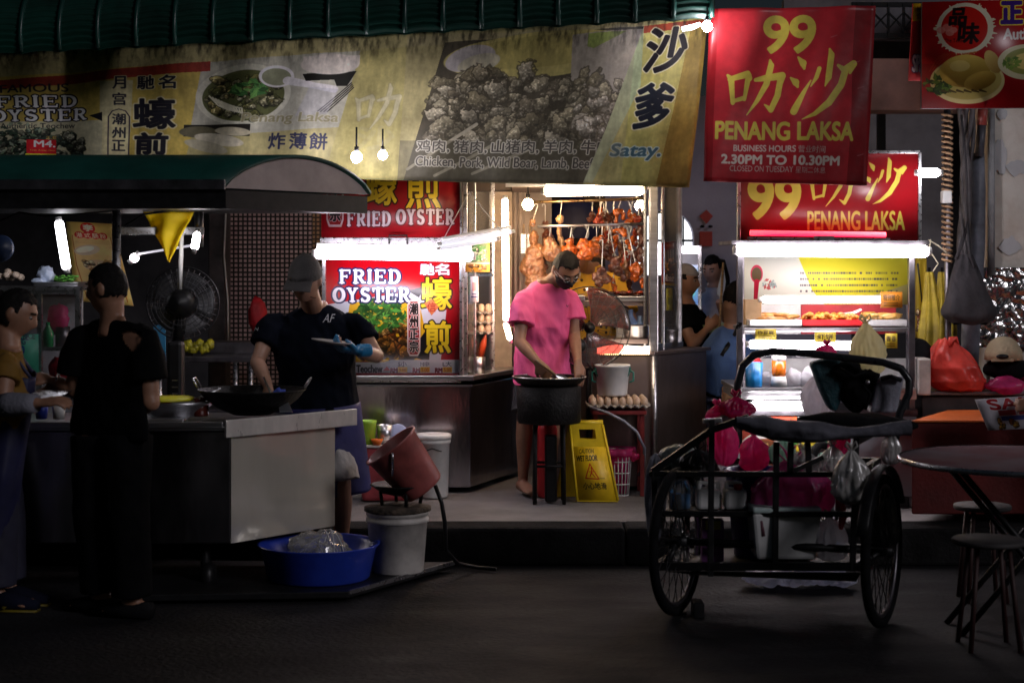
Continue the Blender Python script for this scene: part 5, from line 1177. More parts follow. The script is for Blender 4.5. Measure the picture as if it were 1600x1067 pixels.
c = V((X(968, 10.3), 10.3, PV))
t = thing('waste_basket', 'white wire waste basket lined with a pink bag', 'basket', c)
mb = MB(m_white); ra, rb, hh = .055, .075, .27
for k in range(18):
    a = 2*PI*k/18; mb.tube([c+V((ra*math.cos(a), ra*math.sin(a), 0)), c+V((rb*math.cos(a), rb*math.sin(a), hh))], .0035, seg=5)
for q in (0,.25,.5,.75,1): rr = ra+(rb-ra)*q; mb.tube([c+V((rr*math.cos(a), rr*math.sin(a), hh*q)) for a in [2*PI*i/24 for i in range(24)]], .004, seg=5, closed=True)
mb.build('wire_basket', t)
mb = MB(m_pinkp); mb.lathe([(.045,.01),(.07,.25),(.083,.285),(.09,.25),(.088,.235)], c, wob=.25, seg=30); mb.blob(c+V((.09,-.03,.23)), (.03,.03,.025), amp=.4, seed=3); mb.build('pink_liner', t)
# yellow wet floor sign
t = thing('wet_floor_sign', 'yellow folding wet floor sign with handwriting on the pavement edge', 'floor sign', V((X(920, 10.1), 10.1, PV)))
m_yel = mat('yellow_sign_plastic', (.78,.56,.015), .4, var=.12, sc=6)
zt3 = Hh(660, 10.15)
def leaf(fx, s, name):
    TLp, TRp = V((X(890, 10.1), 10.1+s*.015, zt3)), V((X(941, 10.1), 10.1+s*.015, zt3))
    if s < 0: BLp, BRp = V((X(902, 9.99), 9.99, PV+.002)), V((X(966, 9.97), 9.97, PV+.002))
    else: BLp, BRp = V((X(869, 10.2), 10.2, PV+.002)), V((X(934, 10.24), 10.24, PV+.002))
    f = quad(TLp, TRp, BRp, BLp); mb = MB(m_yel); th = V((0,.012*-s,0))
    us = [0,.26,.74,1]; vs = [0,.075,.2,1]
    for i in range(3):
        for j in range(3):
            if i == 1 and j == 1: continue
            mb.prism([f(us[i], vs[j]), f(us[i+1], vs[j]), f(us[i+1], vs[j+1]), f(us[i], vs[j+1])], th)
    for a, b in (((.0,.02),(0,.98)), ((1,.02),(1,.98))): mb.tube([f(*a)+V((0,s*.0,0)), f(*b)], .008, seg=8)
    mb.build(name, t); return f
f = leaf(0, 1, 'back_leaf'); f = leaf(0, -1, 'front_leaf')
mb = MB(m_yel); mb.tube([V((X(889, 10.1), 10.1, zt3+.003)), V((X(942, 10.1), 10.1, zt3+.003))], .017); mb.build('hinge', t)
P = Paint(895, 695, 965, 783, 4, 'd9b41a')
P.text('CAUTION', 906, 699, 937, 706, '15130a', .25, None, .25, 1, -.03); P.text('WET FLOOR', 899, 710, 942, 719, '15130a', .5, None, .1, 1, -.04)
P.stroke([(925,723,1),(913,747,1),(939,748,1),(925,723,1)], 'b02a10'); P.stroke([(927,732,1),(926,738,1.2),(922,744,.8)], 'b02a10'); P.stroke([(926,738,.9),(932,745,.7)], 'b02a10'); P.stroke([(921,736,.6),(931,736,.6)], 'b02a10'); P.ell(927, 730, 1.6, 1.6, 'b02a10')
P.text('小心地滑', 906, 754, 951, 765, '1a1508', .35); P.rect(940, 746, 951, 748, '8a6a18', .6); P.noisemul(25, .1, 4)
lf = quad(f(0,.31), f(1,.31), f(1,.985), f(0,.985))
sheet('lettering', lambda u, v: f(.04+.92*u, .3+.68*v)+V((0,-.003,0)), 2, 2, print_mat('floor_sign_print', P, .4), t, m_yel, .002)
# bulbs in front of the long banner
m_b = emit('cold_bulb', (1,.93,1), 150)
g = 'bulbs hanging before the long banner'
bulb('left round bulb glowing in front of the long banner', W(557, 246, 9.05), .03, m_b, .16, g)
bulb('right round bulb glowing in front of the long banner', W(598, 243, 9.05), .025, m_b, .14, g)
t = bulb('flaring bulb at the gap between long banner and red banner', W(1105, 42, 9.0), .028, emit('cold_bulb2', (1,.93,1), 150), .12)
mb = MB(emit('cold_bulb3', (1,.95,1), 8)); mb.tube([W(1066, 46, 9.0), W(1082, 43, 9.0), W(1094, 38, 9.0)], [.012,.014,.01], seg=8); mb.build('spiral_tube', t)

# ================================================================ laksa stall
t = thing('laksa_stall', 'lit laksa stall with picture panel, trays and printed front', 'stall', (X(1295, 10.0), 10.0, PV))
mb = MB(m_dsteel)
for px, Z in ((1156, 9.78), (1424, 9.78), (1160, 10.3), (1420, 10.3)): mb.beam(V((X(px, Z), Z, PV)), W(px, 378, Z), .035, .035, up=(0,1,0), bev=.004)
mb.pbox(1143, 376, 1452, 382, 9.66, .6)
mb.build('frame', t)
P = Paint(1160, 392, 1424, 472, 3, 'dfe2d8'); P.poly([(1245,392),(1424,392),(1424,472),(1290,472),(1270,450)], 'e0d83a'); P.poly([(1330,470),(1424,440),(1424,472)], 'b8b8c8', .5)
P.ell(1180, 424, 10, 14, 'd0305a', 1); P.ell(1180, 425, 8, 11, '5a4a30'); P.stroke([(1180,436,4),(1178,465,3)], 'b01838'); P.leaves(1200, 440, 12, 26, ['b8c4c0','8fa0a0','b05050','6a7a78'], 4, 8)
rr_ = random.Random(3)
for k in range(5):
    y = 421+k*9.5; x = 1250
    while x < 1408-(k == 4)*55:
        w = rr_.uniform(2.2, 4); P.rect(x, y, x+w, y+3.2, '4c4c58', rr_.uniform(.35,.9)); x += w+.8+(rr_.random() < .12)*5
sheet('picture_panel', pquad([(1163,396),(1418,396),(1418,476),(1163,476)], 10.28), 2, 2, print_mat('picture_panel_print', P, .4), t, m_dsteel, .02)
mb = MB(mat('stall_red_back', (.45,.02,.03), .5)); mb.pbox(1252, 476, 1400, 522, 10.26, .02); mb.build('red_backboard', t)
mb = MB(m_white); mb.pbox(1163, 476, 1251, 522, 10.26, .02); mb.build('white_backboard', t)
mb = MB(m_steel); mb.pbox(1162, 512, 1420, 518, 9.82, .46, bev=.003); mb.build('food_shelf', t)
mb = MB(m_steel); mb.pbox(1150, 606, 1432, 613, 9.7, .7, bev=.004); mb.pbox(1150, 613, 1432, 624, 9.72, .6); mb.build('counter', t)
P = Paint(1160, 660, 1436, 760, 2.5, 'cfd2cc'); P.poly([(1160,660),(1240,660),(1225,700),(1160,730)], 'a8402a'); P.lumps(1215, 665, 1280, 720, 30, 5, 10, ['b84a20','d8a030','c86a2a'], 4); P.leaves(1262, 690, 26, 60, ['2f6a2a','4a8a34','c8b030','1f4a20'], 5, 14)
P.ell(1195, 705, 42, 26, 'e2e2dc'); P.ell(1195, 708, 33, 20, '8a4a28'); P.ell(1194, 706, 28, 16, '6a3a20'); P.lumps(1170, 695, 1220, 715, 12, 3, 6, ['c89a60','e0c090'], 6); P.ell(1300, 705, 22, 16, '9ac8b8'); P.leaves(1300, 690, 14, 20, ['1f7a4a','2f9a5a'], 8, 12)
P.rect(1330, 660, 1436, 760, 'b8bcc4')
sheet('printed_front', pquad([(1160,650),(1432,650),(1432,775),(1160,775)], 9.74), 2, 2, print_mat('stall_front_print', P, .4), t, m_dsteel, .02)
mb = MB(m_dsteel); mb.pbox(1158, 640, 1434, 649, 9.73, .5); mb.pbox(1158, 649, 1168, 780, 9.76, .5); mb.build('lower_shelf', t)
mb = MB(m_white); mb.pbox(1164, 560, 1420, 606, 10.3, .02); mb.build('inner_backboard', t)
tubelight('top_tube_light', 'thick white tube light along the top of the laksa stall', W(1152, 391, 9.62), W(1448, 393, 9.62), .036, m_tubel, True)
tubelight('middle_tube_light', 'pinkish tube light under the laksa picture panel', W(1192, 468, 9.95), W(1392, 468, 9.95), .022, emit('pinkish_tube', (1,.86,.84), 9))
tubelight('shelf_tube_light', 'white tube light below the food trays of the laksa stall', W(1172, 538, 9.74), W(1335, 540, 9.74), .026, m_tubel)
tubelight('low_tube_or_highlight', 'lowest white tube light under the laksa counter', W(1176, 633, 9.66), W(1264, 635, 9.66), .026, m_tubel)
tubelight('low_tube_or_highlight', 'white highlight over the blue tub of the cart, added as a glowing tube', W(1155, 718, 9.66), W(1196, 722, 9.66), .008, emit('highlight_glow', (.95,.9,1), 2))  # no lamp here: a glowing tube stands in for the tub's white highlight
tubelight('far_tube_light', 'short white tube light right of the red sign board', W(1436, 270, 9.6), W(1466, 270, 9.6), .025, emit('far_tube', (1,.95,1), 70))
def price(label, x0, y0, x1, y1, Z, txt, base='c9b232', col='3a2a10'):
    P = Paint(x0, y0, x1, y1, 4, base); w, h = x1-x0, y1-y0
    P.text(txt, x0+w*.12, y0+h*.18, x1-w*.12, y0+h*.55, col, .3); 
    for q in (.66, .82): P.rect(x0+w*.15, y0+h*q, x1-w*.2, y0+h*(q+.07), col, .5)
    o = sheet('price_card', pquad([(x0,y0),(x1,y0),(x1,y1),(x0,y1)], Z), 1, 1, print_mat('price_card_print', P, .5), None, m_dirtywhite, .003); tag(o, label, 'price card')
price('orange card hanging at the right end of the middle tube', 1376, 456, 1410, 481, 9.86, '特别推介', 'c07a20')
price('yellow card under the left tray of fritters', 1180, 514, 1213, 530, 9.72, '炸豆腐')
price('yellow card under the central red tray', 1273, 518, 1306, 540, 9.72, '虾饼')
price('yellow card under the right tray near the stall post', 1383, 521, 1402, 544, 9.72, '春卷')
def tray(label, x0, x1, y, Z, m, fm, n, seed, long=1.0, ext=.3):
    t = thing('food_tray', label, 'tray', V(((X(x0, Z)+X(x1, Z))/2, Z+ext/2, Hh(y, Z))))
    a, b = X(x0, Z), X(x1, Z); z = Hh(y, Z); mb = MB(m); h = .035
    mb.box(((a+b)/2, Z+ext/2, z+.004), (b-a, ext, .008)); 
    for p, q in (((a, Z), (b, Z)), ((a, Z+ext), (b, Z+ext))): mb.beam((p[0], p[1], z+h*.6), (q[0], q[1], z+h*.6), .008, h)
    for x in (a, b): mb.beam((x, Z+.004, z+h*.6), (x, Z+ext-.004, z+h*.6), .008, h-.002)
    mb.build('tray', t); r = random.Random(seed); mb = MB(fm)
    for k in range(n):
        mb.blob((r.uniform(a+.03, b-.03), Z+r.uniform(.03, ext-.03), z+.03+r.uniform(0,.035)), (.022*long*r.uniform(.7,1.2), .018, .015), amp=.3, sc=1.5, seed=k+seed*9, sub=2, R=Matrix.Rotation(r.uniform(-.7,.7)+(0 if long > 1 else r.uniform(0,3)), 3, 'Z'))
    o = mb.build('fritter_heap', t); o['kind'] = 'stuff'; return t
m_frit = mat('fried_fritter', (.72,.3,.035), .45, var=.3, sc=20, bump=.4, bsc=40)
tray('white tray of long fried rolls at the left of the laksa stall', 1172, 1252, 510, 9.84, m_white, mat('fried_roll', (.6,.27,.06), .4, var=.3, sc=16), 26, 1, 2.2)
tray('red tray heaped with small orange fritters in the laksa stall', 1255, 1352, 510, 9.84, m_red, m_frit, 110, 2)
tray('white tray of crisp yellow rolls at the right of the laksa stall', 1356, 1416, 510, 9.84, m_white, mat('crisp_roll', (.74,.42,.1), .4, var=.3, sc=16), 24, 3, 2.0)
t = thing('kitchen_tongs', 'white plastic tongs stuck into the red fritter tray', 'tongs', W(1330, 492, 9.9)); mb = MB(m_white)
mb.tube([W(1318, 494, 9.9), W(1332, 492, 9.92), W(1346, 484, 9.95)], .005); mb.tube([W(1316, 490, 9.9), W(1330, 489, 9.94), W(1345, 483, 9.97)], .004); mb.build('arm', t)
tag(MB(mat('cardboard', (.42,.27,.14), .8)).pbox(1164, 468, 1190, 508, 9.95, .08, bev=.003).build('cardboard_box'), 'small brown cardboard box at the left of the laksa trays', 'box')
zc2 = Hh(606, 9.7)
t = thing('blue_container', 'bright blue wavy rimmed container on the laksa counter', 'container', V((X(1178, 9.78), 9.78, zc2)))
mb = MB(mat('bright_blue_plastic', (.015,.24,.62), .35)); mb.lathe([(0,0),(.045,0),(.047,.005),(.052,.14),(.048,.138),(.042,.01),(0,.008)], V((X(1178, 9.78), 9.78, zc2)), wob=.1); mb.build('tub', t)
tag(MB(m_red).blob(W(1180, 568, 9.95), (.045,.04,.035), amp=.2, seed=4).build('red_pack'), 'red packet behind the bright blue container', 'packet')
c = V((X(1217, 9.8), 9.8, zc2)); t = thing('chilli_jar', 'clear jar of orange chilli sauce with white lid on the laksa counter', 'jar', c)
mb = MB(mat('orange_sauce', (.7,.16,.01), .25)); mb.lathe([(0,.06),(.036,.06),(.04,.075),(.04,.15),(0,.15)], c); mb.build('sauce', t); mb = MB(m_white); mb.lathe([(.041,.15),(.042,.175),(.03,.185),(0,.185)], c); mb.build('lid', t); mb = MB(m_white); mb.lathe([(0,0),(.05,0),(.04,.06),(0,.06)], c); mb.build('foot', t)
for k, (px, l) in enumerate(((1200, 'clear plastic bag of noodles beside the chilli jar'), (1240, 'white plastic bag of noodles right of the chilli jar'), (1262, 'small white bundle in front of the teal bag'))):
    tag(MB(film('white_film', (.7,.7,.74))).blob(V((X(px, 9.85), 9.85, zc2+.04)), (.05,.05,.045+.01*k), amp=.35, sc=2, seed=k+3).build('noodle_bag'), l, 'bag')
tag(MB(m_dirtywhite).pbox(1434, 560, 1455, 618, 9.75, .2, bev=.01).build('tissue_box'), 'pale square box clamped on the right post of the laksa stall', 'box')

# ================================================================ pole, pipes, bag, umbrellas on the right
t = thing('rope_wrapped_pole', 'thin pole bound with a spiral of tan rope right of the red signs', 'pole', V((X(1482, 10.0), 10.0, PV)))
mb = MB(m_dsteel); mb.tube([V((X(1482, 10.0), 10.0, PV)), W(1480, 172, 10.0)], .02); mb.build('pole', t)
mb = MB(mat('tan_rope', (.42,.26,.15), .8, bump=.4)); mb.tube([W(1480, 175+k*1.0, 10.0)+V((.028*math.cos(k*.75), .028*math.sin(k*.75), 0)) for k in range(235)], .008, seg=5); mb.build('rope', t)
mb = MB(m_white); mb.pbox(1473, 298, 1488, 318, 9.94, .06, bev=.008); mb.build('junction_box', t)
t = thing('cable_bundle', 'thick dark twisted cables hanging beside the rope wrapped pole', 'cable', V((X(1512, 10.05), 10.05, PV)))
mb = MB(mat('dark_cable', (.09,.08,.085), .6, var=.3)); 
for k in range(4): mb.tube([W(1508+6*math.sin(j*.35+k*1.6)+(j-12)*-.3+(7-k*4)*max(0, .5-j/24)*2, 165+j*12, 10.05+.02*math.cos(j*.5+k*1.6)) for j in range(25)], .013+.003*k, seg=7)
mb.build('cable', t)
mb = MB(mat('dark_red_pipe', (.3,.05,.04), .5)); mb.tube([W(1536, 168, 10.1), W(1534, 196, 10.1)], .03); mb.build('pipe_collar', t)
mb = MB(mat('dark_pipe', (.06,.06,.075), .45)); mb.tube([W(1534, 196, 10.1), W(1530, 245, 10.1)], .026); mb.build('dark_pipe', t)
mb = MB(mat('grey_blue_wrap', (.16,.17,.21), .55, var=.3, sc=6, bump=.5, bsc=10)); mb.tube([W(1526, 240, 10.15), W(1524, 300, 10.15), W(1522, 380, 10.15), W(1520, 440, 10.15), W(1512, 640, 10.15)], [.045,.06,.065,.06,.05], seg=14); mb.build('wrapped_duct', t)
t = thing('tote_bag', 'dark grey cloth tote bag hanging from the cables', 'bag', W(1515, 507, 9.95))
def tote(u, v):
    a = 2*PI*u; w = 12+30*min(1, v*1.25)-3*max(0, v-.85)*8; d = .02+.045*min(1, v*1.2)
    z = 398+108*v
    if v > .9: w *= 1-(v-.9)*3; d *= 1-(v-.9)*5
    cx = 1508+8*v; n = mnoise.noise(V((math.cos(a)*2, math.sin(a)*2, v*3)))
    return W(cx+w*math.cos(a)*(1+.12*n), z+2*math.sin(a*3)*v, 9.95)+V((0, d*math.sin(a)+.02*n*math.cos(a*4), 0))
mb = MB(mat('grey_tote_cloth', (.035,.032,.037), .85, var=.2, sc=8, bump=.4, bsc=30)); mb.grid(tote, 40, 24); mb.build('bag', t)
mb = MB(_mc['grey_tote_cloth']); mb.tube([W(1494, 405, 9.93), W(1503, 380, 9.95), W(1512, 350, 9.97), W(1516, 400, 9.92), W(1524, 418, 9.92)], .012, sy=.4); mb.tube([W(1502, 180, 9.98), W(1510, 260, 9.97), W(1512, 350, 9.97)], .007); mb.build('strap', t)
for k, (px, l, sc) in enumerate(((1452, 'furled yellow umbrella nearest the laksa stall', 1), (1472, 'furled yellow umbrella beside the hanging tote bag', .9))):
    t = thing('furled_umbrella', l, 'umbrella', V((X(px, 10.3), 10.3, PV)), 'furled yellow umbrellas by the pole')
    mb = MB(mat('yellow_umbrella', (.5,.38,.03), .6, var=.3, sc=6)); c = W(px, 560, 10.3)
    def um(u, v): a = 2*PI*u; rr = (.02+.045*min(1, v*1.6))*(1+.25*math.cos(a*6)); return W(px+math.sin(v*3)*3, 425+150*v*sc, 10.3)+V((rr*math.cos(a), rr*math.sin(a), 0))
    mb.grid(um, 48, 12); mb.build('canopy', t); mb = MB(m_black); mb.tube([V((X(px, 10.3), 10.3, PV)), W(px, 418, 10.3)], .009); mb.build('shaft', t)
P = Paint(1425, 400, 1450, 530, 3, 'b59a28'); P.stroke([(1430,410,2),(1440,470,2)], '2a2a20'); P.rect(1428, 485, 1450, 520, '8a4a34'); P.lumps(1428, 488, 1448, 520, 14, 3, 6, ['c88a5a','e0b890'], 3)
o = sheet('side_banner', pquad([(1430,404),(1448,404),(1448,528),(1430,528)], 10.35, lambda u, v: .01*math.sin(u*6)), 6, 8, print_mat('side_banner_print', P, .5), None, m_dirtywhite, .006); tag(o, 'narrow yellow banner strip behind the right post of the laksa stall', 'banner')
mb = MB(mat('pale_string', (.6,.55,.4), .7)); mb.tube([W(1450, 375, 9.9), W(1466, 384, 9.9), W(1480, 396, 9.9)], .004); mb.tube([W(1454, 374, 9.9), W(1452, 390, 9.9), W(1466, 412, 9.92), W(1458, 424, 9.9)], .004); tag(mb.build('tied_string'), 'loose yellowish string tied at the right end of the top tube', 'string')

# red tablecloth table, round table, stools
t = thing('red_cloth_table', 'square table under an orange top and long red cloth', 'table', V((2.33, 9.5, PV)))
zt_ = Hh(652, 9.4)
tl = [(X(1424, 9.15), 9.15), (X(1700, 9.15), 9.15), (X(1700, 9.8), 9.8), (X(1480, 9.8), 9.8)]
mb = MB(mat('red_cloth_long', (.13,.01,.008), .8, var=.2, sc=3, bump=.2)); mb.prism([V((x, y, PV+.05)) for x, y in tl], (0,0,zt_-PV-.055), bev=.01); mb.build('red_cloth', t)
mb = MB(mat('orange_sheet', (.62,.14,.03), .4, var=.12, sc=5, bump=.2, bsc=9)); mb.prism([V((x, y-.01, zt_-.004)) for x, y in tl], (0,0,.012), bev=.004); mb.build('orange_top', t)
c = V((X(1600, 7.42), 7.42, .75))
t = thing('round_table', 'round folding table with reflections coloured into its top at lower right', 'table', V((c.x, c.y, 0)))
mb = MB(mat('reflection_table_top', (.2,.18,.2), .5, var=.3, sc=1.6, col2=(.15,.06,.065), mix=.5, spec=0, rvar=.05)); mb.lathe([(0,-.02),(.52,-.02),(.53,-.012),(.53,-.004),(.52,0),(0,.002)], c, seg=64); mb.build('table_top', t)  # reddish blotches put the table's reflections into its colour
mb = MB(m_alum); mb.lathe([(.531,-.022),(.536,-.018),(.536,-.002),(.531,.002)], c, seg=64, caps=False); mb.build('metal_edge', t)
for s in (-1, 1): mb = MB(m_black); mb.tube([c+V((s*.32,-.1,-.02)), V((c.x-s*.3, c.y-.1, .0))], .014); mb.tube([c+V((s*.32,.15,-.02)), V((c.x-s*.3, c.y+.15, .0))], .014); mb.build('leg', t)
def stool(label, px, Z, r):
    c = V((X(px, Z), Z, .45)); t = thing('round_stool', label, 'stool', V((c.x, c.y, 0)), 'round stools by the round table')
    mb = MB(mat('dull_stool_top', (.05,.045,.045), .7, var=.2)); mb.lathe([(0,-.02),(r*.96,-.02),(r,-.012),(r,-.003),(r*.97,.002),(0,0)], c, seg=36); mb.build('seat', t)
    for k in range(4): a = PI/4+k*PI/2; mb = MB(mat('red_stool_leg', (.03,.006,.005), .6)); mb.tube([c+V((r*.6*math.cos(a), r*.6*math.sin(a), -.02)), V((c.x+r*.95*math.cos(a), c.y+r*.95*math.sin(a), 0))], .011); mb.build('leg', t)
stool('round stool half hidden behind the folding table legs', 1535, 8.1, .135); stool('round stool nearest the viewer under the folding table', 1545, 7.1, .152)
t = thing('red_carrier_bag', 'bulging red plastic carrier bag on a counter behind the orange table', 'bag', W(1495, 615, 9.9))
mb = MB(film('red_carrier_film', (.75,.08,.06), .3, .35)); 
def rbag(u, v):
    a = 2*PI*u; pr_ = [(.0,10),(.14,22),(.25,30),(.5,45),(.75,46),(.92,38),(1,4)]; 
    for (q0, w0), (q1, w1) in zip(pr_[:-1], pr_[1:]):
        if q0 <= v <= q1: w = w0+(w1-w0)*(v-q0)/(q1-q0); break
    n = mnoise.noise(V((math.cos(a)*1.8, math.sin(a)*1.8, v*2.4))); f_ = .09*abs(mnoise.noise(V((math.cos(a)*5, math.sin(a)*5, v*4+3))))
    return W(1494+(v-.5)*16-8*(1-v), 530+86*v, 9.9)+V((M(w, 9.9)*math.cos(a)*(1+.25*n-f_), M(w, 9.9)*.75*math.sin(a)*(1+.25*n-f_), .02*n))
mb.grid(rbag, 64, 40); mb.build('bag', t)
mb = MB(_mc['red_carrier_film']); mb.tube([W(1482, 542, 9.85), W(1486, 530, 9.86), W(1494, 528, 9.87), W(1498, 540, 9.86)], [.012,.02,.02,.012], sy=.5); mb.build('knot', t)
t = thing('storage_counter', 'dark counter behind the orange topped table carrying bags', 'counter', V((X(1530, 10.0), 10.0, PV)))
mb = MB(mat('dark_counter', (.05,.04,.04), .6, var=.3)); mb.pbox(1440, 618, 1700, 780, 9.86, .4, bev=.01); mb.build('body', t)
mb = MB(m_dsteel); mb.pbox(1436, 612, 1704, 617.5, 9.83, .45, bev=.004); mb.build('counter_top', t)
tag(MB(m_blackm).blob(W(1440, 572, 9.95), (.075,.08,.16), amp=.1, seed=2).build('black_sack'), 'black sack standing between the laksa stall and the red carrier bag', 'sack')
tag(MB(m_blackm).blob(W(1572, 575, 9.97), (.13,.1,.08), amp=.25, seed=6).build('black_bundle'), 'black bundle under the beige cap', 'bundle')
tag(MB(m_pinkp).blob(W(1572, 602, 9.86), (.11,.06,.055), amp=.25, sc=1.6, seed=8).build('pink_bag'), 'magenta plastic bag right of the red carrier bag', 'bag')
tag(MB(m_pinkp).blob(W(1598, 580, 9.98), (.07,.06,.06), amp=.3, sc=1.6, seed=18).build('pink_bag'), 'dark pink bag behind the beige cap at the right edge', 'bag')
t = thing('beige_cap', 'beige baseball cap turned backwards on the black bundle', 'cap', W(1567, 566, 9.85))
mb = MB(mat('beige_cotton', (.42,.34,.22), .9, var=.15, bump=.3, bsc=60)); c = W(1568, 562, 9.9); mb.lathe([(0,.135),(.04,.13),(.08,.1),(.105,.05),(.11,0),(.104,0),(.1,.05),(.0,.128)], c, wob=.03); mb.build('crown', t)
mb = MB(m_black); mb.lathe([(0,-.004),(.02,-.004),(.024,.0),(.024,.008),(0,.01)], W(1566, 557, 9.79), R=Matrix.Rotation(PI/2, 3, 'X') @ Matrix.Diagonal((1.5,.6,1))); mb.build('strap_gap', t)
mb = MB(_mc['beige_cotton']); mb.beam(W(1549, 563, 9.788), W(1584, 563, 9.788), .006, .014, bev=.002); mb.build('strap', t)
# leaflet held at the right edge
P = Paint(1520, 620, 1640, 676, 3, 'c9c4cc'); P.text('SALE', 1538, 622, 1632, 640, 'a01c24', 1.2, (1, 'e0dce0'), -.2); P.rect(1550, 642, 1580, 651, 'b02028', .8); P.rect(1586, 642, 1606, 651, 'b02028', .8); P.rect(1612, 642, 1636, 651, 'b02028', .8); P.rect(1552, 652, 1640, 660, '3c4a9a'); P.lumps(1545, 661, 1580, 674, 12, 3, 6, ['c86a2a','d8a040'], 3)
o = sheet('leaflet', pquad([(1523,624),(1640,616),(1640,668),(1544,672)], 8.9, lambda u, v: .01*math.sin(u*5)), 8, 4, print_mat('leaflet_print', P, .4), None, m_white, .003); tag(o, 'red and white printed leaflet held at the right edge', 'leaflet')

# ================================================================ cargo tricycle
wl, wr_ = V((X(1058, 7.76), 7.76, 0)), V((X(1378, 7.5), 7.5, 0))
cart = thing('cargo_tricycle', 'black cargo tricycle with open basket frame and spoked wheels', 'tricycle', (wl+wr_)/2)
wd = Matrix.Rotation(-math.radians(25), 3, 'Z') @ V((0,1,0)); wa = Matrix.Rotation(-math.radians(25), 3, 'Z') @ V((1,0,0))
def wheel(c, R=.335):
    hub = c+V((0,0,R)); pt = lambda a, r, s=0: hub+wd*(r*math.cos(a))+V((0,0,r*math.sin(a)))+wa*s
    mb = MB(m_blackm); mb.tube([pt(2*PI*i/48, R-.022) for i in range(48)], .022, seg=8, closed=True); o = mb.build('wheel', cart)
    mb = MB(m_dsteel); mb.tube([pt(2*PI*i/48, R-.05) for i in range(48)], .012, seg=6, closed=True); mb.build('rim', o)
    mb = MB(m_black)
    for k in range(32):
        a = 2*PI*k/32; s = .03 if k % 2 else -.03; mb.tube([pt(a+(.5 if k % 4 < 2 else -.5), .022, s), pt(a, R-.055)], .0022, seg=4)
    mb.build('spokes', o)
    mb = MB(m_black); mb.tube([hub-wa*.05, hub+wa*.05], .025, seg=10); mb.build('hub', o)
wheel(wl); wheel(wr_)
zf = lambda px: 7.74-(px-1015)/325*.26
FP = lambda px, py: W(px, py, zf(px))
bk = V((.2,.5,0))
mb = MB(m_black)
for x0, x1, y in ((1015,1342,740), (1022,1342,802), (1022,1345,884)): mb.beam(FP(x0, y), FP(x1, y+1), .025, .024 if y < 880 else .036, bev=.003)
for x0, y0, x1, y1 in ((1022,735,1024,902), (1112,655,1110,900), (1213,690,1211,888), (1338,680,1332,892), (1262,690,1264,742), (1236,690,1234,740)): mb.beam(FP(x0, y0), FP(x1, y1), .026, .026, up=(0,1,0), bev=.003)
mb.beam(FP(1020, 736), FP(1112, 672), .03, .025, up=(0,1,0)); mb.beam(FP(1110, 672), FP(1170, 652), .03, .025, up=(0,1,0))
for px, y in ((1022,740), (1338,740), (1022,884), (1338,884), (1112,660), (1338,690)): mb.beam(FP(px, y), FP(px, y)+bk, .026, .026)
for y in (740, 884): mb.beam(FP(1022, y)+bk, FP(1340, y)+bk, .026, .026)
for px in (1022, 1338): mb.beam(FP(px, 735)+bk, FP(px, 892)+bk, .026, .026, up=(0,1,0))
mb.beam(W(1286, 714, 7.5), W(1240, 735, 7.5), .02, .02)
mb.build('basket_frame', cart)
mb = MB(mat('dark_deck_board', (.03,.025,.02), .8, var=.3)); q = [FP(1024, 884), FP(1340, 884)]; mb.prism([q[0], q[1], q[1]+bk, q[0]+bk], (0,0,-.015)); mb.prism([FP(1040, 893), FP(1345, 895), FP(1345, 915)+V((0,.1,-.0)), FP(1100, 905)+V((0,.1,0))], (0,.02,0)); mb.build('deck', cart)
mb = MB(m_black); hub = V((0,0,.335)); mb.tube([wl+hub, wr_+hub], .018); mb.tube([wl+hub, FP(1040, 884)], .016); mb.tube([wr_+hub, FP(1340, 884)], .016)
mid = (wl+wr_)/2+hub; mb.tube([mid, mid+V((.25,.8,.02)), mid+V((.45,1.25,-.02))], .022); mb.build('axle', cart)
rw = (wl+wr_)/2+V((.42,1.28,0)); wheel(rw)
mb = MB(mat('black_handle_paint', (.018,.02,.024), .3)); Zh = 8.3
mb.tube([W(1152, 650, Zh), W(1153, 600, Zh), W(1160, 572, Zh), W(1178, 555, Zh), W(1205, 549, Zh), W(1260, 552, Zh-.05), W(1330, 560, Zh-.1), W(1380, 566, Zh-.15), W(1408, 576, Zh-.17), W(1421, 594, Zh-.18), W(1420, 615, Zh-.18), W(1406, 645, Zh-.18), W(1398, 690, Zh-.2)], .019, seg=12); mb.build('handle_hoop', cart)
mb = MB(mat('grey_canvas', (.1,.1,.125), .8, var=.2, sc=6, bump=.5, bsc=16))
def canv(u, v):
    a = 2*PI*v; n = mnoise.noise(V((u*5, math.cos(a), math.sin(a)))); n2 = mnoise.noise(V((u*16, math.cos(a)*2, math.sin(a)*2)))
    w = (9+7*math.sin(PI*min(1, u*1.05))+5*math.sin(u*7))*(1+.3*n+.15*n2)
    return W(1150+272*u, 660+8*u+12*math.sin(PI*u)+w*math.sin(a), 7.52-.1*u)+V((0,M(w, 7.5)*1.3*math.cos(a), 0))
mb.grid(canv, 50, 24); mb.build('rolled_canvas', cart)
mb = MB(m_blackm); 
def seat(u, v):
    a = 2*PI*v; n = mnoise.noise(V((u*6+3, math.cos(a), math.sin(a)))); w = (4+18*math.sin(PI*u)**.7)*(1+.3*n); return W(1245+190*u, 655+10*u+w*.7*math.sin(a), 7.85)+V((0,.12*math.sin(PI*u)*math.cos(a), 0))
mb.grid(seat, 30, 18); mb.build('saddle_cover', cart)
mb = MB(m_black); mb.tube([wr_+V((0,0,.335))+wd*(.39*math.cos(a))+V((0,0,.37*math.sin(a))) for a in [PI*.15+PI*.75*i/14 for i in range(15)]], .028, sy=.3); mb.build('mudguard', cart)
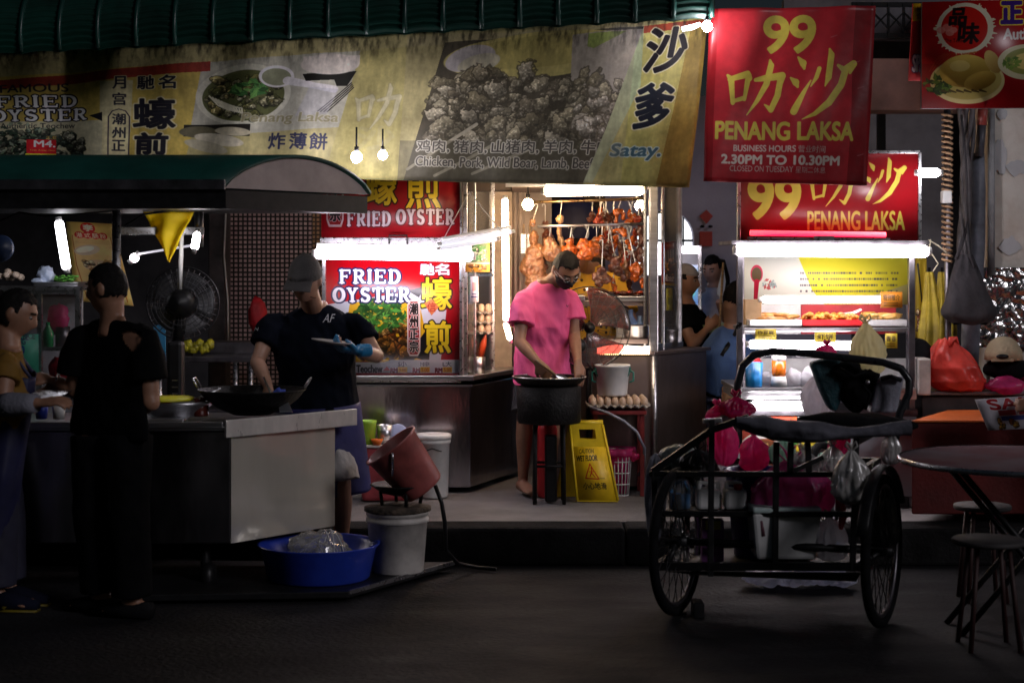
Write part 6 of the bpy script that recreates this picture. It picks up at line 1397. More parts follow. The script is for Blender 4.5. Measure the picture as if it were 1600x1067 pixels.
mb = MB(m_steel); mb.beam(W(1098, 658, 7.7), W(1128, 656, 7.7), .03, .02, bev=.003); mb.build('grip', cart)
mb = MB(m_black); mb.box(wl+V((.09,-.03,.035)), (.05,.12,.07), bev=.005); tag(mb.build('wheel_chock'), 'dark block wedged against the left tricycle wheel', 'chock')

# load of the tricycle
deck = lambda px: FP(px, 884)+bk*.35
def bottle(label, px, y0, y1, wpx, off, m, capm=None, liquid=None, name='plastic_bottle', cat='bottle'):
    c = FP(px, y1)+bk*off; r = M(wpx/2, c.y); h = M(y1-y0, c.y); t = thing(name, label, cat, c)
    mb = MB(m); mb.lathe([(0,0),(r*.95,0),(r,.01),(r,h*.55),(r*.9,h*.65),(r*.4,h*.85),(r*.38,h*.95),(0,h*.95)], c); mb.build('bottle', t)
    if liquid: mb = MB(liquid); mb.lathe([(0,.004),(r*.96,.006),(r*.97,h*.42),(0,h*.42)], c); mb.build('liquid', t)
    mb = MB(capm or m_white); mb.lathe([(r*.42,h*.9),(r*.42,h),(0,h)], c); mb.build('cap', t)
m_clr = glass('clear_plastic', (.9,.93,.96), .3, .12, .12)
shelf = MB(mat('dark_deck_board', (.03,.025,.02), .8)); q = [FP(1026, 803), FP(1160, 803)]; shelf.prism([q[0], q[1], q[1]+bk*.7, q[0]+bk*.7], (0,0,-.012)); shelf.build('side_shelf', cart)
bottle('clear bottle of bright blue liquid on the tricycle side shelf', 1052, 742, 800, 34, .2, m_clr, None, mat('blue_liquid', (.02,.25,.6), .15))
bottle('empty clear bottle behind the bright blue bottle on the tricycle', 1070, 738, 800, 24, .4, m_clr)
bottle('large clear water bottle lying low in the tricycle basket', 1050, 806, 882, 34, .2, m_clr)
def jug(label, px, y0, y1, w, capm, off=.3):
    c = FP(px, y1)+bk*off; t = thing('jerrycan', label, 'jerrycan', c); W_, h = M(w, c.y), M(y1-y0, c.y)
    mb = MB(m_white); mb.box(c+V((0,0,h*.36)), (W_, .12, h*.72), bev=.015); mb.box(c+V((0,0,h*.92)), (W_*.9, .035, h*.12), bev=.01); mb.box(c+V((-W_*.38,0,h*.8)), (W_*.18,.035,h*.3), bev=.008); mb.box(c+V((W_*.38,0,h*.8)), (W_*.18,.035,h*.3), bev=.008); mb.build('can', t)
    mb = MB(capm); mb.lathe([(0,h*.7),(.02,h*.7),(.02,h*.9),(0,h*.9)], c+V((W_*.1,-.035,.0))); mb.build('cap', t)
jug('white jerrycan with slotted handle beside the blue bottle', 1092, 758, 801, 38, m_white)
jug('white jerrycan with a red cap right of the basket post', 1134, 758, 801, 34, m_red)
t = thing('washing_powder_box', 'box with purple and yellow label low in the tricycle basket', 'box', FP(1098, 882)+bk*.3)
mb = MB(mat('purple_card', (.2,.06,.22), .5)); mb.box(FP(1098, 860)+bk*.3+V((0,0,.02)), (.1,.07,.2), bev=.004); mb.build('carton', t); mb = MB(mat('yellow_label', (.55,.5,.05), .5)); mb.box(FP(1098, 826)+bk*.3+V((0,-.037,0)), (.07,.004,.04)); mb.build('label', t)
c = FP(1162, 800)+bk*.55; t = thing('dark_blue_tub', 'dark blue plastic tub in the middle of the tricycle basket', 'tub', V((c.x, c.y, FP(1162, 884).z)))
mb = MB(mat('dark_blue_plastic', (.012,.02,.14), .3)); r_ = M(54, c.y); b0 = V((c.x, c.y, FP(1162, 884).z)); h_ = Hh(733, c.y)-b0.z; mb.lathe([(0,0),(r_*.72,0),(r_*.74,.01),(r_*.98,h_*.96),(r_*1.05,h_*.97),(r_*1.05,h_),(r_*.95,h_),(r_*.7,.02),(0,.015)], b0, seg=40); mb.build('tub', t)
def bag(name, label, px, py, rx, ry, Z, m, seed, amp=.28, knot=True, cat='bag'):
    """a filled plastic bag: gathered neck with loops on top, creased bulging body"""
    t = thing(name, label, cat, W(px, py+ry, Z)); mb = MB(m)
    top, bot = W(px, py-ry, Z), W(px, py+ry, Z); Hb = top.z-bot.z; ra, rb_ = M(rx, Z), M((rx+min(rx, ry))/2, Z)*.75
    lean = mnoise.noise(V((seed*1.7, 3, 1)))*M(rx, Z)*.5
    def f(u, v):
        a = 2*PI*u; n = V((math.cos(a), math.sin(a), 0))
        if knot: w = (.1+.9*math.sin(min(1, v/.5)*PI/2)**1.05 if v < .5 else 1.0)*(1 if v < .72 else math.sqrt(max(0, 1-((v-.72)/.28)**2))*.98+.02)
        else: w = math.sqrt(max(0, 1-(2*v-1)**2))**.8
        k = 1+amp*mnoise.noise(n*1.2+V((seed*3.1, seed, v*1.6)))-.3*abs(mnoise.noise(n*3+V((seed, v*2.2, seed*2))))-.14*abs(mnoise.noise(n*7+V((seed, v*5, seed))))
        if knot: k *= 1+.1*(1-v)*math.sin(a*9+4*mnoise.noise(n*2+V((seed, v, 0))))
        return V((px and top.x+lean*(1-v)*v*2, Z, top.z-Hb*v))+V((n.x*ra*w*k, n.y*rb_*w*k, .04*Hb*mnoise.noise(n*3+V((v*4, seed, 0)))))
    mb.grid(f, 64, 40); mb.build('bag', t)
    if knot:
        mb = MB(m); s_ = M(rx, Z)*.42
        for q in (-1, 1): mb.tube([top+V((q*s_*.1, 0, -.004)), top+V((q*s_*.7, -.006, s_*.5)), top+V((q*s_*.55, 0, s_*1.0)), top+V((q*s_*.15, .006, s_*.55)), top+V((0,.0,-.002))], [.006,.011,.007,.011,.006], seg=7, sy=.45)
        mb.build('knot', t)
    return t
m_film = glass('milky_film', (.8,.82,.86), .5, .5, .2)
bag('carrier_bag', 'crumpled magenta bag on top of the tricycle frame', 1150, 636, 26, 17, 7.9, film('magenta_film', (.45,.02,.14)), 3, .35)
bag('carrier_bag', 'bright pink bag on the left grip of the tricycle', 1120, 648, 20, 16, 7.95, m_pinkp, 5, .35)
bag('carrier_bag', 'hanging pink bag in the left half of the tricycle', 1130, 690, 24, 38, 7.98, m_pinkp, 8, .3)
bag('carrier_bag', 'large pink bag filling the centre of the tricycle basket', 1232, 768, 64, 48, 7.74, film('pink_film_large', (.6,.11,.32)), 11, .2)
bag('carrier_bag', 'crumpled clear bag hanging at the right end of the basket', 1330, 745, 32, 42, 7.42, m_film, 14, .35)
bag('carrier_bag', 'small clear bag resting beside the pink bag on the rail', 1255, 722, 24, 20, 7.75, m_film, 17, .35)
bag('carrier_bag', 'small clear bag near the right basket post', 1300, 718, 20, 22, 7.9, m_film, 19, .35)
bag('carrier_bag', 'cream plastic carrier bag hanging below the handle hoop', 1352, 548, 30, 44, 8.35, film('cream_film', (.7,.66,.46), .35, .6, .08), 21, .12)
bag('carrier_bag', 'white striped bag between the laksa lamp and the teal bag', 1278, 620, 26, 36, 8.4, film('white_striped_film', (.72,.7,.75), .4, .6), 24, .15)
bag('carrier_bag', 'small magenta bag peeking over the handle hoop', 1292, 546, 15, 8, 8.6, m_pinkp, 27, .4)
t = thing('teal_tote', 'dark teal bag hanging from the handle hoop of the tricycle', 'bag', W(1290, 640, 8.3))
mb = MB(mat('dark_teal_cloth', (.012,.07,.085), .6, var=.25, bump=.4)); mb.prism([W(1266, 566, 8.26), W(1312, 556, 8.26), W(1326, 600, 8.28), W(1308, 645, 8.3), W(1296, 640, 8.3), W(1282, 610, 8.28)], (0,.08,0), bev=.02); mb.build('bag', t)
t = thing('black_backpack', 'cluttered black backpack hanging in the middle of the handle hoop', 'backpack', W(1340, 645, 8.3))
mb = MB(m_blackm); mb.blob(W(1336, 605, 8.32), (M(30,8.3),.08,M(36,8.3)), amp=.25, sc=1.7, seed=4); mb.blob(W(1322, 580, 8.28), (M(24,8.3),.05,M(16,8.3)), amp=.3, sc=2, seed=5); mb.blob(W(1356, 590, 8.28), (M(18,8.3),.05,M(12,8.3)), amp=.3, sc=2, seed=6); mb.build('bag', t)
mb = MB(m_blackm); mb.tube([W(1312, 575, 8.2), W(1335, 588, 8.18), W(1360, 578, 8.2)], .007); mb.tube([W(1345, 600, 8.2), W(1360, 615, 8.2), W(1352, 640, 8.2)], .008); mb.build('strap', t)
mb = MB(m_steel); mb.blob(W(1356, 597, 8.18), .012, sub=2); mb.build('buckle', t)
t = thing('grey_side_bag', 'boxy grey bag hanging at the right end of the handle hoop', 'bag', W(1388, 645, 8.25))
mb = MB(mat('pale_grey_cloth', (.3,.3,.36), .6, var=.2, bump=.3)); mb.prism([W(1372, 592, 8.22), W(1414, 588, 8.22), W(1402, 645, 8.22), W(1360, 645, 8.22)], (0,.1,0), bev=.012); mb.build('bag', t)
mb = MB(m_black); mb.tube([W(1376, 592, 8.2), W(1392, 588, 8.19), W(1408, 594, 8.2)], .012); mb.build('flap_edge', t)
bag('grey_cloth_bag', 'pale grey cloth bag hung on the left side of the tricycle', 1024, 780, 17, 70, 7.85, mat('pale_sack', (.3,.3,.36), .7, var=.25, sc=8, bump=.5, bsc=18), 31, .2, False)
bag('grey_cloth_bag', 'round translucent cover at the top left of the tricycle basket', 1062, 720, 36, 26, 7.98, mat('sage_cover', (.16,.19,.18), .4, var=.2), 33, .1, False)
bag('black_bin_bag', 'black bin bag at the top left inside the basket', 1090, 724, 34, 22, 7.82, mat('black_film', (.01,.01,.012), .35, var=.3, bump=.5, bsc=14), 35, .25)
bag('black_bin_bag', 'black bin bag slumped between the basket and the right wheel', 1372, 800, 34, 62, 7.62, _mc['black_film'], 37, .3)
bag('carrier_bag', 'small pink bag over the rear rail at the right of the basket', 1310, 690, 18, 22, 8.0, m_pinkp, 39, .35)
bag('carrier_bag', 'milky white bag beside the right wheel at canvas height', 1392, 700, 16, 26, 7.95, m_film, 43, .35)
bag('carrier_bag', 'white bag stuffed behind the jerrycans in the tricycle basket', 1118, 748, 26, 30, 7.98, film('milk_film', (.66,.66,.7), .35, .5), 45, .3)
bag('carrier_bag', 'magenta bag squeezed between the dark blue tub and the canvas', 1178, 708, 26, 28, 8.02, m_pinkp, 47, .3)
bag('carrier_bag', 'pale green bag on top of the large pink bag', 1224, 706, 22, 22, 7.9, film('green_film', (.4,.6,.5), .35, .5), 49, .3)
bag('carrier_bag', 'white bag low in the basket right of the foam box', 1296, 842, 28, 34, 7.62, _mc['milk_film'], 51, .3)
t = thing('white_foam_box', 'white foam box with pale lid in the middle of the basket', 'box', FP(1212, 872)+bk*.3)
c = FP(1212, 838)+bk*.26; mb = MB(m_white); mb.box(c, (M(108,7.7), .26, M(74,7.7)), bev=.015, taper=.86); mb.build('box', t)
mb = MB(mat('mint_lid', (.5,.62,.6), .4)); mb.box(c+V((0,0,M(40,7.7))), (M(106,7.7), .28, M(8,7.7)), bev=.008); mb.build('lid', t)
mb = MB(mat('brown_mark', (.12,.04,.06), .6)); mb.tube([c+V((-.115,-.125,.07)), c+V((-.105,-.122,-.0))], .008, sy=.3); mb.build('stain', t)
tag(MB(m_red).tube([FP(1300, 760)+bk*.3, FP(1303, 790)+bk*.25, FP(1310, 812)+bk*.2, FP(1306, 832)+bk*.2], [.012,.02,.02,.01]).build('red_strap'), 'red strap dangling beside the right basket post', 'strap')
m_sack = film('white_sack_film', (.6,.62,.72), .35, .5); mb = MB(m_sack)
for q, (px, ry) in enumerate(((1190,10),(1215,15),(1240,17),(1268,16),(1292,13),(1308,8))): mb.blob(W(px, 912-ry, 8.38+.04*math.sin(q*2)), (.085,.11,M(ry, 8.4)), amp=.4, sc=1.5, seed=q+50, sub=4)
tag(organic('plastic_sack', mb, None, .008, 1, m_sack, lambda p, n: .02*abs(mnoise.noise(p*13))-.014*abs(mnoise.noise(p*31))), 'crumpled white plastic sack lying on the road under the tricycle', 'sack')

# ---------------------------------------------------------------- behind the gap: back stall with a lit glass case
t = thing('back_stall', 'small lit glass case with blue and green glowing panels behind the gap', 'stall', V((X(1078, 12.9), 12.9, PV)))
mb = MB(m_alum)
for px in (1050, 1093): mb.beam(V((X(px, 12.8), 12.8, PV)), W(px, 384, 12.8), .025, .025, up=(0,1,0))
mb.pbox(1048, 384, 1096, 389, 12.78, .4); mb.pbox(1048, 500, 1096, 508, 12.78, .4); mb.build('case_frame', t)
mb = MB(emit('teal_panel_glow', (.1,.75,.55), .4)); mb.pbox(1066, 418, 1086, 462, 12.84, .02); mb.build('green_panel', t)  # coloured panels of the case given their own emission
mb = MB(emit('blue_panel_glow', (.05,.3,.9), .35)); mb.pbox(1062, 414, 1095, 480, 12.87, .02); mb.build('blue_panel', t)
mb = MB(m_white); mb.pbox(1052, 389, 1092, 500, 13.1, .02); mb.build('back_board', t)
tubelight('back_case_light', 'small tube light on top of the lit glass case in the gap', W(1064, 391, 12.7), W(1092, 391, 12.7), .022, m_tube, False)
t = thing('chinese_wall_charm', 'red diamond and red square wall charm on the lavender wall', 'decoration', W(1104, 380, 13.75))
mr_ = mat('charm_red', (.42,.05,.04), .7)
mb = MB(mr_); mb.prism([W(1104, 328, 13.78), W(1114, 338, 13.78), W(1104, 350, 13.78), W(1093, 338, 13.78)], (0,.012,0)); mb.build('diamond', t)
mb = MB(mr_); mb.pbox(1093, 362, 1113, 385, 13.77, .02, bev=.004); mb.build('square', t)
mb = MB(m_blackm); mb.blob(W(1097, 354, 13.77), (.02,.01,.012), sub=2); mb.blob(W(1110, 354, 13.77), (.02,.01,.012), sub=2); mb.build('tassel', t)
t = thing('small_flag', 'pale blue and white flag on a thin pole behind the seated diner', 'flag', W(1118, 620, 11.6))
mb = MB(mat('flag_cloth', (.45,.55,.75), .8)); mb.prism([W(1130, 412, 11.6), W(1134, 440, 11.6), W(1130, 470, 11.6), W(1120, 458, 11.6)], (0,.008,0)); mb.build('cloth', t)
mb = MB(m_wood); mb.tube([W(1130, 410, 11.6), W(1124, 520, 11.6), W(1114, 610, 11.6)], .008); mb.build('pole', t)
t = thing('diner_table', 'small table with pale green cloth beside the man in black', 'table', V((X(1115, 12.0), 12.0, PV)))
mb = MB(mat('pale_green_cloth', (.3,.4,.2), .8, var=.2)); mb.pbox(1086, 508, 1150, 520, 11.9, .5, bev=.005); mb.build('table_top', t)
for px in (1096, 1140): mb = MB(m_black); mb.tube([W(px, 520, 12.0), V((X(px, 12.0), 12.0, PV))], .015); mb.build('leg', t)
t = thing('plastic_stool_chair', 'dark blue plastic chair under the seated diner', 'chair', V((X(1130, 11.3), 11.3, PV)))
mb = MB(mat('navy_chair', (.02,.03,.09), .5)); mb.pbox(1104, 622, 1162, 628, 11.2, .35, bev=.006); mb.build('seat', t)
for px in (1108, 1158): mb = MB(_mc['navy_chair']); mb.tube([W(px, 628, 11.25), V((X(px, 11.22), 11.22, PV))], .014); mb.tube([W(px, 628, 11.5), V((X(px, 11.5), 11.5, PV))], .014); mb.build('leg', t)

# ================================================================ people
m_skin = mat('skin', (.4,.22,.15), .5, var=.1, sc=9, sss=.1, bump=.05, bsc=120)
m_skin2 = mat('tanned_skin', (.33,.17,.105), .5, var=.12, sc=9, sss=.1)
m_hair = mat('black_hair', (.009,.0075,.007), .6, spec=.15, var=.3, sc=40, stretch=(1,1,5), bump=.4, bsc=90)
m_shoe = mat('dark_sandal', (.02,.02,.022), .6)
def frame(fwd, up=(0,0,1)):
    y = V(fwd).normalized(); x = y.cross(V(up)).normalized(); z = x.cross(y); return Matrix((x, y, z)).transposed()
def headpt(n):
    rx, ry, rz = .074, .094, .115
    p = V((n.x*rx, n.y*ry, n.z*rz)); t = max(0, -p.z/rz)
    p.x *= 1-.24*t*t
    if n.y < 0: p.y *= 1-.3*t
    if n.z > 0: p.y *= 1+.05*n.z
    if n.y > .15:
        g = lambda a, s: math.exp(-(a/s)**2)
        x, z = p.x, p.z
        p.y += .024*g(x, .013+.004*max(0, -z*20))*g(z+.022, .021) + .010*g(x, .011)*g(z-.004, .018)
        p.y -= .010*g(abs(x)-.031, .015)*g(z-.014, .012)
        p.y += .006*g(z-.036, .009)*g(x, .05)
        p.y += .006*g(x, .022)*g(z+.058, .006)+.006*g(x, .02)*g(z+.072, .006)-.003*g(x, .024)*g(z+.065, .004)
        p.y += .01*g(x, .022)*g(z+.1, .015)
        p.y -= .004*g(abs(x)-.055, .012)*g(z+.05, .03)
    return p
def head_grid(mb, c, R, m, fn=headpt, nu=80, nv=60):
    def f(u, v):
        a, th = 2*PI*u, PI*v; n = V((math.sin(th)*math.sin(a), math.sin(th)*math.cos(a), math.cos(th))); return V(c)+R @ fn(n)
    return mb.grid(f, nu, nv, m)
def hand(mb, w, d, nrm, m, thumb=1, curl=.5, s=1.0, spread=.12):
    """w wrist, d along the palm, nrm back of the hand, thumb: +-1 side; four bent fingers and a thumb"""
    d = V(d).normalized(); nrm = V(nrm); nrm = (nrm-d*nrm.dot(d)).normalized(); sd = d.cross(nrm)*thumb
    w = V(w)
    mb.loft([(w-d*.015*s, sd*.024*s, nrm*.019*s), (w+d*.02*s, sd*.032*s, nrm*.018*s), (w+d*.055*s, sd*.041*s, nrm*.016*s), (w+d*.085*s, sd*.04*s, nrm*.0125*s)], m, 14)
    for k, (o, L) in enumerate(((.029,.07), (.010,.079), (-.009,.073), (-.027,.058))):
        p = w+d*.08*s+sd*o*s; pts = [p-d*.02*s, p]; a = 0; q = (d+sd*o/.03*spread).normalized()
        for j, l in enumerate((.44, .31, .25)):
            a += curl*(.75+.12*k) if j else curl*.8
            v = q*math.cos(a)-nrm*math.sin(a); pts.append(pts[-1]+v*L*l*s)
        mb.tube(pts, [.0095*s,.0098*s,.0092*s,.0085*s,.0065*s], m, 8)
    p = w+d*.025*s+sd*.026*s; v1 = (d*.6+sd*.75-nrm*.25).normalized(); v2 = (d*.85+sd*.25-nrm*.45).normalized()
    mb.tube([p-v1*.01*s, p+v1*.028*s, p+v1*.03*s+v2*.026*s, p+v1*.03*s+v2*.05*s], [.013*s,.0115*s,.0105*s,.007*s], m, 8)
def arm(mb, a, b, c, r, m):
    a, b, c = V(a), V(b), V(c); a = a+(b-a).normalized()*.02
    mb.tube([a, a.lerp(b, .35), a.lerp(b, .8), b, b.lerp(c, .25), b.lerp(c, .7), c], [r*.85, r*1.05, r*.86, r*.84, r*.86, r*.68, r*.54], m, 14)
    mb.blob(b, r*.86, m, sub=2)
def legp(mb, a, b, c, r, m):
    a, b, c = V(a), V(b), V(c)
    mb.tube([a, a.lerp(b, .4), b, b.lerp(c, .3), b.lerp(c, .75), c], [r*1.1, r*.98, r*.7, r*.74, r*.5, r*.43], m, 16); mb.blob(b, r*.72, m, sub=2)
def foot(mb, a, fwd, m, zg):
    f = V((fwd[0], fwd[1], 0)).normalized(); s = V((-f.y, f.x, 0)); a = V((a[0], a[1], zg))
    mb.loft([(a-f*.06+V((0,0,.035)), s*.028, V((0,0,.03))), (a+V((0,0,.045)), s*.034, V((0,0,.043))), (a+f*.07+V((0,0,.032)), s*.042, V((0,0,.028))), (a+f*.14+V((0,0,.02)), s*.045, V((0,0,.017))), (a+f*.18+V((0,0,.016)), s*.03, V((0,0,.011)))], m, 14)
def crease(seed, amp=.006, st=(9, 9, 4)):
    return lambda p, n: amp*(.9*(.5-abs(mnoise.noise(V((p.x*7+p.z*5+seed, p.y*6, p.z*4-p.x*6)))*2))*.6+mnoise.noise(V((p.x*st[0]+seed, p.y*st[1], p.z*st[2]+p.x*5)))+.6*mnoise.noise(V((p.x*22+p.z*9, p.y*22+seed, p.z*13))))
def torso(mb, J, m, g=0.0, k=1.0, z0=None, hem=None, collar=True):
    """loft from the hips to the shoulder line; g grows it into a garment"""
    sl, sr = V(J['shL']), V(J['shR']); mid = (sl+sr)/2; sd = (sl-sr); hw = sd.length/2; sd.normalize()
    pv = V(J['pelvis']); up = (mid-pv); L = up.length; up.normalize(); fw = V(J['face_body']); fw = (fw-up*fw.dot(up)).normalized()
    sd = (sd-up*sd.dot(up)).normalized()
    S = J.get('bulk', 1.0); B = J.get('bend', 0.0)
    pt = lambda t, o=0: pv+up*(L*t)+fw*(o-B*math.sin(PI*min(1,max(0,t)))*.9)
    lo = hem if hem is not None else -.12
    secs = []
    for t, w, d, o in ((-.12,.165,.115,0), (.0,.17,.118,0), (.22,.155,.112,.01), (.45,.15,.112,.012), (.68,.17,.118,.01), (.85,hw*.97,.1,-.005), (.96,hw*.88,.08,-.012), (1.04,hw*.62,.066,-.014), (1.1,hw*.4,.06,-.012), (1.17,.066,.058,-.005)):
        if t < lo-1e-6: continue
        if t == -.12 and hem is not None: t = hem
        w = w*S if t < .8 else w
        secs.append((pt(t, o), sd*(w+g)*k, fw*(d*S+g)*k))
    if hem is not None and hem > -.12: secs.insert(0, (pt(hem, 0), sd*(.165*S+g)*k, fw*(.118*S+g)*k))
    if g and collar: secs = secs[:-1]+[(pt(1.135, 0), sd*.078, fw*.074)]
    mb.loft(secs, m, 26, pw=2.3)
    return up, sd, fw, pt
def person(label, J, skin=m_skin, shirt=None, bottom=None, hair=m_hair, hairfn=None, sleeve=.55, hem=-.14, vox=.009, wr=.006, seed=1, eyes=True, bottom_len=1.0, loose=.02, pocket=None):
    zg = J.get('zg', 0); t = thing('person', label, 'person', V((J['pelvis'][0], J['pelvis'][1], zg)))
    mb = MB(skin); up, sd, fw, pt = torso(mb, J, skin)
    R = frame(J['look'], J.get('head_up', (0,0,1))); hc = V(J['head'])
    nb = pt(1.02); mb.tube([nb-up*.03, nb+up*.03, hc-R @ V((0,.02,.06)), hc-R @ V((0,.015,.02))], [.064,.056,.053,.05], skin, 16)
    head_grid(mb, hc, R, skin)
    for s in (-1, 1): mb.blob(hc+R @ V((s*.075,-.008,.0)), (.012,.02,.031), skin, sub=2, R=R)
    for S_ in 'LR':
        if 'el'+S_ in J:
            arm(mb, J['sh'+S_], J['el'+S_], J['wr'+S_], J.get('armr', .046), skin)
            h = J.get('hand'+S_)
            if h: hand(mb, J['wr'+S_], h[0], h[1], skin, h[2], h[3])
        if 'kn'+S_ in J:
            legp(mb, J['hip'+S_], J['kn'+S_], J['an'+S_], J.get('legr', .078), skin); foot(mb, J['an'+S_], J.get('toe', fw), skin, zg+.012)
    b = organic('body', mb, t, vox, 2, skin, fac=.4)
    if eyes:
        for s in (-1, 1):
            e = MB(mat('eye_white', (.3,.25,.22), .25)); e.blob(hc+R @ V((s*.031,.0745,.01)), .0105, sub=2); e.blob(hc+R @ V((s*.031,.0815,.008)), .006, m_hair, sub=2); e.build('eye', t)
            e = MB(m_hair); e.tube([hc+R @ V((s*(.016+.011*i), .094-.002*i*i, .031+.003*math.sin(i)))  for i in range(4)], .0035, seg=5); e.build('eyebrow', t)
    if hair:
        hf = hairfn or (lambda n: n.y > .3 and n.z < .55 or n.z < -.45 or (n.y > -.1 and n.z < .12))
        mh = MB(hair)
        def hp(n):
            p = headpt(n); k = 1.075+.03*mnoise.noise(n*5+V((seed,0,0)))+.02*mnoise.noise(n*16)
            q_ = n+.09*V((mnoise.noise(n*7+V((seed,0,0))), mnoise.noise(n*7+V((0,seed,0))), mnoise.noise(n*7+V((0,0,seed)))))+.05*V((0,mnoise.noise(n*21),mnoise.noise(n*23)))
            return p*(.93 if hf(q_) else k-.02)
        head_grid(mh, hc, R, hair, hp); mh.build('hair', t)
    if shirt:
        sr_ = (V(J['shL'])+V(J['shR']))/2; ms = MB(shirt); torso(ms, J, shirt, loose, 1.0, hem=hem)
        for S_ in 'LR':
            if 'el'+S_ in J:
                a, e = V(J['sh'+S_]), V(J['el'+S_]); r = J.get('armr', .046)
                q = sleeve; dr = (e-a).normalized(); iw = (sr_-V(J['sh'+S_])).normalized()*.05; ms.tube([a+iw-dr*.01, a+iw*.3+dr*.025, a.lerp(e, q*.5), a.lerp(e, q)], [r*.75, r*1.12+loose*.25, r*1.12+loose*.7, r*1.14+loose*.95], shirt, 18)
        so = organic('shirt', ms, t, vox, 4, shirt, crease(seed, wr)); J['_shirt'] = so
    if bottom:
        mp = MB(bottom); pv = V(J['pelvis'])
        mp.loft([(pv-up*.17, sd*.175, fw*.125), (pv-up*.05, sd*.182*J.get('bulk',1), fw*.13*J.get('bulk',1)), (pv+up*.06, sd*.17*J.get('bulk',1), fw*.122*J.get('bulk',1))], bottom, 24)
        for S_ in 'LR':
            if 'kn'+S_ not in J: continue
            h, k_, a = V(J['hip'+S_]), V(J['kn'+S_]), V(J['an'+S_]); r = J.get('legr', .078)+.016
            if bottom_len <= .5: mp.tube([h, h.lerp(k_, .5), h.lerp(k_, bottom_len*2)], [r*1.1, r*1.05, r*1.06], bottom, 18)
            else: mp.tube([h, k_, k_.lerp(a, (bottom_len-.5)*2)], [r*1.1, r*.92, r*.88], bottom, 18)
        organic('shorts' if bottom_len <= .5 else 'trousers', mp, t, vox, 4, bottom, crease(seed+3, wr))
    return t, R, hc, (up, sd, fw, pt)

# --- cook in the grey cap
m_navyT = mat('navy_tshirt', (.0035,.005,.0105), .9, var=.2, sc=8, bump=.2, bsc=160, spec=.06)
Zk = 8.95
J = dict(zg=0, head=W(477,437,8.72), look=(-.3,-.9,-.3), head_up=(0,-.25,.95), face_body=(-.1,-1,-.05), shL=W(553,499,8.95), shR=W(428,496,8.95), pelvis=W(497,645,9.0), bulk=1.16,
  elR=W(402,566,8.83), wrR=W(419,603,8.6), elL=W(588,556,8.86), wrL=W(560,548,8.62), handL=((-.75,-.35,.1),(.1,-.2,-1),1,.75), handR=((.12,-.5,-.85),(-.6,-.7,.2),1,1.0),
  hipR=W(477,660,9.0), hipL=W(520,660,9.0), knR=W(476,752,8.93), knL=W(534,752,8.93), anR=V((X(478,8.97),8.97,.07)), anL=V((X(534,8.97),8.97,.07)), legr=.076, bend=.02)
t, R, hc, fr = person('person in grey cap and navy T-shirt stirring the black wok, plate in gloved hand', J, m_skin, m_navyT, mat('pale_grey_shorts', (.5,.47,.45), .8, var=.12, bump=.2), sleeve=.62, hem=.02, vox=.0062, seed=2, bottom_len=.5, wr=.012)
mc = mat('grey_cap_cotton', (.065,.06,.06), .85, var=.12, bump=.3, bsc=80)
mb = MB(mc); head_grid(mb, hc, R, mc, lambda n: headpt(n)*(.9 if n.z < .1-.02*max(0,n.y) else 1.14+.05*max(0, n.z)))
def brim(u, v):
    a = (u-.5)*1.9; r = 1.08+.68*v*math.cos(a*.82); return hc+R @ V((.078*1.1*math.sin(a)*(1+.1*v), .1*math.cos(a)*1.02+.075*v*math.cos(a*.8), 
        .02-.022*v-.024*(u-.5)**2*4*v))
mb.slab(brim, 16, 6, R @ V((0,0,.004)), mc); mb.blob(hc+R @ V((0,0,.14)), .008, mc, sub=2); mb.build('cap', t)
mb = MB(m_black); mb.tube([hc+R @ V((.076*math.cos(a)*1.05, -.005+.02*a, -.07-.01*math.sin(a))) for a in [PI*i/8 for i in range(9)]], .002, seg=4); mb.build('mask_loop', t)
m_apr = mat('indigo_apron', (.022,.022,.12), .6, var=.15, sc=6, bump=.25, bsc=14)
up, sd, fw, pt = fr
def apron(u, v):
    a = (u-.5)*3.5; n = mnoise.noise(V((u*7, v*2.5, 1))); w = .222+.02*v; return pt(.1)-up*(v*.47)+sd*(w*math.sin(a)*(1+.02*n)+.02*v)+fw*((.172+.018*v)*math.cos(a)+.016*n*v+.01*math.sin(u*16)*v)
mb = MB(m_apr); mb.slab(apron, 40, 26, fw*-.004); mb.build('apron', t)
mb = MB(mat('blue_glove_film', (.02,.2,.42), .3, var=.15)); hand(mb, J['wrL'], J['handL'][0], J['handL'][1], mb.mat, 1, .75, 1.13); mb.tube([V(J['wrL'])+V((.05,.05,0)), V(J['wrL'])], [.036,.034], seg=12); organic('blue_glove', mb, t, .006, 2, mb.mat, fac=.35)
mb = MB(m_white); so = J['_shirt']
def on_chest(px, py): 
    return W(px, py, 8.95)
P = Paint(488, 480, 528, 506, 6, '0c0e16'); P.text('AF', 500, 489, 528, 505, 'b9bac2', .8, None, .28)
def proj(o, px, py, off=.003):
    """where the sight line from the street meets the cloth"""
    org = V((0,0,CH))-WL[o.name]; d = (W(px, py, 9)-V((0,0,CH))).normalized(); ok, p, n, _ = o.ray_cast(org, d)
    return (p+WL[o.name]+n*off, n) if ok else (W(px, py, 8.8), V((0,-1,0)))
def patch(o, name, parent, x0, y0, x1, y1, m, nu=10, nv=6, mask=None):
    vs = [[proj(o, x0+(x1-x0)*i/nu, y0+(y1-y0)*j/nv)[0] for i in range(nu+1)] for j in range(nv+1)]
    mb = MB(m); mb.slab(lambda u, v: vs[round(v*nv)][round(u*nu)], nu, nv, (0,.004,0)); return mb.build(name, parent)
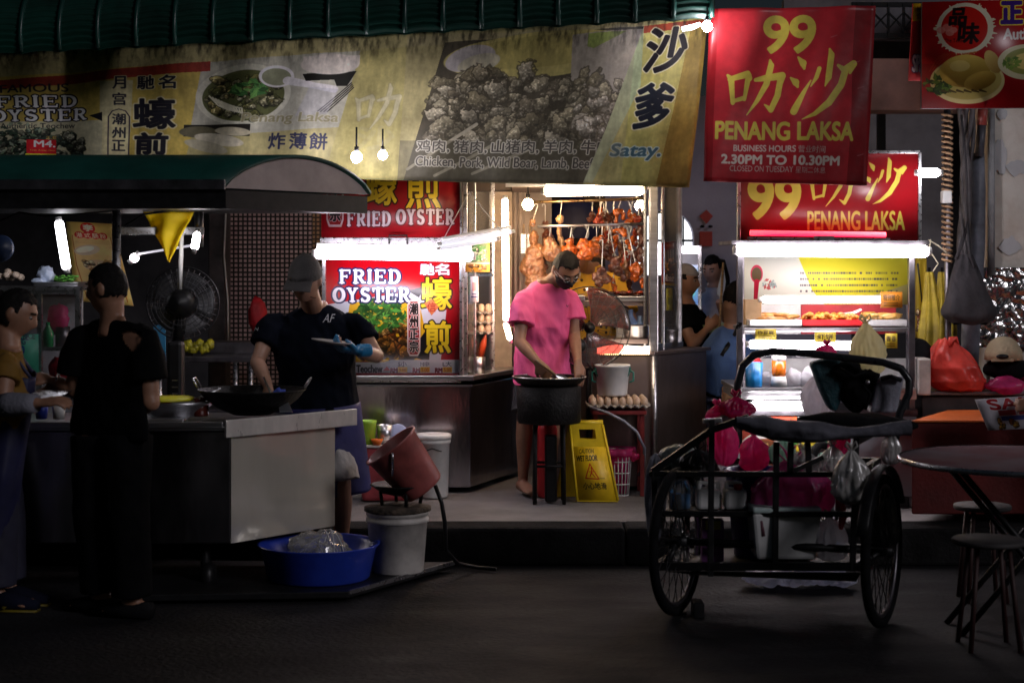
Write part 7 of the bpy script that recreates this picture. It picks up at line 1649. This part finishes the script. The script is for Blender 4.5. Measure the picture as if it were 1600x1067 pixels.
def glyph_patch(o, parent, txt, x0, y0, x1, y1, m, shear=0.0, name='printed_mark'):
    co, tr = glyph_tris(txt); vs = []
    for cx, cy in co: vs.append(proj(o, x0+cx*(x1-x0)+shear*(cy-.5)*(y1-y0), y1-cy*(y1-y0), .0035)[0])
    mb = MB(m); mb.add(vs, [list(q) for q in tr], m); mb.build(name, parent)
bpy.context.evaluated_depsgraph_get().update()
glyph_patch(so, t, 'AF', 506, 491, 522, 504, mat('grey_print', (.45,.45,.48), .6), .3)
glyph_patch(so, t, 'N', 399, 512, 404, 517, mat('grey_print', (.45,.45,.48), .6), .3)
mb = MB(mat('grey_plate', (.4,.38,.38), .35)); c = W(518,535,8.52); mb.lathe([(0,-.006),(.06,-.006),(.1,.004),(.102,.009),(.06,.0),(0,0)], c, R=Matrix.Rotation(.12, 3, 'Y')); tag(mb.build('melamine_plate'), 'grey melamine plate held level by the cook in the blue glove', 'plate')
mb = MB(m_steel); a = W(424,616,8.5); b = W(444,634,8.45); mb.tube([W(412,590,8.62), a, b], .006); mb.prism([b+V((-.03,0,.02)), b+V((.02,0,.02)), b+V((.045,-.02,-.03)), b+V((-.02,-.02,-.03))], (0,.003,0)); tag(mb.build('wok_spatula'), 'steel spatula in the hand of the cook in the grey cap', 'spatula')
mb = MB(mat('blue_rag', (.03,.06,.35), .8, bump=.4)); mb.blob(W(436,616,8.55), (.035,.03,.03), amp=.4, sc=2, seed=5); tag(mb.build('blue_rag'), 'small blue rag beside the spatula of the cook', 'rag')

# --- man in pink
m_pinkT = mat('pink_tshirt', (.92,.12,.34), .75, var=.05, sc=6, bump=.15, bsc=160)
J = dict(zg=PV, head=W(884,421,10.12), look=(.3,-.62,-.66), head_up=(.1,-.45,.85), face_body=(.32,-.94,-.1), shL=W(890,458,10.32), shR=W(818,460,10.14), pelvis=W(846,596,10.34), bulk=.99,
  elR=W(812,534,10.05), wrR=W(840,566,9.94), elL=W(897,524,10.28), wrL=W(903,566,10.10), handR=((.5,-.25,-.65),(-.5,-.75,.3),1,1.0), handL=((.08,-.3,-.9),(.6,-.75,.1),-1,.35),
  hipR=W(828,606,10.34), hipL=W(866,606,10.38), knR=W(820,654,10.28), knL=W(862,654,10.32), anR=V((X(817,10.32),10.32,PV+.08)), anL=V((X(860,10.37),10.37,PV+.08)), legr=.07, armr=.044, bend=.04)
t, R, hc, fr = person('person in a bright pink T-shirt and black face mask frying at the drum stove', J, m_skin2, m_pinkT, mat('dark_shorts', (.02,.02,.025), .8), sleeve=.64, hem=-.0, vox=.006, seed=5, bottom_len=.42, loose=.034, wr=.014,
  hairfn=lambda n: (n.y > .34 and n.z < .62) or n.z < -.4 or (n.y > -.05 and n.z < .18))
mb = MB(mat('black_face_mask', (.01,.01,.012), .8, bump=.2)); head_grid(mb, hc, R, mb.mat, lambda n: headpt(n)*(1.09 if (n.y > .3 and -.92 < n.z < -.08+.25*max(0,n.y-.8)) else .92)); mb.build('face_mask', t)
mb = MB(m_white)
for s in (-1, 1): mb.tube([hc+R @ V((s*.06,.06,-.02)), hc+R @ V((s*.078,.02,.0)), hc+R @ V((s*.082,-.02,.01))], .0025, seg=5)
mb.build('mask_strap', t)
mb = MB(m_alum)
for s in (-1, 1): mb.tube([hc+R @ V((s*.031+.02*math.cos(a), .103-.004*math.cos(a)**2, .012+.016*math.sin(a))) for a in [2*PI*i/16 for i in range(16)]], .0016, seg=4, closed=True); mb.tube([hc+R @ V((s*.052,.098,.016)), hc+R @ V((s*.08,.02,.018))], .0016, seg=4)
mb.build('glasses', t)
so = J['_shirt']; mk = mat('dark_print', (.03,.01,.02), .7)
pts = [proj(so, x, y, .004)[0] for x, y in ((884.5,476),(886,478.5),(890,475),(886,480),(884,478))]
mb = MB(mk); mb.add(pts, [[0,1,4],[1,2,3],[1,3,4]]); mb.build('printed_mark', t)
mb = MB(mat('wood_handle', (.25,.15,.07), .6)); a = W(845,570,9.9); b = W(868,586,9.86); mb.tube([W(838,562,9.92), b], .008); mb.prism([b, b+V((.05,.01,.0)), b+V((.085,.02,-.03)), b+V((.03,.0,-.035))], (0,.004,0), m_steel); tag(mb.build('stir_spatula'), 'wooden handled spatula in the hand of the person in pink', 'spatula')

# --- woman at the left edge
m_mus = mat('mustard_tshirt', (.2,.1,.008), .8, var=.12)
Zw_ = 7.9
J = dict(zg=0, head=W(24,490,7.9), look=(.93,.06,-.36), head_up=(.1,0,1), face_body=(.92,-.35,0), shL=W(14,560,8.06), shR=W(12,562,7.72), pelvis=W(-8,690,7.95), bulk=1.12,
  elR=W(4,632,7.62), wrR=W(62,630,7.55), elL=W(24,640,8.1), wrL=W(72,612,8.0), handR=((.95,-.1,.15),(0,-.4,.9),-1,.5), handL=((.8,0,.4),(.2,.6,.7),1,.6),
  hipR=W(-10,705,7.86), hipL=W(-6,705,8.04), knR=W(0,810,7.86), knL=W(10,806,8.04), anR=V((X(-4,7.86),7.86,.08)), anL=V((X(14,8.0),8.0,.08)), toe=(1,-.2), armr=.045)
t, R, hc, fr = person('person in a mustard T-shirt and indigo apron at the left edge holding a tray', J, m_skin2, m_mus, mat('dark_trousers', (.012,.012,.03), .8), sleeve=.5, vox=.008, seed=7, bottom_len=.95, hairfn=lambda n: (n.y > .28 and n.z < .6) or n.z < -.5 or (n.y > .02 and n.z < .12))
mb = MB(m_hair); mb.blob(hc+R @ V((0,-.12,.045)), .045, amp=.2, seed=3); mb.build('hair_bun', t)
up, sd, fw, pt = fr
def apron2(u, v):
    a = (u-.5)*2.9; n = mnoise.noise(V((u*7, v*2.5, 4))); w = (.14+.1*min(1, v*2.2)); return pt(.92)-up*(v*.98)+sd*(w*math.sin(a))+fw*((.168+.03*v)*math.cos(a)+.012*n)
mb = MB(mat('indigo_apron_dark', (.01,.011,.05), .6, var=.15)); mb.slab(apron2, 30, 40, fw*-.004); mb.tube([pt(.9)+fw*.14+sd*.06, pt(1.08)+fw*.04+sd*.06, pt(1.09)-fw*.05, pt(1.08)+fw*.04-sd*.06, pt(.9)+fw*.14-sd*.06], .009, seg=6); mb.build('apron', t)
mb = MB(mat('pale_sleeve', (.2,.2,.24), .8, var=.1, bump=.3)); e, w = V(J['elR']), V(J['wrR']); mb.tube([e.lerp(w,-.05), e.lerp(w,.3), e.lerp(w,.7), e.lerp(w,.92)], [.052,.054,.046,.04], seg=16); mb.build('arm_cover', t)
mb = MB(mat('dark_foot_cover', (.008,.009,.02), .9, spec=.05))  # dark covers added over the feet, whose bare skin looked lit
for S_ in 'LR': a = V(J['an'+S_]); f = V((1,-.2,0)).normalized(); mb.loft([(a-f*.08-V((0,0,.03)), V((-f.y,f.x,0))*.042, V((0,0,.044))), (a+f*.06-V((0,0,.035)), V((-f.y,f.x,0))*.052, V((0,0,.042))), (a+f*.2-V((0,0,.052)), V((-f.y,f.x,0))*.03, V((0,0,.022)))])
mb.build('foot_covers', t)
mb = MB(mat('yellow_sandal', (.16,.12,.008), .5))
for S_ in 'LR':
    a = V(J['an'+S_]); f = V((1,-.2,0)).normalized(); mb.loft([(a-f*.08-V((0,0,.075)), V((-f.y,f.x,0))*.035, V((0,0,.008))), (a+f*.06-V((0,0,.075)), V((-f.y,f.x,0))*.05, V((0,0,.008))), (a+f*.2-V((0,0,.075)), V((-f.y,f.x,0))*.03, V((0,0,.008)))]); mb.tube([a+f*.05+V((-f.y*.05,f.x*.05,-.06)), a+f*.1+V((0,0,-.01)), a+f*.05-V((-f.y*.05,f.x*.05,.06))], .012, sy=.5)
mb.build('sandals', t)
mb = MB(m_alum); mb.beam(W(60,624,7.56), W(86,610,7.85), .16, .006, bev=.002); tag(mb.build('steel_tray'), 'thin steel tray in the hands of the person in mustard', 'tray')

# --- man in black, seen from behind
m_blk = mat('black_cotton', (.004,.004,.0045), .9, var=.2, spec=.05)
J = dict(zg=0, head=W(168,452,7.75), look=(-.86,.28,-.08), face_body=(-.55,.83,0), shL=W(124,519,7.86), shR=W(226,517,7.66), pelvis=W(170,665,7.75), bulk=1.12,
  elL=W(118,610,7.9), wrL=W(84,596,7.95), handL=((-.8,.1,.3),(.0,-.3,1),-1,.7), elR=W(236,628,7.62), wrR=W(190,650,7.85),
  hipL=W(150,680,7.8), hipR=W(198,680,7.7), knL=W(148,800,7.78), knR=W(200,800,7.66), anL=V((X(160,7.8),7.8,.08)), anR=V((X(208,7.68),7.68,.08)), toe=(-1,.3), legr=.09, armr=.05)
t, R, hc, fr = person('person dressed all in black with a cut-out shoulder seen from behind', J, m_skin2, m_blk, m_blk, sleeve=.7, hem=-.12, vox=.009, seed=9, bottom_len=.97, loose=.035, hairfn=lambda n: (n.y > .3 and n.z < .5) or n.z < -.32+.25*max(0, n.y) or (n.y > .1 and n.z < .1))
so = J['_shirt']; bmx = bmesh.new(); bmx.from_mesh(so.data); off = WL[so.name]; kill = []
hole = [(192,518),(206,514),(222,518),(223,530),(216,543),(207,549),(198,540),(192,529)]
def inpoly(x, y, P_):
    c = False
    for i in range(len(P_)):
        (xa, ya), (xb, yb) = P_[i-1], P_[i]
        if (ya > y) != (yb > y) and x < (xb-xa)*(y-ya)/(yb-ya)+xa: c = not c
    return c
for f in bmx.faces:
    p = f.calc_center_median()+off
    if f.normal.y < .2 and inpoly(800+p.x*F/p.y, HZ-(p.z-CH)*F/p.y, hole): kill.append(f)
bmesh.ops.delete(bmx, geom=kill, context='FACES'); bmx.to_mesh(so.data); bmx.free()
mb = MB(m_skin2); up, sd, fw, pt = fr
c = [proj(so, x, y, 0)[0] for x, y in hole]; cc = sum(c, V())/len(c)

mb = MB(m_blackm); 
for S_ in 'LR': a = V(J['an'+S_]); f = V((-1,.3,0)).normalized(); mb.loft([(a-f*.09-V((0,0,.04)), V((-f.y,f.x,0))*.04, V((0,0,.038))), (a+f*.06-V((0,0,.04)), V((-f.y,f.x,0))*.052, V((0,0,.038))), (a+f*.19-V((0,0,.055)), V((-f.y,f.x,0))*.035, V((0,0,.024)))])
mb.build('shoes', t)
mb = MB(m_alum); mb.tube([V(J['wrL'])+V((.02,0,0))+V((0,.036*math.cos(a),.036*math.sin(a))) for a in [2*PI*i/16 for i in range(16)]], .004, seg=5, closed=True); mb.build('bracelet', t)

# --- people behind the gap
J = dict(zg=PV, head=W(1070,440,12.0), look=(.9,-.35,-.05), face_body=(.8,-.5,0), shL=W(1086,486,12.15), shR=W(1062,488,11.85), pelvis=W(1070,580,12.0), elR=W(1082,540,11.7), wrR=W(1104,515,11.75), elL=W(1100,530,12.2), wrL=W(1110,515,12.0), handR=((.6,0,.6),(0,-1,.2),-1,.6), bulk=1.1,
  hipR=W(1066,595,11.95), hipL=W(1076,595,12.08), knR=W(1066,680,11.95), knL=W(1076,680,12.08), anR=V((X(1066,12),11.95,PV+.08)), anL=V((X(1076,12),12.1,PV+.08)))
t, R, hc, fr = person('person in a black T-shirt and white cap standing beyond the meat case', J, m_skin2, m_blk, mat('dark_trousers', (.012,.012,.03), .8), sleeve=.55, vox=.012, seed=11, bottom_len=.95)
mb = MB(m_white); head_grid(mb, hc, R, mat('dull_white_cotton', (.4,.37,.37), .9), lambda n: headpt(n)*(1.12 if n.z > .42-.05*n.y else .9)); mb.build('white_cap', t)
J = dict(zg=PV, head=W(1114,422,13.2), look=(-.5,-.8,-.25), face_body=(-.3,-1,0), shL=W(1132,462,13.2), shR=W(1100,463,13.2), pelvis=W(1116,560,13.2), elR=W(1098,505,13.1), wrR=W(1108,500,12.95), elL=W(1136,500,13.1), wrL=W(1122,470,12.95), bulk=.9,
  hipR=W(1110,572,13.2), hipL=W(1122,572,13.2), knR=W(1110,650,13.2), knL=W(1122,650,13.2), anR=V((X(1110,13.2),13.2,PV+.08)), anL=V((X(1122,13.2),13.2,PV+.08)))
t, R, hc, fr = person('person with long black hair and a white top at the back of the gap', J, m_skin, mat('white_blouse', (.6,.58,.6), .8), mat('dark_trousers', (.012,.012,.03), .8), sleeve=.5, vox=.012, seed=13, bottom_len=.95)
mb = MB(m_hair); mb.loft([(hc+R @ V((0,-.06,.06)), R @ V((.08,0,0)), R @ V((0,.05,0))), (hc+R @ V((0,-.07,-.08)), R @ V((.1,0,0)), R @ V((0,.045,0))), (hc+R @ V((0,-.07,-.22)), R @ V((.09,0,0)), R @ V((0,.035,0)))]); mb.build('long_hair', t)
m_bshirt = mat('blue_shirt_cloth', (.1,.2,.5), .8, var=.12, sc=6, bump=.2)
J = dict(zg=PV, head=W(1150,466,11.25), look=(.7,.6,-.4), head_up=(.3,.1,.9), face_body=(.75,.6,-.1), shL=W(1126,520,11.45), shR=W(1164,524,11.15), pelvis=W(1138,602,11.35), elL=W(1124,570,11.6), wrL=W(1142,585,11.7), elR=W(1178,580,11.2), wrR=W(1195,590,11.4), bulk=1.2, bend=.06,
  hipL=W(1134,612,11.45), hipR=W(1146,614,11.25), knL=W(1160,622,11.8), knR=W(1180,622,11.55), anL=V((X(1150,11.75),11.75,PV+.08)), anR=V((X(1170,11.5),11.5,PV+.08)), toe=(.7,.6))
t, R, hc, fr = person('person in a blue shirt with a black strap sitting with back to the street', J, m_skin, m_bshirt, m_blk, sleeve=.95, vox=.011, seed=15, bottom_len=.45, loose=.03)
so = J['_shirt']; bpy.context.evaluated_depsgraph_get().update()
mb = MB(m_black); mb.tube([proj(so, x, y, .004)[0] for x, y in ((1156,505),(1148,522),(1138,540),(1128,556))], .014, sy=.4); mb.build('bag_strap', t)
mb = MB(m_skin); mb.tube([W(1140,606,11.1), W(1136,640,11.1), V((X(1134,11.15),11.15,PV+.08))], [.05,.042,.03], seg=12); mb.build('bare_calf', t)
# --- stallholder behind the hanging meat
m_dot = bpy.data.materials.new('dotted_mustard_cloth'); m_dot.use_nodes = True; n = m_dot.node_tree; b_ = n.nodes['Principled BSDF']
tc = n.nodes.new('ShaderNodeTexCoord'); vo = n.nodes.new('ShaderNodeTexVoronoi'); vo.inputs['Scale'].default_value = 22
rp = n.nodes.new('ShaderNodeValToRGB'); rp.color_ramp.elements[0].position = .2; rp.color_ramp.elements[1].position = .26; rp.color_ramp.elements[0].color = (.06,.025,.01,1); rp.color_ramp.elements[1].color = (.7,.4,.03,1)
n.links.new(tc.outputs['Object'], vo.inputs['Vector']); n.links.new(vo.outputs['Distance'], rp.inputs[0]); n.links.new(rp.outputs[0], b_.inputs['Base Color']); b_.inputs['Roughness'].default_value = .8
J = dict(zg=PV, head=W(903,400,11.2), look=(-.3,-.7,-.6), face_body=(-.2,-1,0), shL=W(962,428,11.4), shR=W(884,446,11.3), pelvis=W(935,590,11.4), elR=W(882,505,11.2), wrR=W(905,470,11.0), elL=W(990,510,11.2), wrL=W(968,470,11.0), handR=((.5,-.5,.2),(0,.3,1),1,.7), handL=((-.5,-.5,.2),(0,.3,1),-1,.7), bulk=1.1,
  hipR=W(922,605,11.4), hipL=W(950,605,11.4), knR=W(922,690,11.4), knL=W(950,690,11.4), anR=V((X(922,11.4),11.4,PV+.08)), anL=V((X(950,11.4),11.4,PV+.08)))
person('person in a mustard dotted shirt working behind the hanging roast meats', J, m_skin2, m_dot, m_blk, sleeve=.75, vox=.012, seed=17, bottom_len=.95)
# --- person with the leaflet, mostly beyond the right edge
J = dict(zg=0, head=W(1740,455,8.9), look=(-.8,-.5,-.4), face_body=(-.8,-.5,0), shL=W(1725,525,9.05), shR=W(1735,527,8.72), pelvis=W(1745,650,8.95), elR=W(1700,610,8.6), wrR=W(1628,636,8.78), elL=W(1700,610,9.15), wrL=W(1650,640,9.0), handR=((-.95,.1,.1),(.1,-.9,.3),1,.5),
  hipR=W(1745,660,8.88), hipL=W(1742,660,9.04), knR=W(1742,760,8.88), knL=W(1740,760,9.04), anR=V((X(1742,8.88),8.88,.08)), anL=V((X(1740,9.04),9.04,.08)))
person('person beyond the right edge whose bare hand holds the printed leaflet', J, m_skin2, mat('magenta_shirt', (.4,.02,.12), .8), m_blk, sleeve=.5, vox=.01, seed=19, bottom_len=.95)
